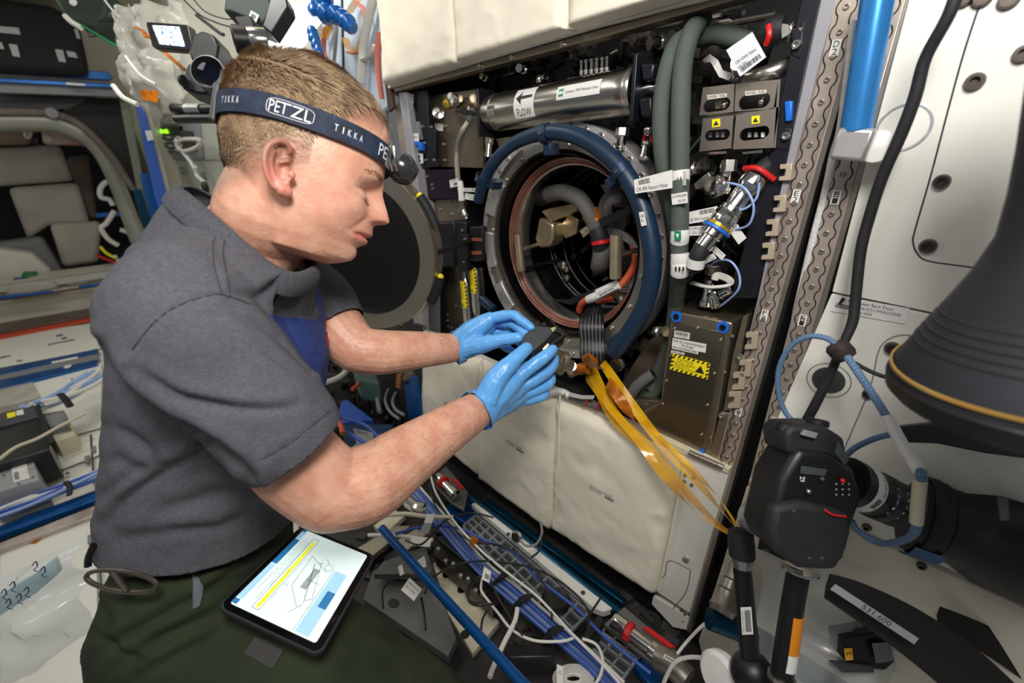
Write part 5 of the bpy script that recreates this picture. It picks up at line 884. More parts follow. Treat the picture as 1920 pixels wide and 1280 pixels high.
MP = [(-.04, 0), (-.0542, .0085), (-.060, .0105), (-.066, .0130), (-.0705, .0150), (-.0735, .0135), (-.0755, .0085), (-.0775, .0100), (-.080, .0138), (-.084, .0138), (-.088, .0095), (-.0925, .0060), (-.098, .0105), (-.105, .0150), (-.112, .0155), (-.118, .012), (-.124, .008)]
MS = [(-.04, .02), (-.058, .023), (-.075, .0265), (-.09, .024), (-.105, .022), (-.124, .022)]
def g(x): return math.exp(-x * x)
def headpt(b, ph, extra=0.0):
    af = itp(b / k_ , FP) * k_ + extra; ab_ = itp(b / k_, BP) * k_ - extra; w = itp(b / k_, WP) * k_ + extra
    ac = -.012 * k_ if b > -.06 else -.012 * k_ + (-.06 - b) * .3
    c, s = math.cos(ph), math.sin(ph); jaw = min(1, max(0, (-.05 - b) / .05)); nf = 2.35 - .35 * jaw; nb_ = 2.05
    if c >= 0: a = ac + (af - ac) * abs(c) ** (2 / nf); y = w * math.copysign(abs(s) ** (2 / nf), s)
    else: a = ac + (ac - ab_) * -abs(c) ** (2 / nb_); y = w * math.copysign(abs(s) ** (2 / nb_), s)
    B = b / k_; Y_ = y / k_; A_ = 0.0; dy = 0.0; ay = abs(Y_)
    if c > 0:
        A_ += itp(B, NP) * g(Y_ / itp(B, NS)) + itp(B, MP) * g(Y_ / itp(B, MS)) * (1 if B < -.04 else 0)
        A_ += .0048 * g((ay - .0135) / .0065) * g((B + .046) / .0075)                    # nostril wings
        A_ -= .0050 * g((ay - .0065) / .0035) * g((B + .0525) / .003)                    # nostrils
        A_ -= .0125 * g((ay - .031) / .015) * g((B + .024) / .0125) + .004 * g((ay - .018) / .007) * g((B + .018) / .012)   # sockets
        A_ += .0095 * g((ay - .032) / .0115) * g((B + .0275) / .0080)                    # lids over the eye
        A_ -= .0034 * g((B + .0205 + (ay - .032) * .2) / .0018) * g((ay - .034) / .013)  # lid crease
        A_ -= .0034 * g((B + .0335 - (ay - .03) * .15) / .0016) * g((ay - .032) / .012)  # closed lash line
        A_ += .0052 * g((B - .004 + ay * .12) / .008) * g((ay - .026) / .022)            # brow
        A_ += .0045 * g((ay - .044) / .018) * g((B + .045) / .016)                       # cheek
        fx = .016 + max(0, (-.045 - B)) * .42; A_ -= .0022 * g((ay - fx - .004) / .0035) * g((B + .062) / .016)   # fold beside the mouth
        A_ -= .0045 * g((B + .0755 + (ay ** 2) * 4) / .0016) * (1 if ay < .024 else g((ay - .024) / .003))  # mouth line
        dy = -.004 * g((B + .07) / .02) * g((ay - .05) / .012)
        A_ *= min(1, c * 3)
    return H(a + A_ * k_, y + math.copysign(dy, y), b)
_sq = lambda T: [((b if b < .05 else .05 + (b - .05) * .865), v) for b, v in T]
FP, BP, WP = _sq(FP), _sq(BP), _sq(WP)
TOPB = .05 + .0805 * .865
bs = list(np.arange(-.124, .088, .0013) * k_) + [k_ * (.088 + (TOPB - .088) * math.sin(t)) for t in np.linspace(.05, math.pi / 2, 26)]
phs = [2 * math.pi * i / 260 for i in range(260)]
G = [[headpt(b, p) for p in phs] for b in bs]
mbH = MB(); mbH.grid(G, closed=True); n0 = len(G) * 260; mbH.v += [tuple(H(-.008, 0, (TOPB + .0001) * k_)), tuple(H(.02, 0, -.1245 * k_))]
mbH.f += [((len(G) - 1) * 260 + i, (len(G) - 1) * 260 + (i + 1) % 260, n0) for i in range(260)] + [((i + 1) % 260, i, n0 + 1) for i in range(260)]
# ears
def ear(sg):
    E_ = lambda u, v, off: (lambda p: p if sg > 0 else p - HN * 2 * (p - HO).dot(HN))(hpx(460 + u / 7.53, 230 + v / 7.53, off * k_))
    m = MB()
    m.tube([E_(640, 440, .079), E_(606, 320, .083), E_(520, 262, .087), E_(420, 270, .0905), E_(325, 335, .093), E_(280, 440, .0945), E_(272, 560, .0945), E_(295, 700, .0925), E_(345, 820, .089), E_(420, 920, .085)], [.0028, .0031, .0034, .0034, .0033, .0032, .0031, .0030, .0032, .0035], 10, 6)
    m.ball(E_(505, 950, .0805), .0078, 8, (1, .8, 1)); m.ball(E_(570, 975, .078), .0074, 8); m.ball(E_(450, 900, .083), .0058, 8)
    m.tube([E_(410, 375, .0885), E_(365, 500, .089), E_(365, 640, .088), E_(420, 780, .086), E_(520, 850, .083)], [.0024, .003, .0032, .0032, .0034], 8, 5)
    m.ball(E_(660, 740, .080), .0042, 7, (.8, 1, 1.2)); m.ball(E_(585, 850, .0815), .0038, 7); m.tube([E_(620, 550, .078), E_(560, 540, .08), E_(480, 570, .082)], [.0028, .0026, .002], 8, 4)
    # bowl
    m.tube([E_(560, 300, .077), E_(430, 420, .079), E_(400, 600, .078), E_(450, 800, .0765), E_(560, 930, .074)], [.004, .0055, .0060, .0055, .006], 10, 5)
    m.tube([E_(620, 330, .074), E_(560, 480, .0715), E_(540, 640, .0685), E_(580, 860, .0735)], [.006, .0085, .0085, .007], 10, 5)
    return m
for sg in (1, -1): e_ = ear(sg); mbH.add(e_.v, e_.f)
def chain(mb, pts, rr, n=16, k=6):
    P = [C3(*p) if not isinstance(p, V) else p for p in pts]; mb.tube(P, rr, n, k); mb.ball(P[0], rr[0] * .99, n // 2); mb.ball(P[-1], rr[-1] * .99, n // 2)
# neck and torso core, arms
NC = [H(-.022, 0, -.03), H(-.026, 0, -.075), C3(492, 432, .555), C3(455, 478, .555), C3(430, 530, .55)]
mbH.tube(NC, [.052, .0575, .060, .062, .066], 28, 8)
S1 = (345, 600, .42); S2 = (598, 560, .72)
chain(mbH, [(450, 560, .58), (445, 700, .60), (425, 850, .625), (400, 1020, .635)], [.065, .075, .075, .075], 20)
chain(mbH, [S1, (470, 760, .455), (560, 868, .485), (622, 918, .505)], [.038, .046, .0495, .0485], 22)
chain(mbH, [(622, 918, .505), (690, 905, .53), (760, 857, .585), (830, 810, .645), (893, 770, .72), (920, 750, .74)], [.0480, .0480, .0435, .0370, .0315, .030], 24)
chain(mbH, [(450, 560, .56), S1], [.05, .036]); chain(mbH, [(460, 550, .60), S2], [.05, .040])
chain(mbH, [S2, (632, 615, .71), (668, 655, .705)], [.040, .046, .0385], 20)
chain(mbH, [(668, 655, .705), (715, 660, .72), (780, 656, .76), (852, 652, .82), (880, 646, .83)], [.0385, .0385, .034, .0275, .026], 22)
skin = mat('skin', (216, 154, 128), .44, rgb2=(233, 181, 153), scale=38, bump=.3, bscale=210, sss=.12)
nt = skin.node_tree; N = nt.nodes; L = nt.links; bsdf = N['Principled BSDF']; src = bsdf.inputs['Base Color'].links[0].from_socket
att = N.new('ShaderNodeAttribute'); att.attribute_name = 'tone'; mx = N.new('ShaderNodeMix'); mx.data_type = 'RGBA'; L.new(att.outputs['Fac'], mx.inputs[0]); L.new(src, mx.inputs[6]); mx.inputs[7].default_value = (*lin((200, 100, 96)), 1)
at2 = N.new('ShaderNodeAttribute'); at2.attribute_name = 'stubble'; mx2 = N.new('ShaderNodeMix'); mx2.data_type = 'RGBA'; L.new(at2.outputs['Fac'], mx2.inputs[0]); L.new(mx.outputs[2], mx2.inputs[6]); mx2.inputs[7].default_value = (*lin((140, 104, 84)), 1); L.new(mx2.outputs[2], bsdf.inputs['Base Color'])
def baked(mb, voxel, smooth_it, m, name):
    me = bpy.data.meshes.new(name); me.from_pydata(mb.v, [], mb.f); o = bpy.data.objects.new(name + '_tmp', me); S.collection.objects.link(o)
    r = o.modifiers.new('r', 'REMESH'); r.mode = 'VOXEL'; r.voxel_size = voxel; r.use_smooth_shade = True
    s = o.modifiers.new('s', 'SMOOTH'); s.factor = .5; s.iterations = smooth_it
    dg = bpy.context.evaluated_depsgraph_get(); dg.update(); out = bpy.data.meshes.new_from_object(o.evaluated_get(dg)); bpy.data.objects.remove(o); bpy.data.meshes.remove(me)
    out.name = name; out.materials.clear(); out.materials.append(m); out.shade_smooth(); return out
def co_np(me): a = np.empty(len(me.vertices) * 3); me.vertices.foreach_get('co', a); return a.reshape(-1, 3)
def no_np(me): return np.array([v.normal[:] for v in me.vertices])
def px_np(P):
    q = P - np.array(CP); x = q @ np.array(cr); y = -(q @ np.array(cu)); z = -(q @ np.array(cb)); return 960 + FPX * x / z, 640 + FPX * y / z, z
person = thing('person', 'man in grey t-shirt and blue gloves crouching before the rack, holding a black device', 'person', onZ(400, 1280, 0.0))
bm_ = baked(mbH, .0017, 2, skin, 'body')
P = co_np(bm_); q = P - np.array(HO); a_, y_, b_ = q @ np.array(HF), q @ np.array(HN), q @ np.array(HU)
lips = np.exp(-((b_ + .076 * k_ + y_ ** 2 * 5) / .0075) ** 2) * (np.abs(y_) < .024) * (a_ > .078) * .75
earm = ((a_ > -.028) & (a_ < .012) & (b_ < .0) & (b_ > -.07) & (np.abs(y_) > .069)) * .5
cheek = np.exp(-((a_ - .055) / .03) ** 2 - ((b_ + .045) / .022) ** 2) * .22 + np.exp(-((a_ - .112) / .012) ** 2 - ((b_ + .04) / .012) ** 2) * .25
tone = np.clip(lips + earm + cheek, 0, 1) * (np.linalg.norm(q, axis=1) < .16)
at_ = bm_.attributes.new('tone', 'FLOAT', 'POINT'); at_.data.foreach_set('value', tone.astype(np.float32))
# clipped hair stubble on the scalp: sides and nape
hl = np.where(a_ > .02, .012 + (a_ - .02) * .55, -.03 - (.02 - a_) * .62)      # hairline height
scal = np.clip((b_ - hl) / .018, 0, 1) * (np.linalg.norm(q, axis=1) < .16) * (a_ < .085 + (b_ - .03) * .0)
st_ = bm_.attributes.new('stubble', 'FLOAT', 'POINT'); st_.data.foreach_set('value', (np.clip(scal, 0, 1) * .65).astype(np.float32))
body = link('body', bm_, person)
# fine hairs on the forearms
rg = random.Random(77); mb = MB(); Nb = no_np(bm_); pu_, pv_, pz_ = px_np(P)
arm_ax = [(C3(622, 918, .505), C3(893, 770, .72)), (C3(668, 655, .705), C3(852, 652, .82))]; idx = np.where(((pu_ > 640) & (pv_ > 600) & (pv_ < 990) & (np.linalg.norm(q, axis=1) > .2)))[0]
for i in idx[np.random.choice(len(idx), 5200)]:
    p = V(P[i]); n = V(Nb[i]); ax = min(arm_ax, key=lambda s: ((p - s[0]).cross((s[1] - s[0]).normalized())).length); d = (ax[1] - ax[0]).normalized()
    d = (d * .8 + V((rg.uniform(-.5, .5), rg.uniform(-.5, .5), rg.uniform(-.6, .2)))).normalized(); d = (d - n * d.dot(n) + n * .35).normalized(); s = d.cross(n).normalized() * .00013; l = rg.uniform(.004, .010)
    mb.add([p - s, p + s, p + d * l], [(0, 1, 2)])
part('arm_hair', mb, mat('arm_hair', (150, 104, 70), .5, alpha=.55), body, smooth=0, kind='stuff')
# closed lashes
for sg in (1, -1):
    mb = MB(); mb.tube([headpt((-.0335 + (ay - .03) * .15) * k_, sg * math.asin(min(.98, (ay / .0685) ** 1.17))) + HF * .0012 + HN * sg * .0008 for ay in (.020, .025, .030, .034)], .0006, 5, 4); part('eyelashes', mb, mat('lash', (92, 62, 46), .6), body)
# ---- hair: short strands over the scalp
rg = random.Random(21); mb = MB(); nn = 0
def hairline(a, b, y):
    # front fringe starts high on the brow, temples recede, sides fade at the ear, nape low
    if a > .02: lim = .052 + max(0, a - .055) * .9 - max(0, a - .085) * 3.4 if abs(y) > .028 else .070
    else: lim = .0 - (.02 - a) * .75
    if .02 < a <= .055: lim = .012 + (a - .02) * 1.2
    return b - lim
pts_ = []
while nn < 26000:
    b = rg.uniform(-.085, TOPB) * k_; ph = rg.uniform(0, 6.2832)
    if b > .09 * k_: b = k_ * (TOPB * math.sin(rg.uniform(.87, 1.565)))
    p0 = headpt(b, ph); qq = p0 - HO; a, y = qq.dot(HF), qq.dot(HN)
    hgt = hairline(a, b, y)
    if hgt < 0 or (hgt < .03 and rg.random() > (hgt / .03) ** 1.3): continue
    side = max(0, min(1, (b - .0) / .07)); ln_ = .0035 + .012 * side ** 1.5 + rg.uniform(0, .003)
    nrm = (H(a, y, b) - H(-.005, 0, .03 if b > .03 else b)).normalized()
    swirl = fract(p0, 24, 5) * .9
    dirv = (HF * (.55 + .3 * side) - HU * (.55 if b < .07 else .1) + HN * swirl * .6).normalized(); dirv = (dirv - nrm * dirv.dot(nrm)).normalized()
    lift = .35 + .55 * side + swirl * .25
    p1 = p0 + (nrm * lift + dirv * .8).normalized() * ln_ * .5; p2 = p1 + (nrm * lift * .35 + dirv).normalized() * ln_ * .5
    s = dirv.cross(nrm).normalized() * .00042
    mb.add([p0 - s, p0 + s, p1 - s, p1 + s, p2], [(0, 1, 3, 2), (2, 3, 4)]); nn += 1
hm = mat('short_blond_hair', (132, 108, 84), .5, rgb2=(198, 172, 136), scale=60, spec=.3)
hair = part('hair', mb, hm, body, smooth=0, kind='stuff', label='short light brown hair, blond on top')
sc = MB(); 
Gs = []
for b in [k_ * x for x in list(np.arange(-.07, .088, .003))] + [k_ * (.088 + (TOPB - .088) * math.sin(t)) for t in np.linspace(.05, math.pi / 2, 10)]:
    row = []
    for i in range(120):
        p = headpt(b, 2 * math.pi * i / 120); qq = p - HO; a, y = qq.dot(HF), qq.dot(HN); h = hairline(a, b, y); n_ = (H(a, y, b) - H(-.005, 0, .03 if b > .03 else b)).normalized()
        row.append(p + n_ * (-.004 + min(1, max(0, h) / .03) * (.0055 + .0035 * max(0, min(1, b / .07)) + fract(p, 40) * .002)))
    Gs.append(row)
sc.grid(Gs, closed=True); part('hair_base', sc, mat('hair_base_brown', (112, 88, 66), .8, rgb2=(156, 128, 96), scale=50, bump=.8, bscale=220), hair, smooth=80)
# brows
mb = MB()
for sg in (1, -1):
    for i in range(260):
        ay = rg.uniform(.012, .048); b = (.002 + (ay - .012) * .08 - max(0, ay - .036) * .5 + rg.uniform(-.003, .003)) * k_; p = headpt(b, sg * math.asin(min(.98, (ay / .0735) ** 1.17))); d = (HN * sg * .8 - HF * .3 + HU * rg.uniform(-.2, .3)).normalized() * .006; s = HU * .0003; mb.add([p - s, p + s, p + d + HF * .001], [(0, 1, 2)])
part('eyebrow', mb, mat('brow_hair', (168, 128, 96), .6), body, smooth=0, kind='stuff')
# ---- headlamp band: runs at constant height of the head frame
hb = thing('headlamp', 'headlamp on a navy printed elastic band around the man\'s head', 'headlamp', H(.11, 0, .04))
def bandp(ph, t, off=.0030):      # t 0 top .. 1 bottom
    b = (.0435 - .0255 * t - .013 * (1 - math.cos(ph)) * .5 + .002) * k_; p = headpt(b, ph); c = H((p - HO).dot(HF) * .0 - .005, 0, b); return p + (p - c).normalized() * (off + .0035)
mb = MB(); mb.shell([[bandp(2 * math.pi * i / 120, t / 4) for t in range(5)] for i in range(121)], .0014)
bandm = mat('navy_elastic', (34, 48, 74), .75, rgb2=(22, 30, 46), scale=70, bump=.3, bscale=300)
band = part('band', mb, bandm, hb)
ib = MB(); ph_of = lambda s0, s1: (lambda s, t: bandp(s0 + (s1 - s0) * s, t, .0036))
text_fn(ib, 'PETZL', ph_of(1.74, 1.40), .0, .24, 1, .74)
def outline(mb, fn, s0, t0, s1, t1, w=.0004, n=40):
    P = []
    for i in range(n):
        a = 2 * math.pi * i / n; c, s = math.cos(a), math.sin(a); P.append(fn((s0 + s1) / 2 + (s1 - s0) / 2 * math.copysign(abs(c) ** .5, c), (t0 + t1) / 2 + (t1 - t0) / 2 * math.copysign(abs(s) ** .5, s)))
    mb.tube(P, w, 4, 1, closed=True)
outline(ib, ph_of(1.74, 1.40), -.08, .16, 1.06, .84)
for i, c in enumerate('TIKKA'):
    for s0, s1 in ((1.20, .86), (2.42, 2.10)):
        w = .5 if c == 'I' else 1; text_fn(ib, c, ph_of(s0, s1), i * .21 + (.04 if c == 'I' else 0), .36, i * .21 + .11 * w + (.02 if c == 'I' else 0), .66)
text_fn(ib, 'PE', ph_of(.60, .40), 0, .2, 1, .8)
part('lettering', ib, M_['wink'], band, smooth=0)
cl = MB()
for ph in (2.72,):
    P0 = [bandp(ph + d, t, .002) for d in (-.07, .07) for t in (-.35, 1.35)]; n_ = (P0[0] - HO).normalized(); cl.prism([P0[0], P0[1], P0[3], P0[2]], n_ * .006)
part('buckle', cl, M_['dgrey'], hb, bevel=.0015)
lp = H(.1135, 0, .034 * k_) ; lh = MB()
lh.lathe(lp - HU * .0, HF - HU * .35, [(0, -.004), (.019, -.004), (.021, .004), (.018, .014), (.013, .022), (0, .023)], 20)
part('lamp_housing', lh, mat('lamp_grey', (62, 64, 68), .2, .5), hb)
part('lens', MB().lathe(lp, HF - HU * .35, [(0, .0245), (.009, .024), (.0125, .0222)], 16), M_['chrome'], hb)
part('tilt_bracket', MB().prism([bandp(.36, .0, .001), bandp(.36, 1.0, .001), bandp(.22, 1.1, .004), bandp(.22, -.1, .004)], (HN * .004)), M_['alu'], hb, bevel=.001)
part('tilt_bracket', MB().tube([bandp(.40, .1, .003), bandp(.34, .6, .006), bandp(.26, 1.1, .010)], .0022, 8, 4).tube([bandp(.30, -.1, .006), bandp(.28, .5, .010), bandp(.22, 1.0, .014)], .002, 8, 4), M_['chrome'], hb)
# ---- shirt
sh = MB()
Ls = wdir(V((-.06, -.15, .985))).normalized(); As = wdir(V((1, .1, .09))).normalized(); As = (As - Ls * As.dot(Ls)).normalized()
def lofts(mb, secs, n=40, e=2.3, k=5):
    """secs: centre, lateral half, depth half [, axis lateral, axis front]"""
    C = catmull([s[0] for s in secs], k); m = len(C); rows = []
    for i in range(m):
        t = i / (m - 1) * (len(secs) - 1); j = min(int(t), len(secs) - 2); f = t - j; f = f * f * (3 - 2 * f)
        w = secs[j][1] * (1 - f) + secs[j + 1][1] * f; d = secs[j][2] * (1 - f) + secs[j + 1][2] * f
        A1 = (secs[j][3] if len(secs[j]) > 3 else Ls).lerp(secs[j + 1][3] if len(secs[j + 1]) > 3 else Ls, f); A2 = (secs[j][4] if len(secs[j]) > 4 else As).lerp(secs[j + 1][4] if len(secs[j + 1]) > 4 else As, f); row = []
        for q in range(n):
            a = 2 * math.pi * q / n; c, s = math.cos(a), math.sin(a); row.append(C[i] + A1 * math.copysign(abs(c) ** (2 / e), c) * w + A2 * math.copysign(abs(s) ** (2 / e), s) * d)
        rows.append(row)
    mb.grid(rows, closed=True); o = len(mb.v); mb.v += [tuple(C[0]), tuple(C[-1])]; b0 = o - m * n
    mb.f += [(b0 + (q + 1) % n, b0 + q, o) for q in range(n)] + [(b0 + (m - 1) * n + q, b0 + (m - 1) * n + (q + 1) % n, o + 1) for q in range(n)]
lofts(sh, [(C3(442, 450, .56), .070, .056), (C3(432, 495, .56), .120, .085), (C3(438, 570, .575), .146, .105), (C3(445, 660, .59), .148, .112), (C3(430, 760, .605), .144, .113), (C3(412, 860, .62), .138, .113), (C3(398, 950, .63), .135, .110), (C3(392, 1045, .635), .135, .104)])
chain(sh, [(425, 525, .53), (350, 590, .43), (440, 705, .44), (520, 795, .455), (553, 838, .468)], [.062, .070, .064, .060, .056], 26)
chain(sh, [(470, 520, .62), (560, 538, .69), (602, 578, .708), (634, 628, .71)], [.06, .060, .059, .052], 22); chain(sh, [(405, 440, .57), (358, 480, .555), (330, 550, .54)], [.046, .054, .055], 22)
chain(sh, [(500, 560, .61), (545, 640, .62), (540, 760, .63)], [.05, .045, .04], 16)
shm = mat('heather_grey_jersey', (84, 84, 90), .9, rgb2=(98, 97, 103), scale=420, bump=.2, bscale=700, stretch=(.6, .6, 1.4), spec=.15)
sm = baked(sh, .0036, 6, shm, 'tshirt')
P = co_np(sm); Nn = no_np(sm); pu, pv, pz = px_np(P); face = (Nn @ np.array(-cb)) ; tocam = ((np.array(CP) - P) * Nn).sum(1) > 0
def groove(P, path, depth, w, ridge=.6):
    pa = [proj(c) [:2] for c in catmull([V((a, b, 0)) for a, b in path], 6)] if False else [(c.x, c.y) for c in catmull([V((a, b, 0)) for a, b in path], 6)]
    best = np.full(len(P), 1e9); side = np.zeros(len(P)); n = len(pa) - 1; fade = np.ones(len(P))
    for i in range(n):
        (x0, y0), (x1, y1) = pa[i], pa[i + 1]; dx, dy = x1 - x0, y1 - y0; l2 = dx * dx + dy * dy + 1e-9; t = np.clip(((pu - x0) * dx + (pv - y0) * dy) / l2, 0, 1)
        ex, ey = pu - x0 - t * dx, pv - y0 - t * dy; d = np.hypot(ex, ey); m = d < best; best[m] = d[m]; side[m] = np.sign(ex * dy - ey * dx)[m]; fade[m] = np.sin(np.pi * np.clip((i + t[m]) / n, .04, .96)) ** .5
    k = (-np.exp(-(best / w) ** 2) + ridge * np.exp(-((best - 2.2 * w) / (1.4 * w)) ** 2) * (side > 0)) * depth * fade
    return Nn * (k * tocam)[:, None]
D_ = np.zeros_like(P)
for path, dep, w, rd in (([(246, 660), (290, 605), (340, 570), (400, 552), (450, 562), (500, 590)], .0018, 3.2, .2), ([(180, 650), (210, 700), (262, 752), (330, 795), (400, 835), (470, 890)], .012, 13, .7), ([(255, 690), (330, 738), (420, 762), (500, 768), (560, 760)], .0045, 9, .8),
   ([(195, 985), (250, 925), (320, 880), (385, 838)], .006, 9, .8), ([(190, 935), (260, 885), (330, 868)], .003, 10, .8), ([(300, 960), (400, 930), (470, 915)], .004, 14, .8), ([(400, 440), (412, 470), (405, 500), (425, 555)], .0012, 2.5, .3), ([(423, 440), (428, 480), (440, 555)], .0010, 2.5, .3),
   ([(440, 530), (520, 585), (560, 640), (585, 690)], .004, 8, .8), ([(430, 545), (500, 560), (560, 610), (590, 670)], .003, 6, .8), ([(470, 600), (530, 640), (580, 700)], .003, 7, .8), ([(480, 650), (540, 690), (600, 720)], .002, 7, .8), ([(400, 600), (460, 680), (540, 740), (600, 760)], .002, 12, .8),
   ([(475, 865), (540, 830), (622, 772)], .0014, 2.6, .3), ([(210, 800), (260, 830), (300, 870)], .004, 12, .8), ([(200, 860), (240, 870), (280, 890)], .003, 12, .8), ([(330, 1000), (420, 985), (500, 950)], .004, 12, .8), ([(230, 1010), (300, 1000), (380, 990)], .003, 12, .8),
   ([(260, 480), (300, 520), (340, 545)], .002, 12, .8), ([(605, 560), (625, 600), (640, 605)], .003, 6, .8), ([(600, 600), (625, 620), (648, 612)], .003, 5, .8), ([(596, 640), (630, 622), (652, 580)], .0014, 2.5, .3)): D_ += groove(P, path, dep, w, rd)
nz = np.array([fract(V(p), 11, 2) * .0035 + fract(V(p), 28, 7) * .0012 for p in P]); D_ += Nn * nz[:, None]; P2 = P + D_
# collar opening: remove what lies inside the collar loop, above it
col = [C3(334, 358, .575), C3(352, 372, .51), C3(398, 412, .475), C3(450, 458, .463), C3(505, 502, .475), C3(548, 519, .50), C3(578, 512, .54), C3(588, 498, .575), C3(560, 478, .62), C3(500, 440, .655), C3(430, 395, .65), C3(365, 358, .62)]
cc_ = sum((c for c in col), V()) / len(col); nrm = V()
for i in range(len(col)): nrm += (col[i] - cc_).cross(col[(i + 1) % len(col)] - cc_)
nrm.normalize(); nrm = nrm if nrm.dot(HU) > 0 else -nrm; ex, ey, _ = frame(nrm)
L2 = np.array([((c - cc_).dot(ex), (c - cc_).dot(ey)) for c in catmull(col, 4, True)]); qq = P - np.array(cc_); qx, qy, qz = qq @ np.array(ex), qq @ np.array(ey), qq @ np.array(nrm)
ang = np.arctan2(L2[:, 1], L2[:, 0]); rad = np.hypot(L2[:, 0], L2[:, 1]); o_ = np.argsort(ang); rr = np.interp(np.arctan2(qy, qx), ang[o_], rad[o_], period=2 * math.pi)
dead = (np.hypot(qx, qy) < rr * 1.0) & (qz > -.016)
near = (np.hypot(qx, qy) < rr * 1.35) & (np.hypot(qx, qy) >= rr) & (qz > -.05); kf = np.clip(1 - (np.hypot(qx, qy) / rr - 1) / .35, 0, 1)[:, None] * near[:, None]
P2 = P2 - np.array(nrm) * (qz[:, None]) * kf * .85
# hem: cut below, sleeves cut by plane
def below(pt, d, tol=0): return ((P - np.array(pt)) @ np.array(d)) > tol
def axd(p0, p1):
    a = np.array(p0); d = np.array(p1) - a; d = d / np.linalg.norm(d); w = P - a; return np.linalg.norm(w - np.outer(w @ d, d), axis=1)
near_arm = (axd(C3(470, 760, .455), C3(622, 918, .505)) < .066); dh = (C3(622, 918, .505) - C3(470, 760, .455)).normalized(); pass
far_arm = (axd(C3(598, 560, .72), C3(668, 655, .705)) < .062) & (pz > .62); dh2 = (C3(668, 655, .705) - C3(598, 560, .72)).normalized(); dead |= far_arm & below(C3(628, 620, .712), dh2, .004)

sm.vertices.foreach_set('co', P2.ravel()); 
faces = [tuple(p.vertices) for p in sm.polygons]; keep = [f for f in faces if not any(dead[i] for i in f)]; us = sorted({i for f in keep for i in f}); ix = {v: i for i, v in enumerate(us)}
ms = MB(); ms.v = [tuple(P2[i]) for i in us]; ms.f = [tuple(ix[i] for i in f) for f in keep]; ms.uv = [[(0, 0)]]
bpy.data.meshes.remove(sm)
import bmesh
def trim(ms, co, no, axis_p, axis_d, rad, latmax=9):
    b = bmesh.new(); vv = [b.verts.new(p) for p in ms.v]; [b.faces.new([vv[i] for i in f]) for f in ms.f]; b.normal_update()
    ok = lambda p: ((p - axis_p) - axis_d * (p - axis_p).dot(axis_d)).length < rad and (p - co).dot(no) > -.012 and (p - axis_p).dot(Ls) < latmax
    fs = [f for f in b.faces if all(ok(v.co) for v in f.verts)]; ge = list({*fs, *[e for f in fs for e in f.edges], *[v for f in fs for v in f.verts]})
    r = bmesh.ops.bisect_plane(b, geom=ge, plane_co=co, plane_no=no, dist=1e-5)
    bmesh.ops.delete(b, geom=[v for v in b.verts if ok(v.co) and (v.co - co).dot(no) > 1e-4], context='VERTS')
    b.verts.index_update(); ms.v = [tuple(v.co) for v in b.verts]; ms.f = [tuple(v.index for v in f.verts) for f in b.faces]; b.free(); return ms
trim(ms, C3(553, 838, .468), dh, C3(553, 838, .468), dh, .085, .050); trim(ms, C3(628, 620, .712), dh2, C3(598, 560, .72), dh2, .060)
hd = (C3(392, 1045, .635) - C3(398, 950, .63)).normalized(); trim(ms, C3(393, 972, .635), hd, C3(393, 972, .635), hd, .3)
def slit(ms, co, no):
    b = bmesh.new(); vv = [b.verts.new(p) for p in ms.v]; [b.faces.new([vv[i] for i in f]) for f in ms.f]
    bmesh.ops.bisect_plane(b, geom=list(b.verts) + list(b.edges) + list(b.faces), plane_co=co, plane_no=no, dist=1e-5)
    b.verts.index_update(); ms.v = [tuple(v.co) for v in b.verts]; ms.f = [tuple(v.index for v in f.verts) for f in b.faces]; b.free()
hzd = wdir(V((0, 1, 0))); slit(ms, C3(385, 640, .55) - hzd * .030, hzd); slit(ms, C3(385, 660, .55) + Ls * .053, Ls); slit(ms, C3(385, 660, .55) + Ls * .097, Ls)
keep = ms.f
shirt = part('tshirt', ms, shm, body, smooth=80, label='heather grey short sleeved t-shirt')
so = shirt.modifiers.new('solid', 'SOLIDIFY'); so.thickness = .0016; so.offset = -1
# printed chest: blue with red swoosh, stars
blm, rdm, whm = mat('print_blue', (46, 66, 132), .8), mat('print_red', (190, 40, 46), .8), mat('print_white', (226, 228, 232), .8)
for m in (blm, rdm, whm): shirt.data.materials.append(m)
Pk = np.array(ms.v); ku, kv, kz = px_np(Pk); fc_ = [0] * len(keep)
lat = (Pk - np.array(C3(385, 660, .55))) @ np.array(Ls); apx = (Pk - np.array(C3(385, 660, .55))) @ np.array(As); hz = -((Pk - np.array(C3(385, 640, .55))) @ np.array(wdir(V((0, 1, 0)))))
for fi, p in enumerate(shirt.data.polygons):
    i = p.vertices[0]; cc2 = np.array(p.center); li = float((cc2 - np.array(C3(385, 660, .55))) @ np.array(Ls)); hi = -float((cc2 - np.array(C3(385, 640, .55))) @ np.array(wdir(V((0, 1, 0)))))
    lat[i] = li; hz[i] = hi
    if apx[i] > .105 and abs(lat[i] - .02) < .115 and -.14 < hz[i] < .030 + .05 * (abs(lat[i] - .075) < .022):
        v_ = hz[i]; l_ = lat[i] - .02; k = 1
        if abs(l_ - .06 - v_ * .5) < .008 and v_ > -.01: k = 2
        if v_ < -.09 and (l_ * 40 + v_ * 55) % 2 < .7: k = 3
        p.material_index = k
# ribbed collar band
mb = MB(); cp = catmull(col, 6, True); rows = []
for i in range(len(cp) + 1):
    c = cp[i % len(cp)]; o = (c - cc_); o = (o - nrm * o.dot(nrm)).normalized(); rows.append([c + nrm * .004 - o * .003, c + nrm * .0055 + o * .001, c + nrm * .002 + o * .006, c - nrm * .005 + o * .011, c - nrm * .013 + o * .0135, c - nrm * .020 + o * .0130])
mb.shell(rows, .0015); part('collar', mb, mat('collar_grey', (70, 70, 76), .9, rgb2=(86, 86, 92), scale=260, bump=.3, bscale=400), shirt, smooth=80)
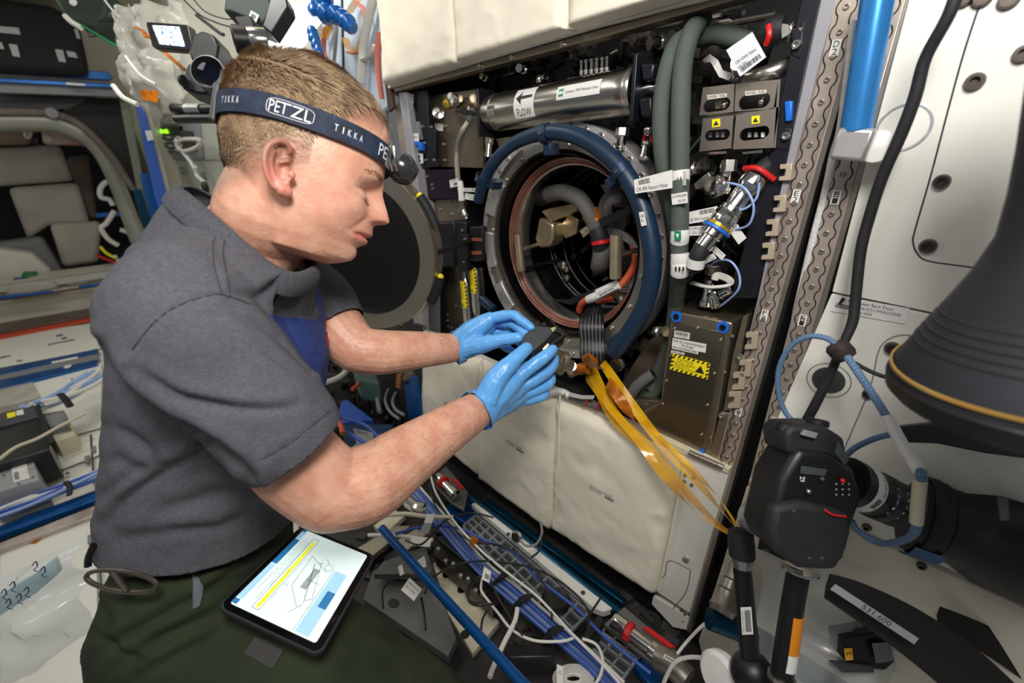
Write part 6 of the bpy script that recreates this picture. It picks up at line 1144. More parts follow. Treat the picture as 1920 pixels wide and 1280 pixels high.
# ---- trousers
tr_ = MB()
lofts(tr_, [(C3(400, 985, .635), .118, .092), (C3(392, 1050, .637), .132, .104), (C3(385, 1120, .64), .142, .112), (C3(388, 1190, .64), .136, .105)])
chain(tr_, [(350, 1165, .60), (450, 1215, .60), (600, 1262, .60), (830, 1392, .66)], [.105, .100, .094, .082], 26)
chain(tr_, [(400, 1165, .71), (500, 1230, .74), (820, 1400, .82)], [.105, .095, .08], 22)
chain(tr_, [(830, 1392, .66), (700, 1700, .9)], [.075, .055], 18); chain(tr_, [(820, 1400, .82), (700, 1650, 1.0)], [.07, .055], 18)
pm = mat('dark_olive_trousers', (42, 49, 36), .85, rgb2=(54, 62, 43), scale=12, bump=.25, bscale=300, spec=.2)
tm = baked(tr_, .005, 8, pm, 'trousers'); P = co_np(tm); Nn = no_np(tm); pu, pv, pz = px_np(P); tocam = ((np.array(CP) - P) * Nn).sum(1) > 0; D_ = np.zeros_like(P)
for path, dep, w, rd in (([(180, 1230), (260, 1180), (350, 1130), (450, 1080)], .006, 10, .8), ([(220, 1250), (300, 1200), (400, 1150)], .006, 12, .8), ([(380, 1110), (450, 1060), (520, 1020), (560, 990)], .005, 8, .8), ([(250, 1270), (350, 1220), (420, 1180)], .005, 10, .8), ([(170, 1120), (200, 1150), (210, 1200)], .004, 10, .8),
   ([(700, 1180), (760, 1200), (800, 1260)], .003, 18, .8), ([(640, 1260), (720, 1240), (800, 1250)], .004, 16, .8), ([(190, 1190), (240, 1230), (280, 1240)], .005, 9, .8)): D_ += groove(P, path, dep, w, rd)
nz = np.array([fract(V(p), 9, 12) * .005 for p in P]); tm.vertices.foreach_set('co', (P + D_ + Nn * nz[:, None]).ravel()); tm.update(); trs = link('trousers', tm, body); trs['label'] = 'dark olive green trousers'
def seam(path, r=.0008, obj=None):
    P_ = [onmesh(obj or shirt, c.x, c.y) for c in catmull([V((a, b, 0)) for a, b in path], 10)]
    P_ = [P_[0]] + [(P_[i - 1] + P_[i] + P_[i + 1]) / 3 for i in range(1, len(P_) - 1)] + [P_[-1]]; return MB().tube([p - ray(*proj(p)[:2]).normalized() * .0002 for p in P_], r, 5, 1)
# grey tab, dark square pocket patch, belt loop
def onmesh(mesh_obj, u, v):
    d = ray(u, v); from mathutils.bvhtree import BVHTree
    if mesh_obj.name not in TC: TC[mesh_obj.name] = BVHTree.FromPolygons([x.co[:] for x in mesh_obj.data.vertices], [tuple(p.vertices) for p in mesh_obj.data.polygons])
    h = TC[mesh_obj.name].ray_cast(CP, d.normalized()); return h[0] if h[0] else at(u, v, .5)
def patch(obj, rows, off=.0015, th=.0012): return MB().shell([[onmesh(obj, u, v) - ray(u, v).normalized() * off for u, v in r] for r in rows], -th)
smm = mat('seam_grey', (52, 52, 57), .9)
for pth in ([(248, 655), (290, 603), (340, 570), (400, 552), (430, 556), (470, 570)], [(408, 436), (399, 460), (402, 500), (416, 552)], [(424, 440), (418, 470), (422, 500), (432, 555)], [(488, 862), (550, 826), (618, 770)], [(604, 640), (630, 622), (648, 588)]): part('seam', seam(pth, .0006), smm, shirt, smooth=80)
part('reflective_tab', patch(trs, [[(358, 1072), (366, 1070), (373, 1074)], [(362, 1088), (374, 1090), (380, 1100)], [(361, 1110), (370, 1112), (379, 1112)], [(362, 1140), (367, 1140), (374, 1136)]]), mat('tab_grey', (112, 120, 126), .6), trs, label='pale grey fabric tab')
part('pocket_patch', patch(trs, [[(478, 1193), (500, 1202), (532, 1218)], [(467, 1210), (490, 1220), (522, 1236)], [(457, 1224), (480, 1236), (511, 1254)]]), mat('patch_grey', (62, 60, 58), .8), trs, label='square dark grey hook and loop patch')
belt = MB(); belt.tube([C3(176, 1020, .50), C3(166, 1045, .50), C3(165, 1062, .50)], .0035, 8, 4); part('belt_loop', belt, M_['black'], trs)
cbn = MB(); cen = (228, 1088)
cbn.tube([at(228 + 66 * math.cos(a) , 1089 + 19 * math.sin(a) + 8 * math.cos(a), .487) for a in [2 * math.pi * i / 24 for i in range(24)]], .0026, 8, 2, closed=True); cbn.tube([at(212, 1072, .485), at(238, 1108, .485)], .003, 8, 1)
solo('carabiner', cbn, mat('dull_dark_metal', (110, 100, 92), .35, .8), 'oval dull metal carabiner clipped at the man\'s belt', 'carabiner')
# ---- gloves
gl = mat('blue_nitrile', (100, 170, 232), .34, var=.05, scale=15, bump=.35, bscale=70, sss=.05)
def hand(lab, wrist, cuffdir, palm, fingers, thumb, name='glove'):
    m = MB()
    for p, r in palm: chain(m, p, r, 14, 4)
    for p, r in fingers + [thumb]: chain(m, p, r, 14, 5)
    me = baked(m, .0015, 4, gl, name); P = co_np(me); Nn = no_np(me)
    w = np.array([abs(fract(V((p[0] * 1.6, p[1], p[2])), 30, 4)) * .0018 for p in P]); me.vertices.foreach_set('co', (P - Nn * w[:, None]).ravel()); me.update()
    o = link(name, me, body); o['label'] = lab; return o
farf = [([(918, 598, .815), (958, 590, .80), (980, 602, .79), (996, 614, .782)], [.0120, .0105, .0098, .0082]), ([(922, 604, .835), (958, 606, .82), (978, 620, .80), (990, 632, .785)], [.0118, .0105, .0098, .008]), ([(916, 622, .85), (945, 622, .85), (965, 634, .83), (978, 645, .80)], [.011, .0102, .0095, .008]), ([(912, 636, .85), (935, 642, .85), (950, 652, .84), (962, 658, .82)], [.0105, .0095, .009, .0075])]
farp = [([(853, 652, .825), (885, 622, .818), (918, 598, .815)], [.027, .0235, .0145]), ([(853, 652, .825), (888, 630, .828), (922, 604, .835)], [.027, .0235, .014]), ([(855, 654, .83), (885, 640, .838), (916, 622, .85)], [.026, .023, .014]), ([(857, 655, .835), (885, 650, .84), (912, 636, .85)], [.024, .020, .0135])]
hand('pale blue glove pinching the device from the left', None, None, farp, farf, ([(866, 655, .815), (902, 646, .80), (938, 638, .785), (972, 633, .772)], [.021, .0185, .0128, .0102]))
nrf = [([(968, 708, .748), (1000, 684, .748), (1022, 668, .752), (1037, 655, .76)], [.0148, .0128, .0118, .0095]), ([(975, 726, .765), (1012, 706, .775), (1034, 688, .785), (1040, 672, .79)], [.0138, .0122, .0112, .0095]), ([(975, 742, .775), (1010, 728, .79), (1030, 718, .80), (1034, 706, .805)], [.0130, .0115, .0108, .009]), ([(970, 752, .78), (998, 748, .79), (1018, 742, .80), (1024, 735, .805)], [.0118, .0105, .0100, .0085])]
nrp = [([(900, 767, .722), (935, 735, .735), (968, 708, .748)], [.031, .028, .0175]), ([(900, 768, .724), (938, 742, .745), (975, 726, .765)], [.031, .028, .0165]), ([(903, 770, .73), (940, 752, .755), (975, 742, .775)], [.030, .027, .0155]), ([(905, 772, .735), (940, 760, .765), (970, 752, .78)], [.027, .022, .0145])]
hand('pale blue glove cradling the device from below', None, None, nrp, nrf, ([(912, 748, .715), (932, 708, .715), (960, 678, .722), (988, 653, .735)], [.024, .0195, .0145, .0112]))
def cuff(c, d, r, l, seed):
    x, y, d = frame(d); rows = []
    for i in range(7):
        t = i / 6; row = []
        for j in range(36):
            a = 2 * math.pi * j / 36; rr = r * (1.02 + .10 * t ** 2) + (fract(V((math.cos(a), math.sin(a), t + seed)), 2.0) * .0022) * t; row.append(c + d * (l * t + t * .004 * math.sin(2 * a + seed)) + (x * math.cos(a) + y * math.sin(a)) * rr)
        rows.append(row + [row[0]])
    return MB().shell(rows, .0008)
part('glove_cuff', cuff(C3(903, 764, .727), C3(893, 770, .718) - C3(915, 752, .74), .0335, .016, 1), gl, body); part('glove_cuff', cuff(C3(866, 650, .826), C3(852, 652, .818) - C3(880, 646, .832), .0295, .015, 2), gl, body)
# ---- device in hands
dv = thing('handheld_device', 'small angular black device held between both gloved hands', 'device', C3(1010, 660, .77))
ddn = wdir(V((.35, .15, 1))).normalized()
def DP(u, v, z): return C3(u, v, z)
part('shell', MB().prism([DP(973, 653, .765), DP(983, 626, .775), DP(1006, 610, .79), DP(1031, 613, .79), DP(1042, 618, .785), DP(1019, 642, .77), DP(1000, 658, .758)], ddn * .02), mat('device_grey', (58, 60, 62), .5), dv, bevel=.002)
part('side_body', MB().prism([DP(1000, 658, .758), DP(1019, 642, .77), DP(1042, 618, .785), DP(1054, 626, .785), DP(1050, 642, .78), DP(1010, 672, .765), DP(984, 691, .755), DP(970, 688, .755), DP(978, 672, .757)], ddn * .028), M_['black'], dv, bevel=.002)
part('front_lip', MB().tube([DP(1040, 618, .78), DP(1055, 627, .778), DP(1050, 634, .775), DP(1025, 652, .765)], .0022, 8, 4), M_['rubber'], dv)
for u, v in ((1021, 651), (1025, 647), (1005, 668)): part('gold_contact', MB().prism([DP(u - 4, v + 3, .757), DP(u + 2, v - 4, .758), DP(u + 5, v - 1, .758), DP(u - 1, v + 6, .757)], ddn * .004), M_['gold'], dv, label='gold contact')
part('teal_connector', MB().prism([DP(976, 682, .750), DP(984, 676, .752), DP(990, 684, .752), DP(983, 690, .750)], ddn * .01), mat('teal_plastic', (20, 150, 170), .4), dv, label='teal connector')
part('chip', MB().prism([DP(1032, 615, .782), DP(1041, 612, .783), DP(1044, 620, .782), DP(1037, 622, .781)], ddn * .006), mat('chip_green', (130, 140, 40), .4), dv)
part('prong', MB().tube([DP(1030, 597, .80), DP(1046, 616, .79), DP(1062, 630, .785)], .0028, 8, 3).add([], []), M_['black'], dv)
part('prong', MB().tube([DP(1003, 618, .79), DP(1010, 604, .80)], .004, 8, 2), M_['rubber'], dv); part('prong', MB().ball(DP(1020, 609, .795), .005, 7), M_['rubber'], dv)
# ---- tablet on the thigh
tb = [C3(566, 983, .60), C3(706, 1040, .60)]; bl_ = C3(402, 1138, .50)
n_ = (tb[1] - tb[0]).cross(bl_ - tb[0]); d = ray(600, 1232); br_ = CP + d * ((tb[0] - CP).dot(n_) / d.dot(n_)); n_.normalize(); n_ = n_ if n_.dot(CP - tb[0]) > 0 else -n_
TQ = [tb[0], tb[1], br_, bl_]
tab = thing('tablet', 'tablet computer with a lit procedure page resting on the man\'s thigh', 'tablet', bl_)
def rrect(Q, r, off, n=5):
    fn = quadfn(Q, off); out = []; W_1 = (Q[1] - Q[0]).length; H_1 = (Q[3] - Q[0]).length; rs, rt = r / W_1, r / H_1
    for cs, ct, a0 in ((1 - rs, rt, -90), (1 - rs, 1 - rt, 0), (rs, 1 - rt, 90), (rs, rt, 180)):
        for i in range(n + 1): a = math.radians(a0 + 90 * i / n); out.append(fn(cs + rs * math.cos(a), ct + rt * math.sin(a)))
    return out
part('case', MB().prism(rrect(TQ, .010, -.001), -n_ * .009), M_['rubber'], tab, bevel=.0015)
fq = quadfn(TQ, 0); part('bezel', MB().prism(rrect([fq(.025, .02), fq(.975, .02), fq(.975, .98), fq(.025, .98)], .009, .0002), n_ * .0008), mat('glass_black', (10, 10, 12), .08), tab)
SQ = [fq(.075, .045), fq(.91, .045), fq(.91, .925), fq(.075, .925)]
scr = part('screen', MB().prism(rrect(SQ, .003, .0012), n_ * .0002), mat('screen_white', (208, 226, 222), .3, emit=.62), tab, label='lit white screen')
sf = quadfn(SQ, .0017); sf2 = quadfn(SQ, .0020)   # s: across top (TL->TR) t: down; page reads with its top along the left edge
def emi(k, c, e=.55): return mat(k, c, .4, emit=e)
for q_ in ((.0, .14, .07, .48), (.0, 0, .05, .03), (.0, .93, .06, .985)): b1 = MB(); rect_fn(b1, sf, *q_); part('screen_block', b1, emi('screen_blue', (30, 108, 160), .45), scr, smooth=0)
b1 = MB(); rect_fn(b1, sf2, .80, .52, .90, .70); part('screen_block', b1, emi('screen_blue', (30, 108, 160), .45), scr, smooth=0)
for q_ in ((.0, .03, .065, .135), (.0, .49, .07, .92), (.74, .30, .90, .98)): b2 = MB(); rect_fn(b2, sf, *q_); part('screen_block', b2, emi('screen_pale', (156, 200, 222), .5), scr, smooth=0)
b3 = MB(); rect_fn(b3, sf, .235, .10, .275, .93); part('highlight_bar', b3, emi('screen_yellow', (226, 232, 30), .6), scr, smooth=0, label='yellow highlight bar')
b4 = MB(); rl = random.Random(4)
def ln2(s0, t0, s1, t1, w=.0016):
    a, b = sf2(s0, t0), sf2(s1, t1); d = (b - a).normalized().cross(n_) * w / 2 * .2; b4.add([a - d, a + d, b + d, b - d], [(0, 1, 2, 3)])
g4 = lambda s, t: sf2(t, 1 - s)
for s, t0, t1, tx in ((.105, .12, .78, 'Install the igniter tip into the mounting bracket'), (.14, .1, .6, 'Verify the alignment marks on both sides'), (.175, .12, .86, 'Check that fiber is secure at each end of assembly'), (.20, .12, .7, 'Note the orientation of keyed connector'), (.305, .30, .80, 'Refer to figure for retaining nut')): text_fn(b4, tx, g4, 1 - t1, s, 1 - t0, s + .014)
text_fn(b4, 'CAUTION', g4, .42, .246, .52, .264); text_fn(b4, 'Figure 1', g4, .35, .34, .42, .355)
for a in ((.21, .06, .21, .95), (.29, .06, .29, .95), (.21, .06, .29, .06), (.21, .95, .29, .95), (.36, .25, .66, .36), (.36, .25, .40, .62), (.40, .62, .60, .78), (.45, .30, .63, .70), (.52, .28, .70, .66), (.48, .30, .55, .28), (.63, .70, .70, .66), (.46, .33, .64, .73), (.55, .22, .62, .26), (.5, .5, .66, .5), (.64, .74, .56, .86), (.72, .30, .72, .98)): ln2(*a, w=.0022)
for a in range(14):
    q0, q1 = a / 14 * 6.283, (a + 1) / 14 * 6.283; ln2(.64 + .05 * math.cos(q0), .30 + .035 * math.sin(q0), .64 + .05 * math.cos(q1), .30 + .035 * math.sin(q1), .0018)
part('lettering', b4, emi('screen_ink', (60, 80, 88), .1), scr, smooth=0)
b5 = MB(); rect_fn(b5, sf, .49, .36, .57, .60); part('screen_block', b5, emi('screen_grey', (150, 164, 160), .35), scr, smooth=0)
# ================================================================= left: end of the module
def PZ(px, z, d, mb=None): return (mb or MB()).prism([onZ(u, v, z) for u, v in px], (0, 0, -d))
def PX(px, x, d, mb=None): return (mb or MB()).prism([onX(u, v, x) for u, v in px], (-d, 0, 0))
fl = M_['wpanel']
# floor rack faces: panels with recessed joints
fr_ = thing('floor_rack_faces', 'white floor panels with dark joints at the left', 'floor panels', onZ(60, 960, .0))
for px in ([(0, 1040), (182, 965), (182, 1290), (0, 1290)], [(-60, 945), (190, 850), (190, 822), (-60, 900)], [(-60, 720), (190, 680), (190, 800), (-60, 870)], [(-60, 640), (190, 603), (190, 652), (-60, 700)]):
    part('floor_panel', PZ(px, .004, .004), fl, fr_, bevel=.001)
part('joint', PZ([(168, 815), (172, 813), (178, 905), (174, 907)], .006, .001), M_['dgrey'], fr_); part('joint', PZ([(178, 965), (182, 963), (205, 1280), (200, 1280)], .006, .001), M_['dgrey'], fr_)
for u, v, w in ((163, 855, 9), (175, 838, 8), (170, 1003, 12), (180, 985, 10)):
    part('latch', PZ([(u - w * .5, v), (u + w * .5, v - 3), (u + w * .5, v + w), (u - w * .5, v + w + 3)], .012, .008), M_['grey2'], fr_)
for px in ([(90, 645), (140, 635), (140, 637), (90, 647)], [(105, 628), (118, 626), (118, 629), (105, 631)], [(115, 633), (125, 631), (125, 634), (115, 636)], [(0, 669), (20, 665), (20, 667), (0, 672)], [(30, 676), (42, 674), (42, 676), (32, 678)], [(132, 710), (137, 709), (137, 711), (133, 712)], [(75, 877), (84, 875), (84, 878), (76, 880)], [(122, 886), (130, 884), (130, 887), (123, 889)]): part('slot', PZ(px, .0055, .001), M_['dgrey'], fr_)
def frail(nm, lab, px, z, m, d=.02, cat='rail'): return solo(nm, PZ(px, z, d), M_[m] if isinstance(m, str) else m, lab, cat, bevel=.002)
frail('orange_strip', 'orange red strip on the far floor at the left edge', [(-40, 632), (-40, 643), (192, 598), (192, 589)], .01, 'ired', .005, 'strip')
frail('brown_rail', 'brown metal rail behind the orange red strip', [(-40, 612), (-40, 630), (196, 586), (200, 572)], .03, mat('brown_metal', (106, 88, 78), .4, .5, var=.2), .02); frail('dark_rail', 'dark thin rail at the back of the left floor', [(-40, 600), (-40, 608), (200, 566), (205, 560)], .04, 'dgrey', .02)
frail('blue_floor_rail', 'upper blue rail across the left floor', [(-40, 700), (-40, 712), (184, 662), (184, 653)], .02, 'blue'); frail('blue_floor_rail', 'middle blue rail across the left floor with white splash', [(-40, 723), (-40, 739), (182, 682), (182, 671)], .02, 'blue')
frail('silver_floor_rail', 'thin silver rail between two blue rails on the left floor', [(-40, 712), (-40, 720), (184, 672), (184, 663)], .025, 'grey2'); frail('white_patch', 'small white tape patch on the middle blue rail', [(118, 688), (126, 683), (136, 681), (132, 687), (124, 690)], .024, 'label', .003, 'tape'); frail('white_patch', 'second white tape strip on the silver rail', [(96, 678), (145, 668), (147, 671), (97, 681)], .028, 'label', .002, 'tape')
frail('blue_floor_rail', 'lowest and nearest blue rail on the left floor', [(-40, 1000), (-40, 1018), (188, 933), (188, 915)], .03, 'blue')
frail('floor_track', 'dark slotted seat track along the lowest blue rail', [(-40, 1033), (-40, 1046), (186, 962), (186, 944)], .02, 'track', .02, 'track'); frail('floor_track', 'black gap strip beside the slotted floor track', [(-40, 1022), (-40, 1034), (186, 946), (186, 936)], .012, 'dark', .01, 'track')
frail('blue_corner_rail', 'short blue rail end under the man at the bottom left', [(196, 1276), (262, 1238), (285, 1247), (215, 1300)], .05, 'blue')
solo('floor_bracket', PZ([(183, 1248), (198, 1240), (203, 1282), (187, 1290)], .03, .02), M_['grey2'], 'grey hinge plate at the bottom left beside the trousers', 'hinge', bevel=.001)
frail('orange_tape_piece', 'torn piece of amber tape stuck on the left floor panel', [(50, 1019), (60, 1010), (72, 1003), (86, 1000), (88, 1005), (78, 1010), (68, 1018)], .006, 'kapd', .001, 'tape')
# boxes
b1 = thing('equipment_drawer', 'dark grey equipment drawer with yellow label at the left edge', 'box', onZ(30, 840, 0)); part('front', PZ([(-30, 782), (70, 757), (80, 778), (-30, 808)], .16, .14), M_['dgrey'], b1, bevel=.003); part('lid', PZ([(-30, 806), (70, 778), (92, 830), (92, 842), (-30, 880)], .15, .13), mat('dark_glossy_grey', (52, 54, 56), .25, .4), b1, bevel=.003)
part('yellow_label', PZ([(12, 775), (29, 771), (29, 780), (14, 784)], .1605, .001), M_['yellow'], b1); part('white_label', PZ([(30, 770), (43, 767), (45, 776), (31, 779)], .1605, .001), M_['label'], b1); part('strap', PZ([(62, 757), (73, 755), (100, 828), (91, 831)], .165, .01), M_['black'], b1)
b2_ = thing('grey_module', 'light grey box with white barcode label at the left edge, below the drawer', 'box', onZ(40, 910, 0)); part('body', PZ([(-30, 868), (58, 849), (74, 898), (-30, 930)], .12, .12), M_['grey'], b2_, bevel=.004); decal(b2_, [onZ(20, 870, .121), onZ(48, 863, .121), onZ(56, 896, .121), onZ(26, 905, .121)], [('FLOW', .1, .1, .4, .2)], (.1, .5, .4, .9)); screws(b2_, [onZ(u, v, .121) for u, v in ((8, 892), (36, 908), (55, 855), (62, 895), (30, 860))], V((0, 0, 1)), .005)
solo('beige_box', PZ([(92, 805), (136, 795), (140, 815), (104, 828)], .08, .08), M_['beige'], 'small beige box right of the dark drawer', 'box', bevel=.003); solo('clear_bin', PZ([(-30, 735), (62, 715), (76, 742), (-30, 770)], .10, .06), mat('hazy_plastic', (176, 172, 158), .3, alpha=.6, var=.2, scale=12), 'hazy plastic bin with papers behind the drawer', 'bin', bevel=.004); solo('grey_lump', PZ([(80, 775), (120, 768), (126, 792), (92, 800)], .12, .1), M_['grey2'], 'grey connector box under the cable bundle at the left', 'box', bevel=.004)
def bundle(lab, grp, pts, r, n, cols, spread, Z):
    rb = random.Random(len(grp) + n)
    for i in range(n):
        a = i * 2.4; rr = spread * math.sqrt((i + .5) / n)
        P = []
        for k, (u, v) in enumerate(pts):
            p = onZ(u, v, Z) ; w = a + k * .35; P.append(p + V((0, math.cos(w) * rr + rb.uniform(-.2, .2) * spread, .5 * abs(math.sin(w)) * rr + rr * .3)) + V((math.cos(w) * rr * .6, 0, 0)))
        nm, mt = cols[i % len(cols)]
        solo(nm + '_cable', MB().tube(P, r, 7, 5), mt, nm.replace('_', ' ') + ' cable ' + lab, 'cable', nm.replace('_', ' ') + ' ' + grp)
wb = [('white', M_['wcable']), ('pale_blue', M_['skyc']), ('blue', M_['blcable'])]
bundle('of the strapped bundle at left', 'cables of the left strapped bundle', [(70, 768), (105, 758), (130, 745), (160, 728), (195, 705)], .010, 12, wb[:2], .05, .14)
bundle('lying along the nearest blue floor rail', 'cables along the near left rail', [(-40, 985), (30, 958), (90, 935), (140, 915), (200, 890)], .006, 14, [wb[2], wb[1], wb[2], wb[0]], .04, .05)
solo('black_strap', MB().tube([onZ(u, v, .22) for u, v in ((112, 738), (122, 748), (132, 762))], .012, 8, 4, flat=.3), M_['black'], 'black hook and loop strap around the left cable bundle', 'strap'); solo('black_strap', MB().tube([onZ(u, v, .10) for u, v in ((123, 903), (131, 912), (130, 928))], .008, 8, 4, flat=.4), M_['black'], 'black strap around the cables along the near rail', 'strap')
solo('cream_hose', MB().tube([onZ(u, v, .2) for u, v in ((0, 860), (30, 838), (70, 822), (110, 800), (160, 775))], .006, 8, 5), mat('cream_sleeve'), 'cream hose draped over the boxes at the left', 'hose')
bg_ = bag('large crumpled clear plastic bag with handwriting at the bottom left', [(-60, 1120), (140, 1005), (170, 1195), (-60, 1330)], .66, 8, mat('milky_plastic', (206, 212, 214), .14, alpha=.26, bump=.9, bscale=10), amp=.03)
hb_ = MB()
for i, (u, v) in enumerate(((2, 1112), (18, 1098), (30, 1120), (44, 1108), (60, 1060), (75, 1070), (10, 1130))): hb_.tube([at(u, v, .595), at(u + 7, v - 8, .592), at(u + 10, v + 2, .592), at(u + 3, v + 8, .592), at(u + 13, v + 12, .592)], .0007, 4, 3)
part('handwriting', hb_, mat('pen_ink', (40, 44, 80), .5), bg_, smooth=0)
solo('blue_cloth_item', bag.__globals__['MB']().shell([[at(-20, 1130, .68), at(60, 1080, .68), at(100, 1050, .68)], [at(-10, 1160, .69), at(70, 1110, .69), at(110, 1075, .69)]], .01), mat('pale_teal_cloth', (120, 176, 186), .8), 'pale teal cloth inside the large clear bag', 'cloth')
# ---- end wall furniture
XE = -5.0
def xr(nm, lab, px, x, m, d=.04, cat='rail', bv=.004): return solo(nm, PX(px, x, d), M_[m] if isinstance(m, str) else m, lab, cat, bevel=bv)
xr('blue_ceiling_rail', 'upper blue rail under the black bag at the top left', [(-40, 122), (0, 124), (200, 134), (213, 146), (205, 150), (150, 147), (-40, 134)], -4.7, 'blue')
xr('blue_ceiling_rail', 'lower blue rail above the hatch at the top left', [(-40, 144), (212, 157), (212, 165), (-40, 152)], -4.68, 'blue'); xr('white_plate', 'white tape plate on the lower blue rail', [(124, 154), (160, 157), (160, 161), (124, 159)], -4.63, 'label', .01, 'tape', .001)
xr('grey_beam', 'grey beam between the hatch and the upper blue rails', [(-40, 150), (215, 166), (240, 182), (-40, 172)], -4.72, 'grey2', .05, 'beam'); xr('grey_beam', 'second pale beam under the lower blue rail', [(-40, 134), (205, 150), (210, 157), (-40, 144)], -4.74, 'grey', .05, 'beam')
solo('dark_hatch_shroud', PX([(170, 183), (225, 184), (268, 420), (255, 400), (225, 318), (190, 262), (130, 220), (110, 212), (140, 200)], -5.02, .03), M_['dark'], 'dark curved shroud right of the hatch', 'shroud'); solo('grey_door_leaf', PX([(-40, 172), (170, 182), (150, 195), (100, 208), (0, 206), (-40, 206)], -5.0, .03), M_['dgrey'], 'dim grey curved leaf above the hatch', 'shroud')
xr('hatch_post', 'grey green vertical post right of the hatch', [(222, 180), (240, 182), (292, 460), (280, 470)], -4.9, mat('greygreen', (124, 126, 112), .45), .05, 'post'); xr('blue_vertical_rail', 'blue vertical rail beside the neck, nearest the man', [(262, 325), (278, 325), (312, 452), (296, 462)], -4.6, 'blue'); xr('teal_vertical_rail', 'teal vertical rail right of the hatch tube', [(251, 355), (266, 355), (296, 460), (280, 470)], -4.65, 'teal')
xr('white_vertical_post', 'white vertical post left of the keypad', [(262, 195), (278, 192), (332, 410), (308, 420)], -4.5, 'white', .05, 'post'); xr('blue_panel_strip', 'bright blue strip beside the keypad', [(254, 195), (270, 197), (322, 400), (300, 402), (290, 370)], -4.45, mat('strong_blue', (40, 86, 180), .4), .03, 'strip'); xr('white_label_patch', 'white patch across the bright blue strip', [(272, 245), (284, 244), (289, 262), (277, 264)], -4.4, 'label', .01, 'patch', .001)
o_ = [(-40, 214), (60, 214), (105, 219), (150, 238), (180, 264), (205, 296), (232, 345), (258, 410), (288, 475)]; i_ = [(-40, 239), (60, 238), (105, 240), (150, 258), (172, 276), (190, 300), (215, 352), (236, 410), (262, 480)]
co_, ci_ = catmull([onX(u, v, -4.95) for u, v in o_], 4), catmull([onX(u, v, -4.95) for u, v in i_], 4)
struct('trim_2', MB().shell([[a, a.lerp(b, .5) + V((.02, 0, 0)), b, b + V((-.2, 0, 0))] for a, b in zip(co_, ci_)], .02), mat('hatch_rim', (150, 150, 138), .4, .2, var=.08, scale=5), smooth=60)
solo('hatch_tube', MB().tube([onX(u, v, -4.9) for u, v in ((-40, 209), (60, 210), (100, 213), (145, 230), (180, 260), (205, 288), (225, 315), (240, 340), (252, 356))], .026, 10, 5), mat('greybrown_hose', (120, 108, 104), .35, .3, var=.2, scale=20), 'grey brown curved tube following the upper right corner of the hatch', 'tube'); solo('tube_clip', MB().lathe(onX(97, 212, -4.85), V((1, 0, 0)), [(0, 0), (.04, 0), (.035, .02), (0, .02)], 10), M_['grey2'], 'small round clip on the curved hatch tube', 'clip')
# black stowage bag with white patches
bb = thing('stowage_bag', 'black fabric stowage bag with pale patches at the top left corner', 'bag', onX(80, 130, -4.5)); part('bag_body', PX([(-40, -10), (100, 10), (140, 40), (150, 50), (168, 135), (120, 135), (-40, 125)], -4.5, .25), mat('black_fabric', (18, 17, 18), .85, bump=.6, bscale=8), bb, bevel=.03)
for px in ([(-10, 48), (35, 52), (39, 65), (-10, 60)], [(-10, 78), (3, 79), (8, 92), (-10, 91)], [(16, 82), (32, 84), (38, 107), (24, 105)], [(103, 92), (118, 94), (124, 117), (110, 115)], [(124, 95), (141, 98), (146, 109), (128, 106)], [(138, 53), (146, 55), (151, 73), (144, 72)]): part('pale_patch', PX(px, -4.49, .005), M_['grey'], bb)
# cargo in the hatch
cb_ = thing
def soft(nm, lab, px, x, m, d=.3, cat='bag', bv=.04): return solo(nm, PX(px, x, d), m, lab, cat, bevel=bv)
cg = mat('cargo_cloth', (170, 164, 154), .8, var=.08, scale=4, bump=.6, bscale=5)
soft('cargo_bag', 'large pale cargo bag, topmost in the hatch', [(-40, 276), (112, 272), (140, 340), (-40, 352)], -5.9, cg); soft('cargo_bag', 'large pale cargo bag, second from the top in the hatch', [(14, 352), (146, 342), (170, 420), (90, 424), (52, 450)], -5.85, cg); soft('cargo_bag', 'square pale cargo bag lower right in the hatch', [(92, 420), (190, 416), (186, 492), (118, 502)], -5.75, mat('cargo_cloth2', (178, 172, 158), .8, var=.08, scale=4, bump=.6, bscale=5)); soft('cargo_bag', 'grey cargo bag leaning at the lower left of the hatch', [(-40, 462), (78, 445), (130, 528), (-40, 545)], -5.7, mat('cargo_grey', (128, 126, 122), .8, bump=.6, bscale=6)); soft('cargo_bag', 'crumpled white bag in front at the lower left of the hatch', [(-40, 462), (60, 475), (98, 508), (96, 520), (-40, 528)], -5.45, mat('cargo_white', (206, 204, 192), .7, bump=.8, bscale=7), .2)
soft('cargo_bag', 'brown padded bag right of the pale cargo bags', [(122, 295), (165, 290), (185, 410), (170, 412), (140, 345)], -5.9, mat('cargo_brown', (92, 78, 68), .8, bump=.6, bscale=5)); soft('cargo_bag', 'tan roll above the cargo bags at the left edge', [(-40, 243), (60, 245), (56, 270), (-40, 272)], -5.8, mat('cargo_tan', (140, 122, 100), .7), .2, 'bag', .03)
rb_ = soft('red_bag', 'red and white patterned bag at the top of the hatch', [(76, 241), (118, 244), (160, 262), (178, 276), (150, 272), (80, 270)], -5.6, mat('red_pattern', (208, 50, 30), .5, rgb2=(214, 190, 180), scale=9), .15); part('white_disc', MB().lathe(onX(89, 260, -5.595), V((1, 0, 0)), [(0, 0), (.03, 0), (.03, .01), (0, .01)], 14), M_['label'], rb_)
soft('black_pouch', 'black pouch between tan roll and red bag', [(58, 240), (76, 240), (78, 272), (58, 271)], -5.62, M_['black'], .1, 'pouch', .02); solo('white_loop', MB().tube([onX(52 + 5 * math.cos(a), 249 + 9 * math.sin(a), -5.55) for a in [i * .8 for i in range(8)]], .012, 6, 3, closed=True), M_['wcable'], 'small white loop hanging at the black pouch', 'strap')
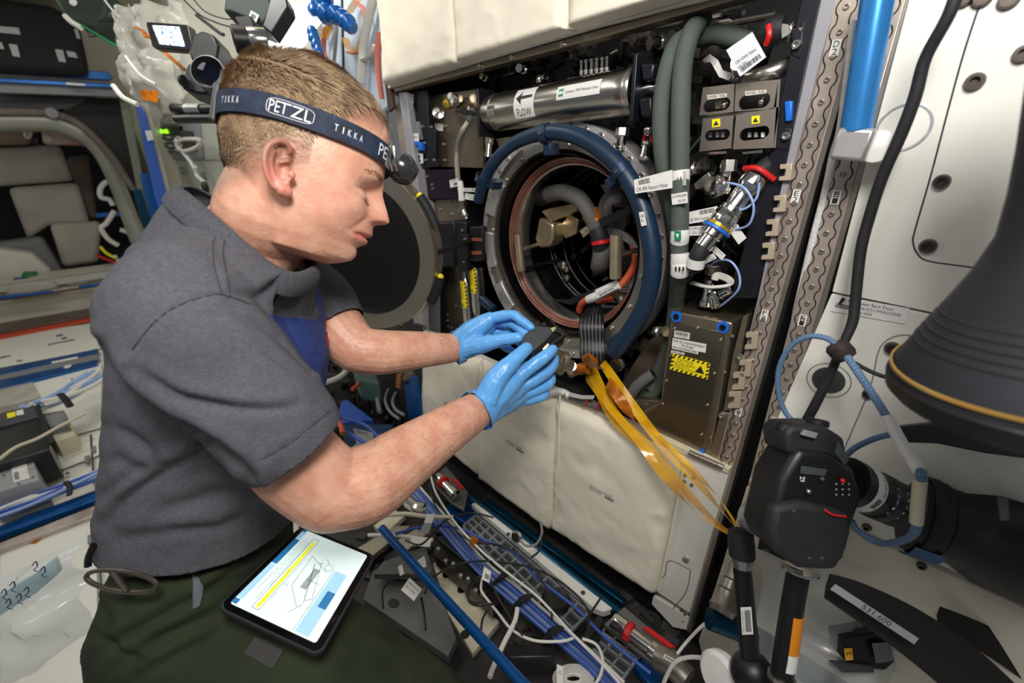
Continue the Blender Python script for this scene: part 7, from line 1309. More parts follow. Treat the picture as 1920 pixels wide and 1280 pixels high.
solo('green_pouch', PX([(42, 512), (70, 511), (66, 523), (38, 524)], -5.3, .1), mat('leaf_green', (38, 110, 64), .6), 'green pouch at the hatch sill', 'pouch', bevel=.01); solo('blue_pouch', PX([(24, 523), (66, 520), (64, 530), (28, 533)], -5.25, .1), M_['blue'], 'blue pouch under the green one at the hatch sill', 'pouch', bevel=.01)
for nm, lab, px in (('sill_rail', 'dark blue rail on the hatch sill, left piece', [(-40, 560), (98, 545), (100, 549), (-40, 566)]), ('sill_rail', 'dark blue rail on the hatch sill, right piece', [(148, 536), (228, 525), (226, 531), (148, 542)])): xr(nm, lab, px, -5.0, 'blue', .03)
soft('padded_sleeve', 'crumpled pale padded sleeve lying along the hatch sill', [(20, 532), (100, 526), (112, 540), (60, 552), (10, 555)], -5.05, cg, .08, 'cover', .02); soft('padded_sleeve', 'second pale sleeve on the sill near the man', [(120, 528), (180, 514), (190, 520), (160, 535), (125, 538)], -5.1, cg, .08, 'cover', .02)
for i, (pts, lab) in enumerate((([(215, 337), (198, 342), (188, 355), (190, 370), (205, 374), (212, 385)], 'white hose coil hanging in the hatch, upper'), ([(215, 395), (200, 418), (190, 428), (203, 448), (222, 460)], 'white hose hanging in the hatch, lower'), ([(225, 430), (240, 436), (248, 446)], 'short white hose end in the hatch'))): solo('white_hose', MB().tube([onX(u, v, -5.3) for u, v in pts], .02, 8, 5), M_['wcable'], lab, 'hose')
xr('teal_thin_rail', 'thin dark teal rail crossing the hatch right side', [(205, 297), (215, 305), (270, 468), (264, 472)], -5.25, 'teal', .03); xr('blue_bar', 'short blue bar with white items in the hatch', [(178, 400), (250, 396), (250, 404), (180, 408)], -5.3, 'blue', .03)
for c, lab, pts in (('yellow', 'thin yellow cable in the hatch', [(188, 462), (200, 475), (220, 485)]), ('red', 'thin red cable in the hatch', [(180, 478), (205, 488), (230, 496)]), ('wcable', 'thin white cable in the hatch', [(215, 478), (225, 495), (235, 510)])): solo('thin_cable', MB().tube([onX(u, v, -5.25) for u, v in pts], .012, 6, 4), M_[c], lab, 'cable')
# ---- rack wall: panels behind the neck, keypad
wp = thing('wall_covering', 'pale grey wall panels behind the man\'s neck', 'wall panels', onY(380, 400, .0))
for px in ([(278, 190), (345, 180), (430, 186), (432, 300), (300, 300)], [(305, 302), (432, 302), (432, 440), (338, 440)], [(175, 20), (300, 0), (330, 0), (250, 180), (215, 150), (150, 50)]): part('panel', PR(px, -.005, .02), mat('panel_greygreen', (186, 188, 176), .4, var=.04), wp, bevel=.002)
screws(wp, [onY(u, v, -.006) for u, v in ((345, 320), (385, 330))], YN, .03, key='bigscrew', m=M_['grey2'])
kp = thing('keypad_unit', 'keypad unit with glowing green digits behind the man\'s head', 'control panel', onY(330, 300, -.02)); part('bezel', PR([(286, 228), (372, 232), (380, 296), (298, 298)], -.02, .03), M_['grey'], kp, bevel=.004); part('keypad_face', PR([(292, 238), (336, 236), (342, 284), (306, 284)], -.04, .02), M_['black'], kp, bevel=.003); part('side_face', PR([(332, 244), (356, 246), (364, 282), (340, 282)], -.04, .02), M_['dgrey'], kp, bevel=.003)
for r_ in range(4):
    for c in range(4): u, v = 302 + c * 9 + r_ * 2, 255 + r_ * 8; part('key', PR([(u, v), (u + 5, v), (u + 6, v + 4), (u + 1, v + 4)], -.05, .01), M_['label'] if (r_ + c) % 2 else M_['grey2'], kp)
ib = MB(); text_fn(ib, '20:46', quadfn(YQ([(296, 242), (314, 242), (316, 250), (298, 250)], -.045)), 0, 0, 1, 1); part('digits', ib, mat('green_led', (150, 255, 30), .4, emit=4), kp, smooth=0)
solo('cream_plate', PR([(292, 222), (330, 220), (332, 232), (296, 234)], -.03, .02), M_['cream'], 'cream knob plate above the keypad', 'plate', bevel=.003)
for i, (lab, pts) in enumerate((('white looped cord over the keypad', [(330, 262), (332, 275), (345, 283), (370, 275), (375, 262), (340, 262), (335, 275), (355, 300), (366, 318)]), ('white cord hanging below the keypad', [(366, 312), (370, 330), (385, 345), (372, 358), (350, 362)]), ('cream cord knotted near the collar', [(292, 372), (310, 358), (330, 360), (345, 368)]))): solo('white_lanyard', MB().tube([onY(u, v, -.10) for u, v in pts], .012, 7, 4), M_['wcable'], lab, 'cord')
for i, (u, v) in enumerate(((312, 345), (385, 352))): solo('cord_toggle', MB().ball(onY(u, v, -.12), .03, 7, (1, .7, 1.4)), M_['wcable'] if i == 0 else M_['black'], ('pale' if i == 0 else 'black') + ' toggle on the cords beside the collar', 'toggle')
# black tubes and clamp
AT = at
ta_ = thing('camera_mount', 'black and silver camera mount arms left of the headlamp strap', 'support arm', AT(370, 215, 1.25)); part('arm_tube', MB().tube([AT(325, 203, 1.3), AT(352, 205, 1.28), AT(412, 204, 1.2)], .014, 12, 3), M_['black'], ta_); part('arm_tube', MB().tube([AT(332, 223, 1.3), AT(412, 222, 1.2)], .013, 12, 2), M_['black'], ta_); part('silver_sleeve', MB().tube([AT(352, 204, 1.27), AT(380, 204, 1.24)], .0152, 12, 1), M_['alu'], ta_); part('clamp_block', PR([(325, 198), (345, 198), (350, 230), (330, 232)], -.2, .06), M_['black'], ta_, bevel=.006)
# camcorder with lit screen
mn = thing('monitor', 'small black monitor with a lit picture, upper left', 'monitor', AT(318, 92, 1.1))
def mq(s, t): a, b, c, d = AT(272, 40, 1.10), AT(352, 46, 1.06), AT(362, 95, 1.06), AT(286, 90, 1.10); return (a * (1 - s) + b * s) * (1 - t) + (d * (1 - s) + c * s) * t
mnn = (mq(1, 0) - mq(0, 0)).cross(mq(0, 1) - mq(0, 0)).normalized(); mnn = mnn if mnn.dot(CP - mq(0, 0)) > 0 else -mnn
part('housing', MB().prism([mq(.04, 0), mq(.97, .0), mq(1, .06), mq(1, .95), mq(.97, 1), mq(.05, 1), mq(0, .92), mq(0, .08)], -mnn * .02), M_['black'], mn, bevel=.004)
sc_ = mat('monitor_picture', (150, 180, 215), .4, emit=1.3, rgb2=(240, 246, 250)); 
nt = sc_.node_tree; NN = nt.nodes; vz = [n for n in NN if n.type == 'TEX_NOISE'][0]; vz.inputs['Scale'].default_value = 90; rp = [n for n in NN if n.type == 'VALTORGB'][0]; rp.color_ramp.elements[0].color = (.06, .14, .32, 1); rp.color_ramp.elements[1].color = (.85, .92, .98, 1); nt.links.new(rp.outputs[0], NN['Principled BSDF'].inputs['Emission Color'])
part('screen', MB().prism([mq(.16, .14) + mnn * .0008, mq(.80, .12) + mnn * .0008, mq(.84, .88) + mnn * .0008, mq(.22, .84) + mnn * .0008], mnn * .001), sc_, mn, label='lit screen picture')
vc = thing('video_camera', 'black video camera with round dark lens behind the man\'s head', 'camera', AT(390, 170, 1.05)); part('body', MB().prism([AT(u, v, 1.06) for u, v in ((360, 65), (378, 56), (400, 64), (410, 85), (405, 110), (412, 125), (400, 130), (358, 112), (352, 98))], cz * .06), M_['black'], vc, bevel=.006); part('lower_body', MB().prism([AT(u, v, 1.04) for u, v in ((352, 118), (388, 112), (425, 128), (428, 160), (418, 175), (372, 176), (340, 165), (338, 150))], cz * .06), M_['black'], vc, bevel=.006)
vd = wdir(V((.15, .05, -1))); part('lens_barrel', MB().lathe(AT(398, 143, 1.02), vd, [(0, -.03), (.036, -.03), (.037, .02), (.034, .022), (.030, .016), (.024, .006), (0, .002)], 36), M_['black'], vc); part('lens_ring', MB().lathe(AT(398, 143, 1.02), vd, [(.0345, .0222), (.0375, .021), (.0375, .018)], 36), M_['grey2'], vc); part('front_glass', MB().lathe(AT(398, 143, 1.02), vd, [(0, .010), (.016, .009), (.028, .0125)], 36), mat('lens_glass', (12, 20, 30), .04, .3), vc)
part('knob', MB().lathe(AT(346, 152, 1.03), cx * -1, [(0, 0), (.014, 0), (.012, .008), (.006, .012), (0, .012)], 10), M_['rubber'], vc)
v2 = thing('action_camera', 'small black and silver camera lens pointing left above the head', 'camera', AT(470, 90, .98)); d5 = wdir(V((-.85, .25, -.45))); part('lens_barrel', MB().lathe(AT(482, 76, .98), d5, [(0, -.02), (.026, -.02), (.027, .01), (.026, .012), (.0265, .034), (.025, .036), (.020, .030), (0, .026)], 32), M_['chrome'], v2); part('lens_hood', MB().lathe(AT(482, 76, .98) + d5.normalized() * .018, d5, [(.0272, 0), (.028, .001), (.028, .028), (.024, .030), (.018, .018), (0, .016)], 32), M_['black'], v2); part('camera_block', MB().prism([AT(u, v, .98) for u, v in ((438, 30), (470, 28), (478, 50), (455, 58), (446, 46))], cz * .04), M_['rubber'], v2, bevel=.004)
solo('green_black_box', MB().prism([AT(u, v, 1.08) for u, v in ((424, -20), (500, -20), (512, 18), (492, 46), (432, 22), (418, 20))], cz * .08), M_['dgreen'], 'dark green box above the small camera lens', 'box', bevel=.006); solo('ribbed_bracket', MB().prism([AT(u, v, 1.02) for u, v in ((508, -10), (536, -6), (540, 12), (508, 62), (492, 48))], cz * .04), M_['black'], 'black ribbed bracket left of the bright lamp', 'bracket', bevel=.003)
decal(bpy.data.objects['green_black_box'], [AT(471, 20, 1.075), AT(486, 29, 1.075), AT(480, 43, 1.075), AT(466, 34, 1.075)], (), (.2, .2, .8, .8), name='barcode_sticker')
lw = thing('work_lamp', 'overexposed bright white lamp panel above the head', 'lamp', AT(540, 100, 1.12)); part('diffuser', MB().prism([AT(u, v, 1.15) for u, v in ((570, -20), (630, -20), (592, 30), (560, 75), (520, 128), (470, 128), (500, 80), (540, 20))], cz * .03), mat('lamp_white', (255, 253, 246), .5, emit=2.4), lw, bevel=.003); part('lamp_housing', MB().prism([AT(u, v, 1.22) for u, v in ((585, 22), (592, 25), (592, 52), (575, 58), (560, 50))], cz * .04), M_['beige'], lw, bevel=.002)
ib = MB(); text_fn(ib, 'CWA', quadfn([AT(572, 40, 1.145), AT(586, 26, 1.145), AT(590, 38, 1.145), AT(576, 52, 1.145)]), 0, 0, 1, 1)
solo('bright_wall_cover', PR([(250, -20), (560, -20), (540, 40), (470, 120), (430, 130), (330, 130), (290, 60)], .0, .02), mat('bright_cloth', (232, 230, 216), .6, bump=.4, bscale=6), 'bright white cloth covered wall area behind the cameras', 'cover', bevel=.004)
bag('cloudy plastic bag hanging behind the monitor at upper left', [(225, 20), (345, 10), (345, 190), (235, 170)], 1.5, 14, mat('cloudy_plastic', (206, 204, 194), .2, alpha=.3, bump=.8, bscale=8), amp=.05); bag('second cloudy plastic bag with orange patch under the monitor', [(218, 120), (330, 120), (350, 205), (285, 235)], 1.45, 19, mat('cloudy_plastic'), amp=.04)
solo('orange_patch', MB().shell([[AT(262, 168, 1.38), AT(296, 170, 1.38)], [AT(266, 186, 1.38), AT(296, 192, 1.38)]], .002), M_['kapd'], 'orange patch on the lower cloudy bag', 'tape'); solo('orange_tape_twist', MB().tube([AT(305, 95, 1.2), AT(325, 112, 1.18), AT(348, 132, 1.15)], .007, 8, 4, flat=.4), M_['kapd'], 'twisted amber tape between monitor and video camera', 'tape'); solo('orange_tape_twist', MB().tube([AT(254, 52, 1.3), AT(268, 58, 1.28), AT(276, 70, 1.25)], .008, 8, 4, flat=.4), M_['kapd'], 'amber tape tuft left of the monitor', 'tape')
solo('green_fabric_case', MB().prism([AT(u, v, 1.7) for u, v in ((90, -20), (200, -20), (195, 25), (172, 52), (120, 28))], cz * .1), M_['dgreen'], 'dark green fabric case with a white button at the top left', 'case', bevel=.01); solo('white_button', MB().lathe(AT(138, 5, 1.68), -cz, [(0, 0), (.014, 0), (.012, .006), (0, .008)], 16), M_['label'], 'round white button on the green case', 'button')
for i, (lab, pts, r, m) in enumerate((('green cord with white end below the green case', [(125, 32), (160, 52), (200, 75), (228, 92)], .007, 'green'), ('white rod end beside the green cord', [(122, 30), (135, 42), (152, 52)], .016, 'wcable'), ('black loop hanging from the green case', [(163, 58), (168, 68), (180, 66), (182, 56), (174, 50), (164, 56)], .005, 'bcable'), ('black cord from the green case to the monitor', [(186, 38), (220, 42), (252, 54)], .004, 'bcable'), ('second black loop nearer the bags', [(210, 22), (206, 30), (222, 38), (232, 34), (222, 24), (210, 26)], .005, 'bcable'),
   ('white strap running down at upper left', [(196, 0), (210, 18), (225, 32)], .006, 'wcable'), ('black cable over the bright area above the cameras', [(345, 0), (375, 28), (410, 44), (446, 54)], .0035, 'bcable'), ('second black cable over the bright area', [(360, -5), (385, 22), (420, 35), (440, 35)], .003, 'bcable'), ('black hook and loop strap piece over the bright area', [(368, 28), (390, 45), (412, 62), (420, 65)], .008, 'rubber'), ('blue grey string beside the cloudy bag', [(240, 8), (262, 40), (272, 60)], .003, 'gcable'), ('pale strap across the lower cloudy bag', [(235, 105), (262, 140), (292, 158)], .006, 'wcable'), ('white curved strap along the end wall corner', [(212, 160), (230, 182), (258, 196)], .012, 'wcable'))):
    solo('loose_line', MB().tube([AT(u, v, 1.6 if u < 260 and i < 6 else 1.25) for u, v in pts], r * .6, 7, 4), M_[m], lab, 'cord')
# blue jointed hose
jh = thing('jointed_hose', 'glossy blue jointed segment hose curving at the top left of the rack', 'hose', AT(640, 50, 1.15))
for i, (u, v, r) in enumerate(((598, 12, 15), (612, 26, 17), (630, 28, 16), (642, 34, 15), (652, 42, 15), (658, 50, 12), (610, 2, 15), (590, 20, 13), (586, 62, 10), (589, 74, 11), (593, 86, 10), (598, 98, 9))):
    p = AT(u, v, 1.15); d = V(((.8, -.1, -.55) if i < 7 else (.1, 0, -1))); part('segment', MB().lathe(p, d, [(0, -.016), (r * .0009, -.015), (r * .00145, -.006), (r * .00150, .004), (r * .0010, .013), (r * .0008, .016), (0, .016)], 16), mat('glossy_blue', (16, 82, 150), .18, coat=.4), jh)
# pouch panels between head and upper door
pnl = thing('soft_wall_cover', 'pale blue grey soft panels with orange straps left of the upper rack door', 'panel', onY(660, 250, .0)); pm_ = mat('bluegrey_panel', (166, 178, 192), .5, var=.05, scale=5)
for px in ([(570, -20), (636, -20), (640, 160), (600, 160), (580, 60)], [(641, -20), (716, -20), (734, 180), (732, 200), (690, 230), (645, 160)]): part('panel', PR(px, -.01, .03), pm_, pnl, bevel=.008)
part('dark_gap', PR([(636, -20), (641, -20), (645, 160), (640, 160)], -.005, .01), M_['dark'], pnl); part('dark_gap', PR([(712, 70), (724, 120), (738, 200), (728, 210)], -.012, .01), mat('brown_gap', (70, 52, 40), .7), pnl)
def strp(nm, lab, pts, w, m): P = [onY(u, v, -.03) for u, v in pts]; return solo(nm, MB().tube(P, w, 8, 5, flat=.35), M_[m] if isinstance(m, str) else m, lab, 'strap')
pink = mat('pink_strap', (196, 112, 100), .6)
strp('cream_strap', 'long cream strap hanging beside the upper rack door', [(702, -10), (692, 30), (684, 70), (680, 110), (678, 155)], .014, 'wcable'); strp('cream_strap', 'short cream strap loop branching right', [(682, 112), (692, 108), (702, 96), (705, 85)], .013, 'wcable'); strp('pink_strap', 'dusty pink strap at the door edge', [(712, 60), (708, 100), (710, 140), (716, 185)], .009, pink)
strp('pink_strap', 'pink strap forming the right side of the orange loop', [(668, 5), (684, 20), (686, 40), (680, 65)], .009, pink); strp('pink_strap', 'pink strap behind the blue hose on the left panel', [(592, 42), (610, 38), (622, 40), (610, 60), (606, 90), (610, 110)], .009, pink)
strp('orange_strap', 'orange and yellow tape section, left side of the loop', [(648, 72), (652, 85), (660, 98)], .012, 'kap'); strp('orange_strap', 'orange tape section at the loop bottom right', [(668, 96), (676, 80), (682, 62)], .009, 'kap'); strp('orange_strap', 'orange tape section at the loop top', [(656, 22), (664, 8), (670, 0)], .012, 'kap'); strp('orange_strap', 'orange tape knot left of the blue hose', [(604, 62), (610, 72), (618, 50)], .010, 'kap'); strp('pink_strap', 'pink band at the bottom of the orange loop', [(652, 98), (662, 101), (674, 97)], .008, pink)
strp('grey_strap', 'grey strap on the left soft panel', [(628, 42), (630, 70), (626, 115)], .006, 'gcable')
# ================================================================= clutter on the floor under the rack
F_ = lambda u, v, z=.05: onZ(u, v, z)
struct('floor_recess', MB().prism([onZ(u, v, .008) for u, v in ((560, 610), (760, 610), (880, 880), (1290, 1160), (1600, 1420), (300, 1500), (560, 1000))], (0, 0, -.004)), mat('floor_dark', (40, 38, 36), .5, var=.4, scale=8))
struct('trim_dark_gap', MB().box((-.68, .04, .12), 1.2, .02, .25), M_['dark'])  # black board, its colour standing in for the shaded gap under the door
def FZ(nm, lab, px, z, d, m, cat, bv=.002, parent=None, group=None):
    mb = MB().prism([onZ(u, v, z) for u, v in px], (0, 0, -d)); m = M_[m] if isinstance(m, str) else m
    return part(nm, mb, m, parent, bevel=bv) if parent is not None else solo(nm, mb, m, lab, cat, group, bevel=bv)
br = solo('blue_strut', MB().tube([F_(716, 990, .35), F_(800, 1085, .35), F_(990, 1292, .35), F_(1075, 1385, .35)], .0088, 16, 3), M_['blue'], 'long shiny blue tube strut crossing the clutter in front of the man\'s knee', 'strut')
# laptop like grey unit with labels
lp_ = thing('grey_laptop', 'dark grey laptop computer lying under the blue strut', 'laptop', F_(760, 1150, .02)); FZ('base', '', [(680, 1122), (700, 1068), (810, 1072), (856, 1195), (840, 1230)], .06, .03, mat('laptop_grey', (96, 96, 94), .45), '', parent=lp_); FZ('lid', '', [(700, 1076), (718, 1052), (798, 1023), (812, 1068), (800, 1075)], .10, .02, mat('laptop_grey', (96, 96, 94), .45), '', parent=lp_)
decal(lp_, [F_(782, 1052, .101), F_(796, 1042, .101), F_(800, 1062, .101), F_(788, 1068, .101)], [('S/N 1005', .1, .2, .9, .35), ('Laptop', .1, .5, .7, .65)]); decal(lp_, [F_(746, 1062, .101), F_(754, 1058, .101), F_(758, 1076, .101), F_(750, 1080, .101)], m=M_['label']); FZ('round_mark', '', [(738 + 11 * math.cos(a), 1130 + 9 * math.sin(a)) for a in [i * .52 for i in range(12)]], .0615, .001, 'black', '', 0, parent=lp_)
cp_ = thing('cream_plate', 'cream floor plate with round holes right of the blue strut', 'plate', F_(880, 1150, .0)); FZ('plate', '', [(812, 1056), (826, 1048), (936, 1165), (886, 1225), (840, 1150)], .03, .02, 'beige', '', parent=cp_)
for u, v in ((837, 1077), (865, 1105), (872, 1189)): part('hole', MB().lathe(F_(u, v, .0305), V((0, 0, 1)), [(0, 0), (.011, 0), (.011, .001), (0, .001)], 16), M_['black'], cp_)
fb = thing('riveted_bracket', 'dark riveted metal bracket along the cream plate', 'bracket', F_(880, 1080, .1)); FZ('side', '', [(812, 1010), (822, 1004), (945, 1120), (925, 1140), (815, 1040)], .10, .04, mat('dark_metal', (66, 62, 58), .35, .8, var=.2), '', parent=fb); FZ('top_flange', '', [(820, 1008), (836, 996), (905, 1062), (898, 1072)], .12, .01, mat('slate_metal', (70, 76, 84), .3, .6), '', parent=fb); screws(fb, [F_(822 + i * 14, 1030 + i * 14 + (i % 2) * 8, .101) for i in range(7)], V((0, 0, 1)), .007, key='rivet')
# filter grid trays
gp_ = mat('grey_tray', (146, 148, 150), .4, alpha=.9)
def tray(lab, Q, z, nx, ny):
    P = [F_(u, v, z) for u, v in Q]; f = lambda s, t, h=0: (P[0] * (1 - s) + P[1] * s) * (1 - t) + (P[3] * (1 - s) + P[2] * s) * t + V((0, 0, h)); t_ = thing('filter_tray', lab, 'filter tray', P[3]); part('mesh_base', MB().prism([f(0, 0, -.012), f(1, 0, -.012), f(1, 1, -.012), f(0, 1, -.012)], (0, 0, -.003)), mat('tray_base', (60, 62, 64), .5, var=.3, scale=200), t_)
    w = .0022
    for i in range(nx + 1): s = i / nx; d = (f(1, 0) - f(0, 0)).normalized() * w; part('rib', MB().prism([f(s, 0) - d, f(s, 0) + d, f(s, 1) + d, f(s, 1) - d], (0, 0, -.012)), gp_, t_)
    for j in range(ny + 1): t = j / ny; d = (f(0, 1) - f(0, 0)).normalized() * w; part('rib', MB().prism([f(0, t) - d, f(0, t) + d, f(1, t) + d, f(1, t) - d], (0, 0, -.012)), gp_, t_)
    return t_
tray('long grey grid filter tray below the white bar', [(872, 972), (897, 962), (1104, 1142), (1062, 1190)], .06, 13, 3) if False else tray('long grey grid filter tray below the white bar', [(868, 985), (893, 964), (1105, 1146), (1058, 1194)], .06, 3, 13)
tray('second grey grid filter tray at the bottom near the knurled coupler', [(1092, 1222), (1140, 1172), (1206, 1216), (1160, 1282)], .07, 4, 3)
wb_ = thing('white_bar', 'long white flat bar with holes beside the teal floor rail', 'bar', F_(1000, 1050, .08)); FZ('bar', '', [(884, 944), (900, 938), (1135, 1122), (1150, 1140), (1132, 1146), (1115, 1140)], .09, .02, 'white', '', parent=wb_); [part('hole', MB().lathe(F_(u, v, .0905), V((0, 0, 1)), [(0, 0), (.006, 0), (.006, .001), (0, .001)], 12), M_['dgrey'], wb_) for u, v in ((953, 1001), (1093, 1111))]
tt = solo('teal_floor_rail', MB().tube([F_(860, 918, .08), F_(940, 978, .08), F_(1040, 1055, .08), F_(1160, 1148, .08), F_(1215, 1192, .08)], .013, 14, 3), M_['teal'], 'dark teal tube rail running under the lower rack door', 'handrail')
solo('teal_side_rail', MB().prism([F_(u, v, .05) for u, v in ((905, 938), (916, 934), (1175, 1122), (1168, 1130))], (0, 0, -.02)), M_['teal'], 'flat teal rail between tube rail and rack door', 'rail', bevel=.002)
FZ('blue_floor_bracket', 'blue bracket plate behind the first silver coupler', [(830, 955), (868, 925), (905, 940), (880, 985)], .05, .02, 'blue', 'bracket'); FZ('blue_floor_bracket', 'blue plate with small labels at the bottom edge', [(1190, 1250), (1222, 1200), (1275, 1240), (1225, 1290)], .05, .02, 'blue', 'bracket')
def coupler(lab, u0, v0, u1, v1, z, s):
    t = thing('hose_coupler', lab, 'coupler', F_(u1, v1, z - .02)); a, b = F_(u0, v0, z), F_(u1, v1, z); d = (b - a); l = d.length
    part('bracket', MB().prism([F_(u0 - 14 * s, v0 + 6 * s, z - .02), F_(u0 + 16 * s, v0 - 20 * s, z - .02), F_(u1 + 22 * s, v1 - 8 * s, z - .02), F_(u1 + 14 * s, v1 + 26 * s, z - .02), F_(u1 - 10 * s, v1 + 12 * s, z - .02)], (0, 0, -.012)), mat('bracket_grey', (112, 112, 108), .4, .6), t, bevel=.002)
    part('barrel', MB().lathe(a, d, [(0, 0), (.016, 0), (.018, .006), (.018, l * .25), (.013, l * .28), (.013, l * .7), (.017, l * .72), (.017, l * .95), (0, l)], 20), M_['chrome'], t); part('red_collar', MB().lathe(a.lerp(b, .26), d, [(.013, 0), (.021, .002), (.021, .012), (.013, .014)], 10), M_['red'], t, label='red collar'); part('red_lever', MB().prism([a.lerp(b, .3) + V((.02, .02, .01)), a.lerp(b, .8) + V((.02, .02, .01)), a.lerp(b, .8) + V((.028, .03, .01)), a.lerp(b, .3) + V((.028, .03, .01))], (0, 0, .004)), M_['red'], t); return t
coupler('silver hose coupler with red collar near the elbow', 820, 893, 856, 930, .12, 1); coupler('silver hose coupler with red collar at the bottom right of the clutter', 1150, 1162, 1250, 1238, .14, 1.3)
solo('steel_pipe_elbow', MB().tube([F_(1235, 1232, .14), F_(1262, 1248, .15), F_(1290, 1275, .15)], .024, 16, 4), M_['steeld'], 'dull steel pipe elbow at the bottom beside the coupler', 'pipe'); decal(bpy.data.objects['steel_pipe_elbow'], [F_(1246, 1226, .18), F_(1268, 1238, .18), F_(1264, 1246, .18), F_(1243, 1233, .18)], (), (.1, .2, .9, .8))
# cables
def fc_(nm, lab, pts, r, m, z=.16, grp=None, cat='cable'): return solo(nm, MB().tube([F_(*(p if len(p) == 3 else (p[0], p[1], z))) for p in pts], r, 8, 6), M_[m] if isinstance(m, str) else m, lab, cat, grp)
rb = random.Random(9)
for i in range(9):
    o = (i - 4) * 2.6; m = ('blcable', 'skyc', 'blcable', 'wcable', 'skyc')[i % 5]; nm = {'blcable': 'blue_cable', 'skyc': 'pale_blue_cable', 'wcable': 'white_cable'}[m]
    fc_(nm, nm.replace('_', ' ') + ' of the strapped floor bundle', [(775 + o, 915 - o * .4), (835 + o, 985 - o * .6), (900 + o + rb.uniform(-3, 3), 1058 - o * .7), (965 + o, 1115 - o), (1040 + o, 1180 - o), (1105 + o + rb.uniform(-3, 3), 1235 - o), (1160 + o, 1290 - o)], .0034, m, .13 + .008 * (i % 3), nm.replace('_', ' ') + 's of the strapped floor bundle')
fc_('blue_cable', 'single blue cable crossing over the filter tray', [(740, 1000), (800, 986), (860, 990), (900, 1008), (960, 1035), (1010, 1085), (1080, 1140), (1130, 1190), (1220, 1262)], .0034, 'blcable', .17)
fc_('white_conduit', 'thick white conduit running diagonally across the floor clutter', [(808, 893), (818, 925), (850, 975), (900, 1030), (960, 1080), (1010, 1120), (1070, 1185), (1130, 1245), (1170, 1290)], .0029, 'wcable', .20); fc_('white_cable', 'white cable looping in the middle of the clutter', [(905, 1080), (902, 1105), (915, 1125), (935, 1150), (960, 1180), (1000, 1200), (1050, 1202), (1075, 1196)], .0029, 'wcable', .19)
fc_('white_cable', 'white cable curling near the bottom centre', [(1092, 1197), (1118, 1208), (1130, 1235), (1126, 1265), (1110, 1290)], .0029, 'wcable', .2); fc_('white_cable', 'white cable end crossing toward the blue strut', [(970, 1140), (965, 1165), (945, 1205), (925, 1250), (918, 1270)], .005, 'wcable', .2); fc_('white_cable', 'white cable behind the trousers tablet gap', [(690, 1003), (740, 1003), (790, 1010), (812, 1012)], .005, 'wcable', .16); fc_('cream_cable', 'cream cable above the white papers', [(716, 966), (760, 963), (800, 968), (850, 970)], .006, mat('cream_sleeve'), .2)
for lab, pts in (('long black cable arcing over the blue strut', [(796, 1112), (810, 1085), (845, 1062), (890, 1052), (945, 1054), (1000, 1065), (1050, 1090), (1090, 1125), (1105, 1155), (1098, 1195)]), ('black cable snaking beside the white conduit', [(805, 905), (815, 945), (845, 985), (885, 1015), (930, 1020), (965, 1035), (1000, 1065), (1030, 1115), (1035, 1160)]), ('black cable crossing the blue bundle', [(760, 1012), (790, 1020), (825, 985), (850, 968), (890, 962), (925, 970)]),
    ('coiled black cable on the riveted bracket, outer loop', [(900, 1085), (882, 1100), (878, 1125), (895, 1135), (915, 1130)]), ('coiled black cable on the riveted bracket, inner loop', [(905, 1080), (885, 1088), (875, 1115), (890, 1130), (925, 1132)]), ('black cable dropping onto the cream plate', [(915, 1142), (905, 1160), (902, 1180)]), ('black cable curve under the laptop tag', [(718, 1140), (718, 1105), (740, 1085), (770, 1087), (795, 1100)]), ('black cable below the strut', [(790, 1120), (795, 1150), (798, 1180)]), ('thin black cable right of the coil', [(920, 1090), (940, 1130), (980, 1190)]), ('black cable over the lower tray', [(1100, 1160), (1120, 1130), (1128, 1118)]), ('black cable hanging from the lower door', [(1016, 1000), (1012, 1030), (996, 1045)])): fc_('black_cable', lab, pts, .0025, 'bcable', .2)
fc_('clear_cable', 'thin translucent cable loop with a silver end by the teal rail', [(972, 1006), (985, 1022), (1005, 1020), (1016, 1000), (1014, 980)], .003, 'gcable', .2); solo('silver_plug', MB().lathe(F_(970, 1005, .2), V((.3, -.8, .5)), [(0, 0), (.013, 0), (.015, .006), (.011, .012), (0, .012)], 14), M_['chrome'], 'silver knurled cap at the end of the translucent cable', 'cap')
for i, (u, v) in enumerate(((942, 1080), (978, 1125), (1034, 1185))): solo('cable_strap', MB().tube([F_(u - 12, v + 10, .155), F_(u, v, .185), F_(u + 12, v - 8, .16)], .014, 10, 4, flat=.4), M_['black'], 'black strap on the blue floor bundle, ' + ('uppermost', 'middle', 'lowest')[i] + ' of three', 'strap')
solo('orange_clip', MB().tube([F_(886, 1012, .20), F_(892, 1020, .20)], .011, 10, 2), M_['kapd'], 'orange tape ring around the white conduit', 'tape'); solo('round_dial', MB().lathe(F_(1043, 1126, .10), V((0, 0, 1)), [(0, 0), (.034, 0), (.036, .006), (.030, .014), (.024, .01), (0, .01)], 24), M_['black'], 'black round knob on the long filter tray', 'knob')
FZ('black_module', 'flat black box beside the blue strut bottom', [(945, 1208), (1036, 1206), (1040, 1232), (952, 1234)], .16, .06, 'black', 'box', .004); FZ('black_module', 'small black box between the two filter trays', [(1105, 1172), (1122, 1150), (1132, 1156), (1128, 1175), (1100, 1200), (1085, 1195)], .14, .05, 'black', 'box', .004)
for i in range(6): solo('white_coil', MB().tube([F_(1075 + (36 - i * 4) * math.cos(a), 1272 + (24 - i * 3) * math.sin(a), .12 + .004 * i) for a in [k * .6283 for k in range(10)]], .0042, 7, 3, closed=True), M_['wcable'], 'turn of the white cable coil at the bottom centre', 'cable', 'turns of the white cable coil')
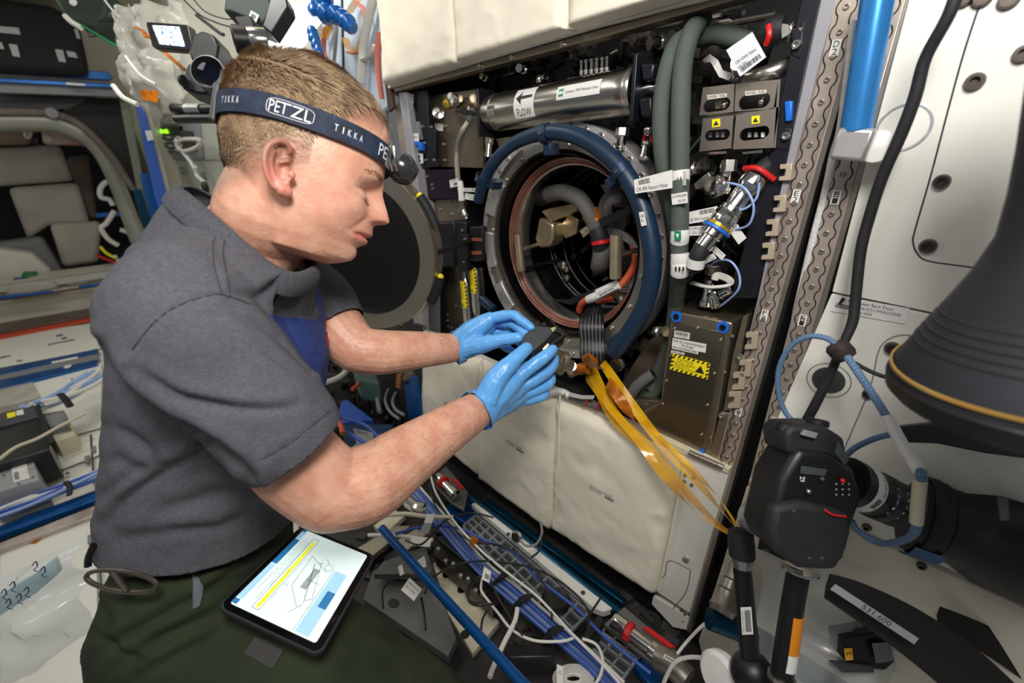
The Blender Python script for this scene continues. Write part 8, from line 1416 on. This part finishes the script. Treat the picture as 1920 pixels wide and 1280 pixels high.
def ftag(lab, Q, z, lines, bar=None): t = thing('paper_tag', lab, 'tag', F_(*Q[0], z)); decal(t, [F_(u, v, z) for u, v in Q], lines, bar, name='tag_card', m=M_['label']); return t
ftag('white tag with two text lines on a cable above the laptop, right of the tablet', [(768, 1083), (791, 1105), (776, 1127), (752, 1106)], .22, [('Cable Assembly', .1, .2, .9, .35), ('P/N 10118-20', .1, .5, .8, .65)]); ftag('white barcode tag on the black cable coil', [(908, 1062), (921, 1072), (917, 1093), (903, 1086)], .22, (), (.3, .4, .9, .8)); ftag('white tag standing at the bottom centre', [(1044, 1245), (1056, 1250), (1055, 1282), (1044, 1282)], .22, [('10121', .2, .3, .8, .5)])
solo('folded_paper', MB().shell([[F_(800, 965, .22), F_(815, 962, .22)], [F_(795, 980, .25), F_(810, 980, .25)], [F_(786, 998, .22), F_(803, 1000, .22)]], .001), M_['label'], 'folded white paper tag beside the blue bundle top', 'paper'); solo('white_paper', MB().shell([[F_(772, 1005, .18), F_(810, 1008, .18)], [F_(768, 1022, .18), F_(806, 1025, .18)]], .001), M_['label'], 'white paper slip above the laptop', 'paper'); solo('silver_clamp', MB().tube([F_(765, 940, .2), F_(780, 950, .2), F_(796, 953, .2)], .016, 10, 3), M_['chrome'], 'silver clamp with white label under the elbow', 'clamp')
FZ('floor_track', 'brown seat track strips under the tablet corner', [(665, 1030), (740, 985), (770, 985), (700, 1040), (690, 1060)], .05, .02, 'track', 'track'); FZ('floor_track', 'second brown seat track strip further right', [(745, 1012), (780, 990), (800, 1000), (765, 1030)], .05, .02, 'track', 'track'); FZ('cream_plate', 'cream plate corner under the elbow', [(700, 985), (740, 955), (760, 965), (722, 1000)], .04, .02, 'beige', 'plate')
rgy = random.Random(8); mb = MB()
for i in range(220):
    u0 = rgy.uniform(640, 1260); v0 = 880 + (u0 - 640) * .45 + rgy.uniform(-10, 180); mb.box(F_(u0, v0, .012), rgy.uniform(.01, .05), rgy.uniform(.01, .04), rgy.uniform(.008, .016), Matrix.Rotation(rgy.uniform(0, 3), 3, 'Z'))
solo('floor_hardware', mb, mat('floor_hardware_grey', (70, 68, 64), .5, .4, var=.5, scale=14), 'small dark hardware filling the floor gap under the cables', 'hardware')['kind'] = 'stuff'
# ---- behind the arms, left of the rack bottom
solo('blue_post', MB().prism([onY(u, v, -.06) for u, v in ((756, 706), (776, 706), (789, 800), (766, 802))], (0, .02, 0)), M_['blue'], 'dark blue upright strut left of the lower rack door', 'strut', bevel=.003); solo('strut_cover', MB().lathe(onY(766, 702, -.05), V((0, 0, 1)), [(0, -.01), (.03, -.01), (.032, .0), (.025, .02), (0, .02)], 16), M_['bronze'], 'brass coloured cap on the dark blue strut', 'cap'); solo('amber_tape_flap', MB().shell([[onY(744, 700, -.08), onY(752, 700, -.09)], [onY(742, 726, -.08), onY(750, 728, -.08)]], .001), M_['kapd'], 'amber tape flap hanging by the dark blue strut', 'tape')
bx = thing('blue_module', 'blue equipment box with a grey face and green indicator light between the arms', 'box', F_(700, 840, .02)); FZ('body', '', [(640, 795), (735, 795), (738, 832), (700, 850), (650, 840)], .22, .12, mat('deep_blue', (14, 52, 92), .4, .3), '', parent=bx); part('face_panel', MB().prism([onZ(u, v, .225) for u, v in ((662, 802), (700, 810), (704, 848), (690, 856), (652, 846), (668, 830))], (0, 0, -.01)), M_['grey'], bx, bevel=.002); part('indicator', MB().ball(onZ(666, 846, .24), .006, 6), mat('green_light', (60, 255, 90), .4, emit=6), bx, label='lit green indicator'); part('indicator', MB().ball(onZ(686, 850, .24), .004, 6), mat('lime_light', (150, 220, 40), .4, emit=3), bx)
part('label', MB().prism([onZ(u, v, .2225) for u, v in ((709, 816), (715, 814), (716, 822), (710, 824))], (0, 0, .001)), M_['label'], bx); ib = MB(); [rect_fn(ib, lambda s, t, i=i: onZ(668 + i * 4 + s * 2, 806 + i + t * 3, .2262), 0, 0, 1, 1) for i in range(6)]; part('vent_slot', ib, M_['ink'], bx, smooth=0)
FZ('grey_cover', 'grey green cover under the blue box near the elbow', [(645, 850), (700, 850), (735, 838), (680, 872), (668, 874)], .2, .03, mat('greygreen'), 'cover', .003); FZ('blue_tray', 'blue tray with pink items behind the blue box', [(640, 752), (650, 748), (700, 786), (640, 792), (630, 785)], .16, .04, mat('strong_blue'), 'tray', .003); FZ('teal_case', 'dull teal case behind the far forearm', [(660, 690), (706, 698), (712, 716), (672, 712)], .28, .1, mat('dull_teal', (70, 96, 92), .5), 'case', .01)
for lab, pts, r, m, z in (('blue cable over the blue box, upper', [(628, 780), (650, 785), (690, 800), (725, 838)], .006, 'blcable', .28), ('blue cable over the blue box, lower', [(628, 790), (660, 815), (690, 835), (706, 850)], .006, 'blcable', .27), ('cream hose curving beside the chest', [(590, 722), (625, 712), (645, 700), (655, 682)], .010, 'wcable', .40), ('grey looped cable, left of two', [(706, 730), (708, 750), (712, 772)], .009, 'gcable', .2), ('grey looped cable, second', [(728, 730), (722, 748), (730, 770), (748, 785)], .006, 'gcable', .2), ('grey looped cable near the blue strut', [(742, 736), (736, 752), (742, 768), (758, 778)], .006, 'gcable', .2), ('orange cable beside the chest', [(618, 745), (628, 775), (640, 800), (642, 812)], .008, 'orange', .3), ('red cable stub near the teal case', [(678, 706), (670, 722), (660, 730)], .008, 'orange', .26), ('white connector lead near the chest', [(622, 662), (640, 678), (655, 690)], .010, 'wcable', .38), ('black cable near the chest', [(600, 700), (635, 704), (660, 706)], .005, 'bcable', .38)): fc_('loose_cable', lab, pts, r, m, z)
rgz = random.Random(6); mb = MB()
for i in range(150):
    u0 = rgz.uniform(600, 790); v0 = rgz.uniform(660, 860); mb.tube([onZ(u0, v0, rgz.uniform(.02, .14)), onZ(u0 + rgz.uniform(-14, 20), v0 + rgz.uniform(6, 26), rgz.uniform(.02, .14))], rgz.uniform(.004, .014), 6, 2)
solo('dark_cable_nest', mb, mat('nest_dark', (30, 27, 26), .45, var=.6, scale=9), 'dark tangle of short cables on the floor between the two forearms', 'cables')['kind'] = 'stuff'
struct('trim_base', MB().prism([onY(u, v, .0) for u, v in ((600, 610), (800, 610), (800, 830), (600, 700))], (0, .03, 0)), mat('base_dark', (44, 42, 42), .6, var=.3, scale=10))
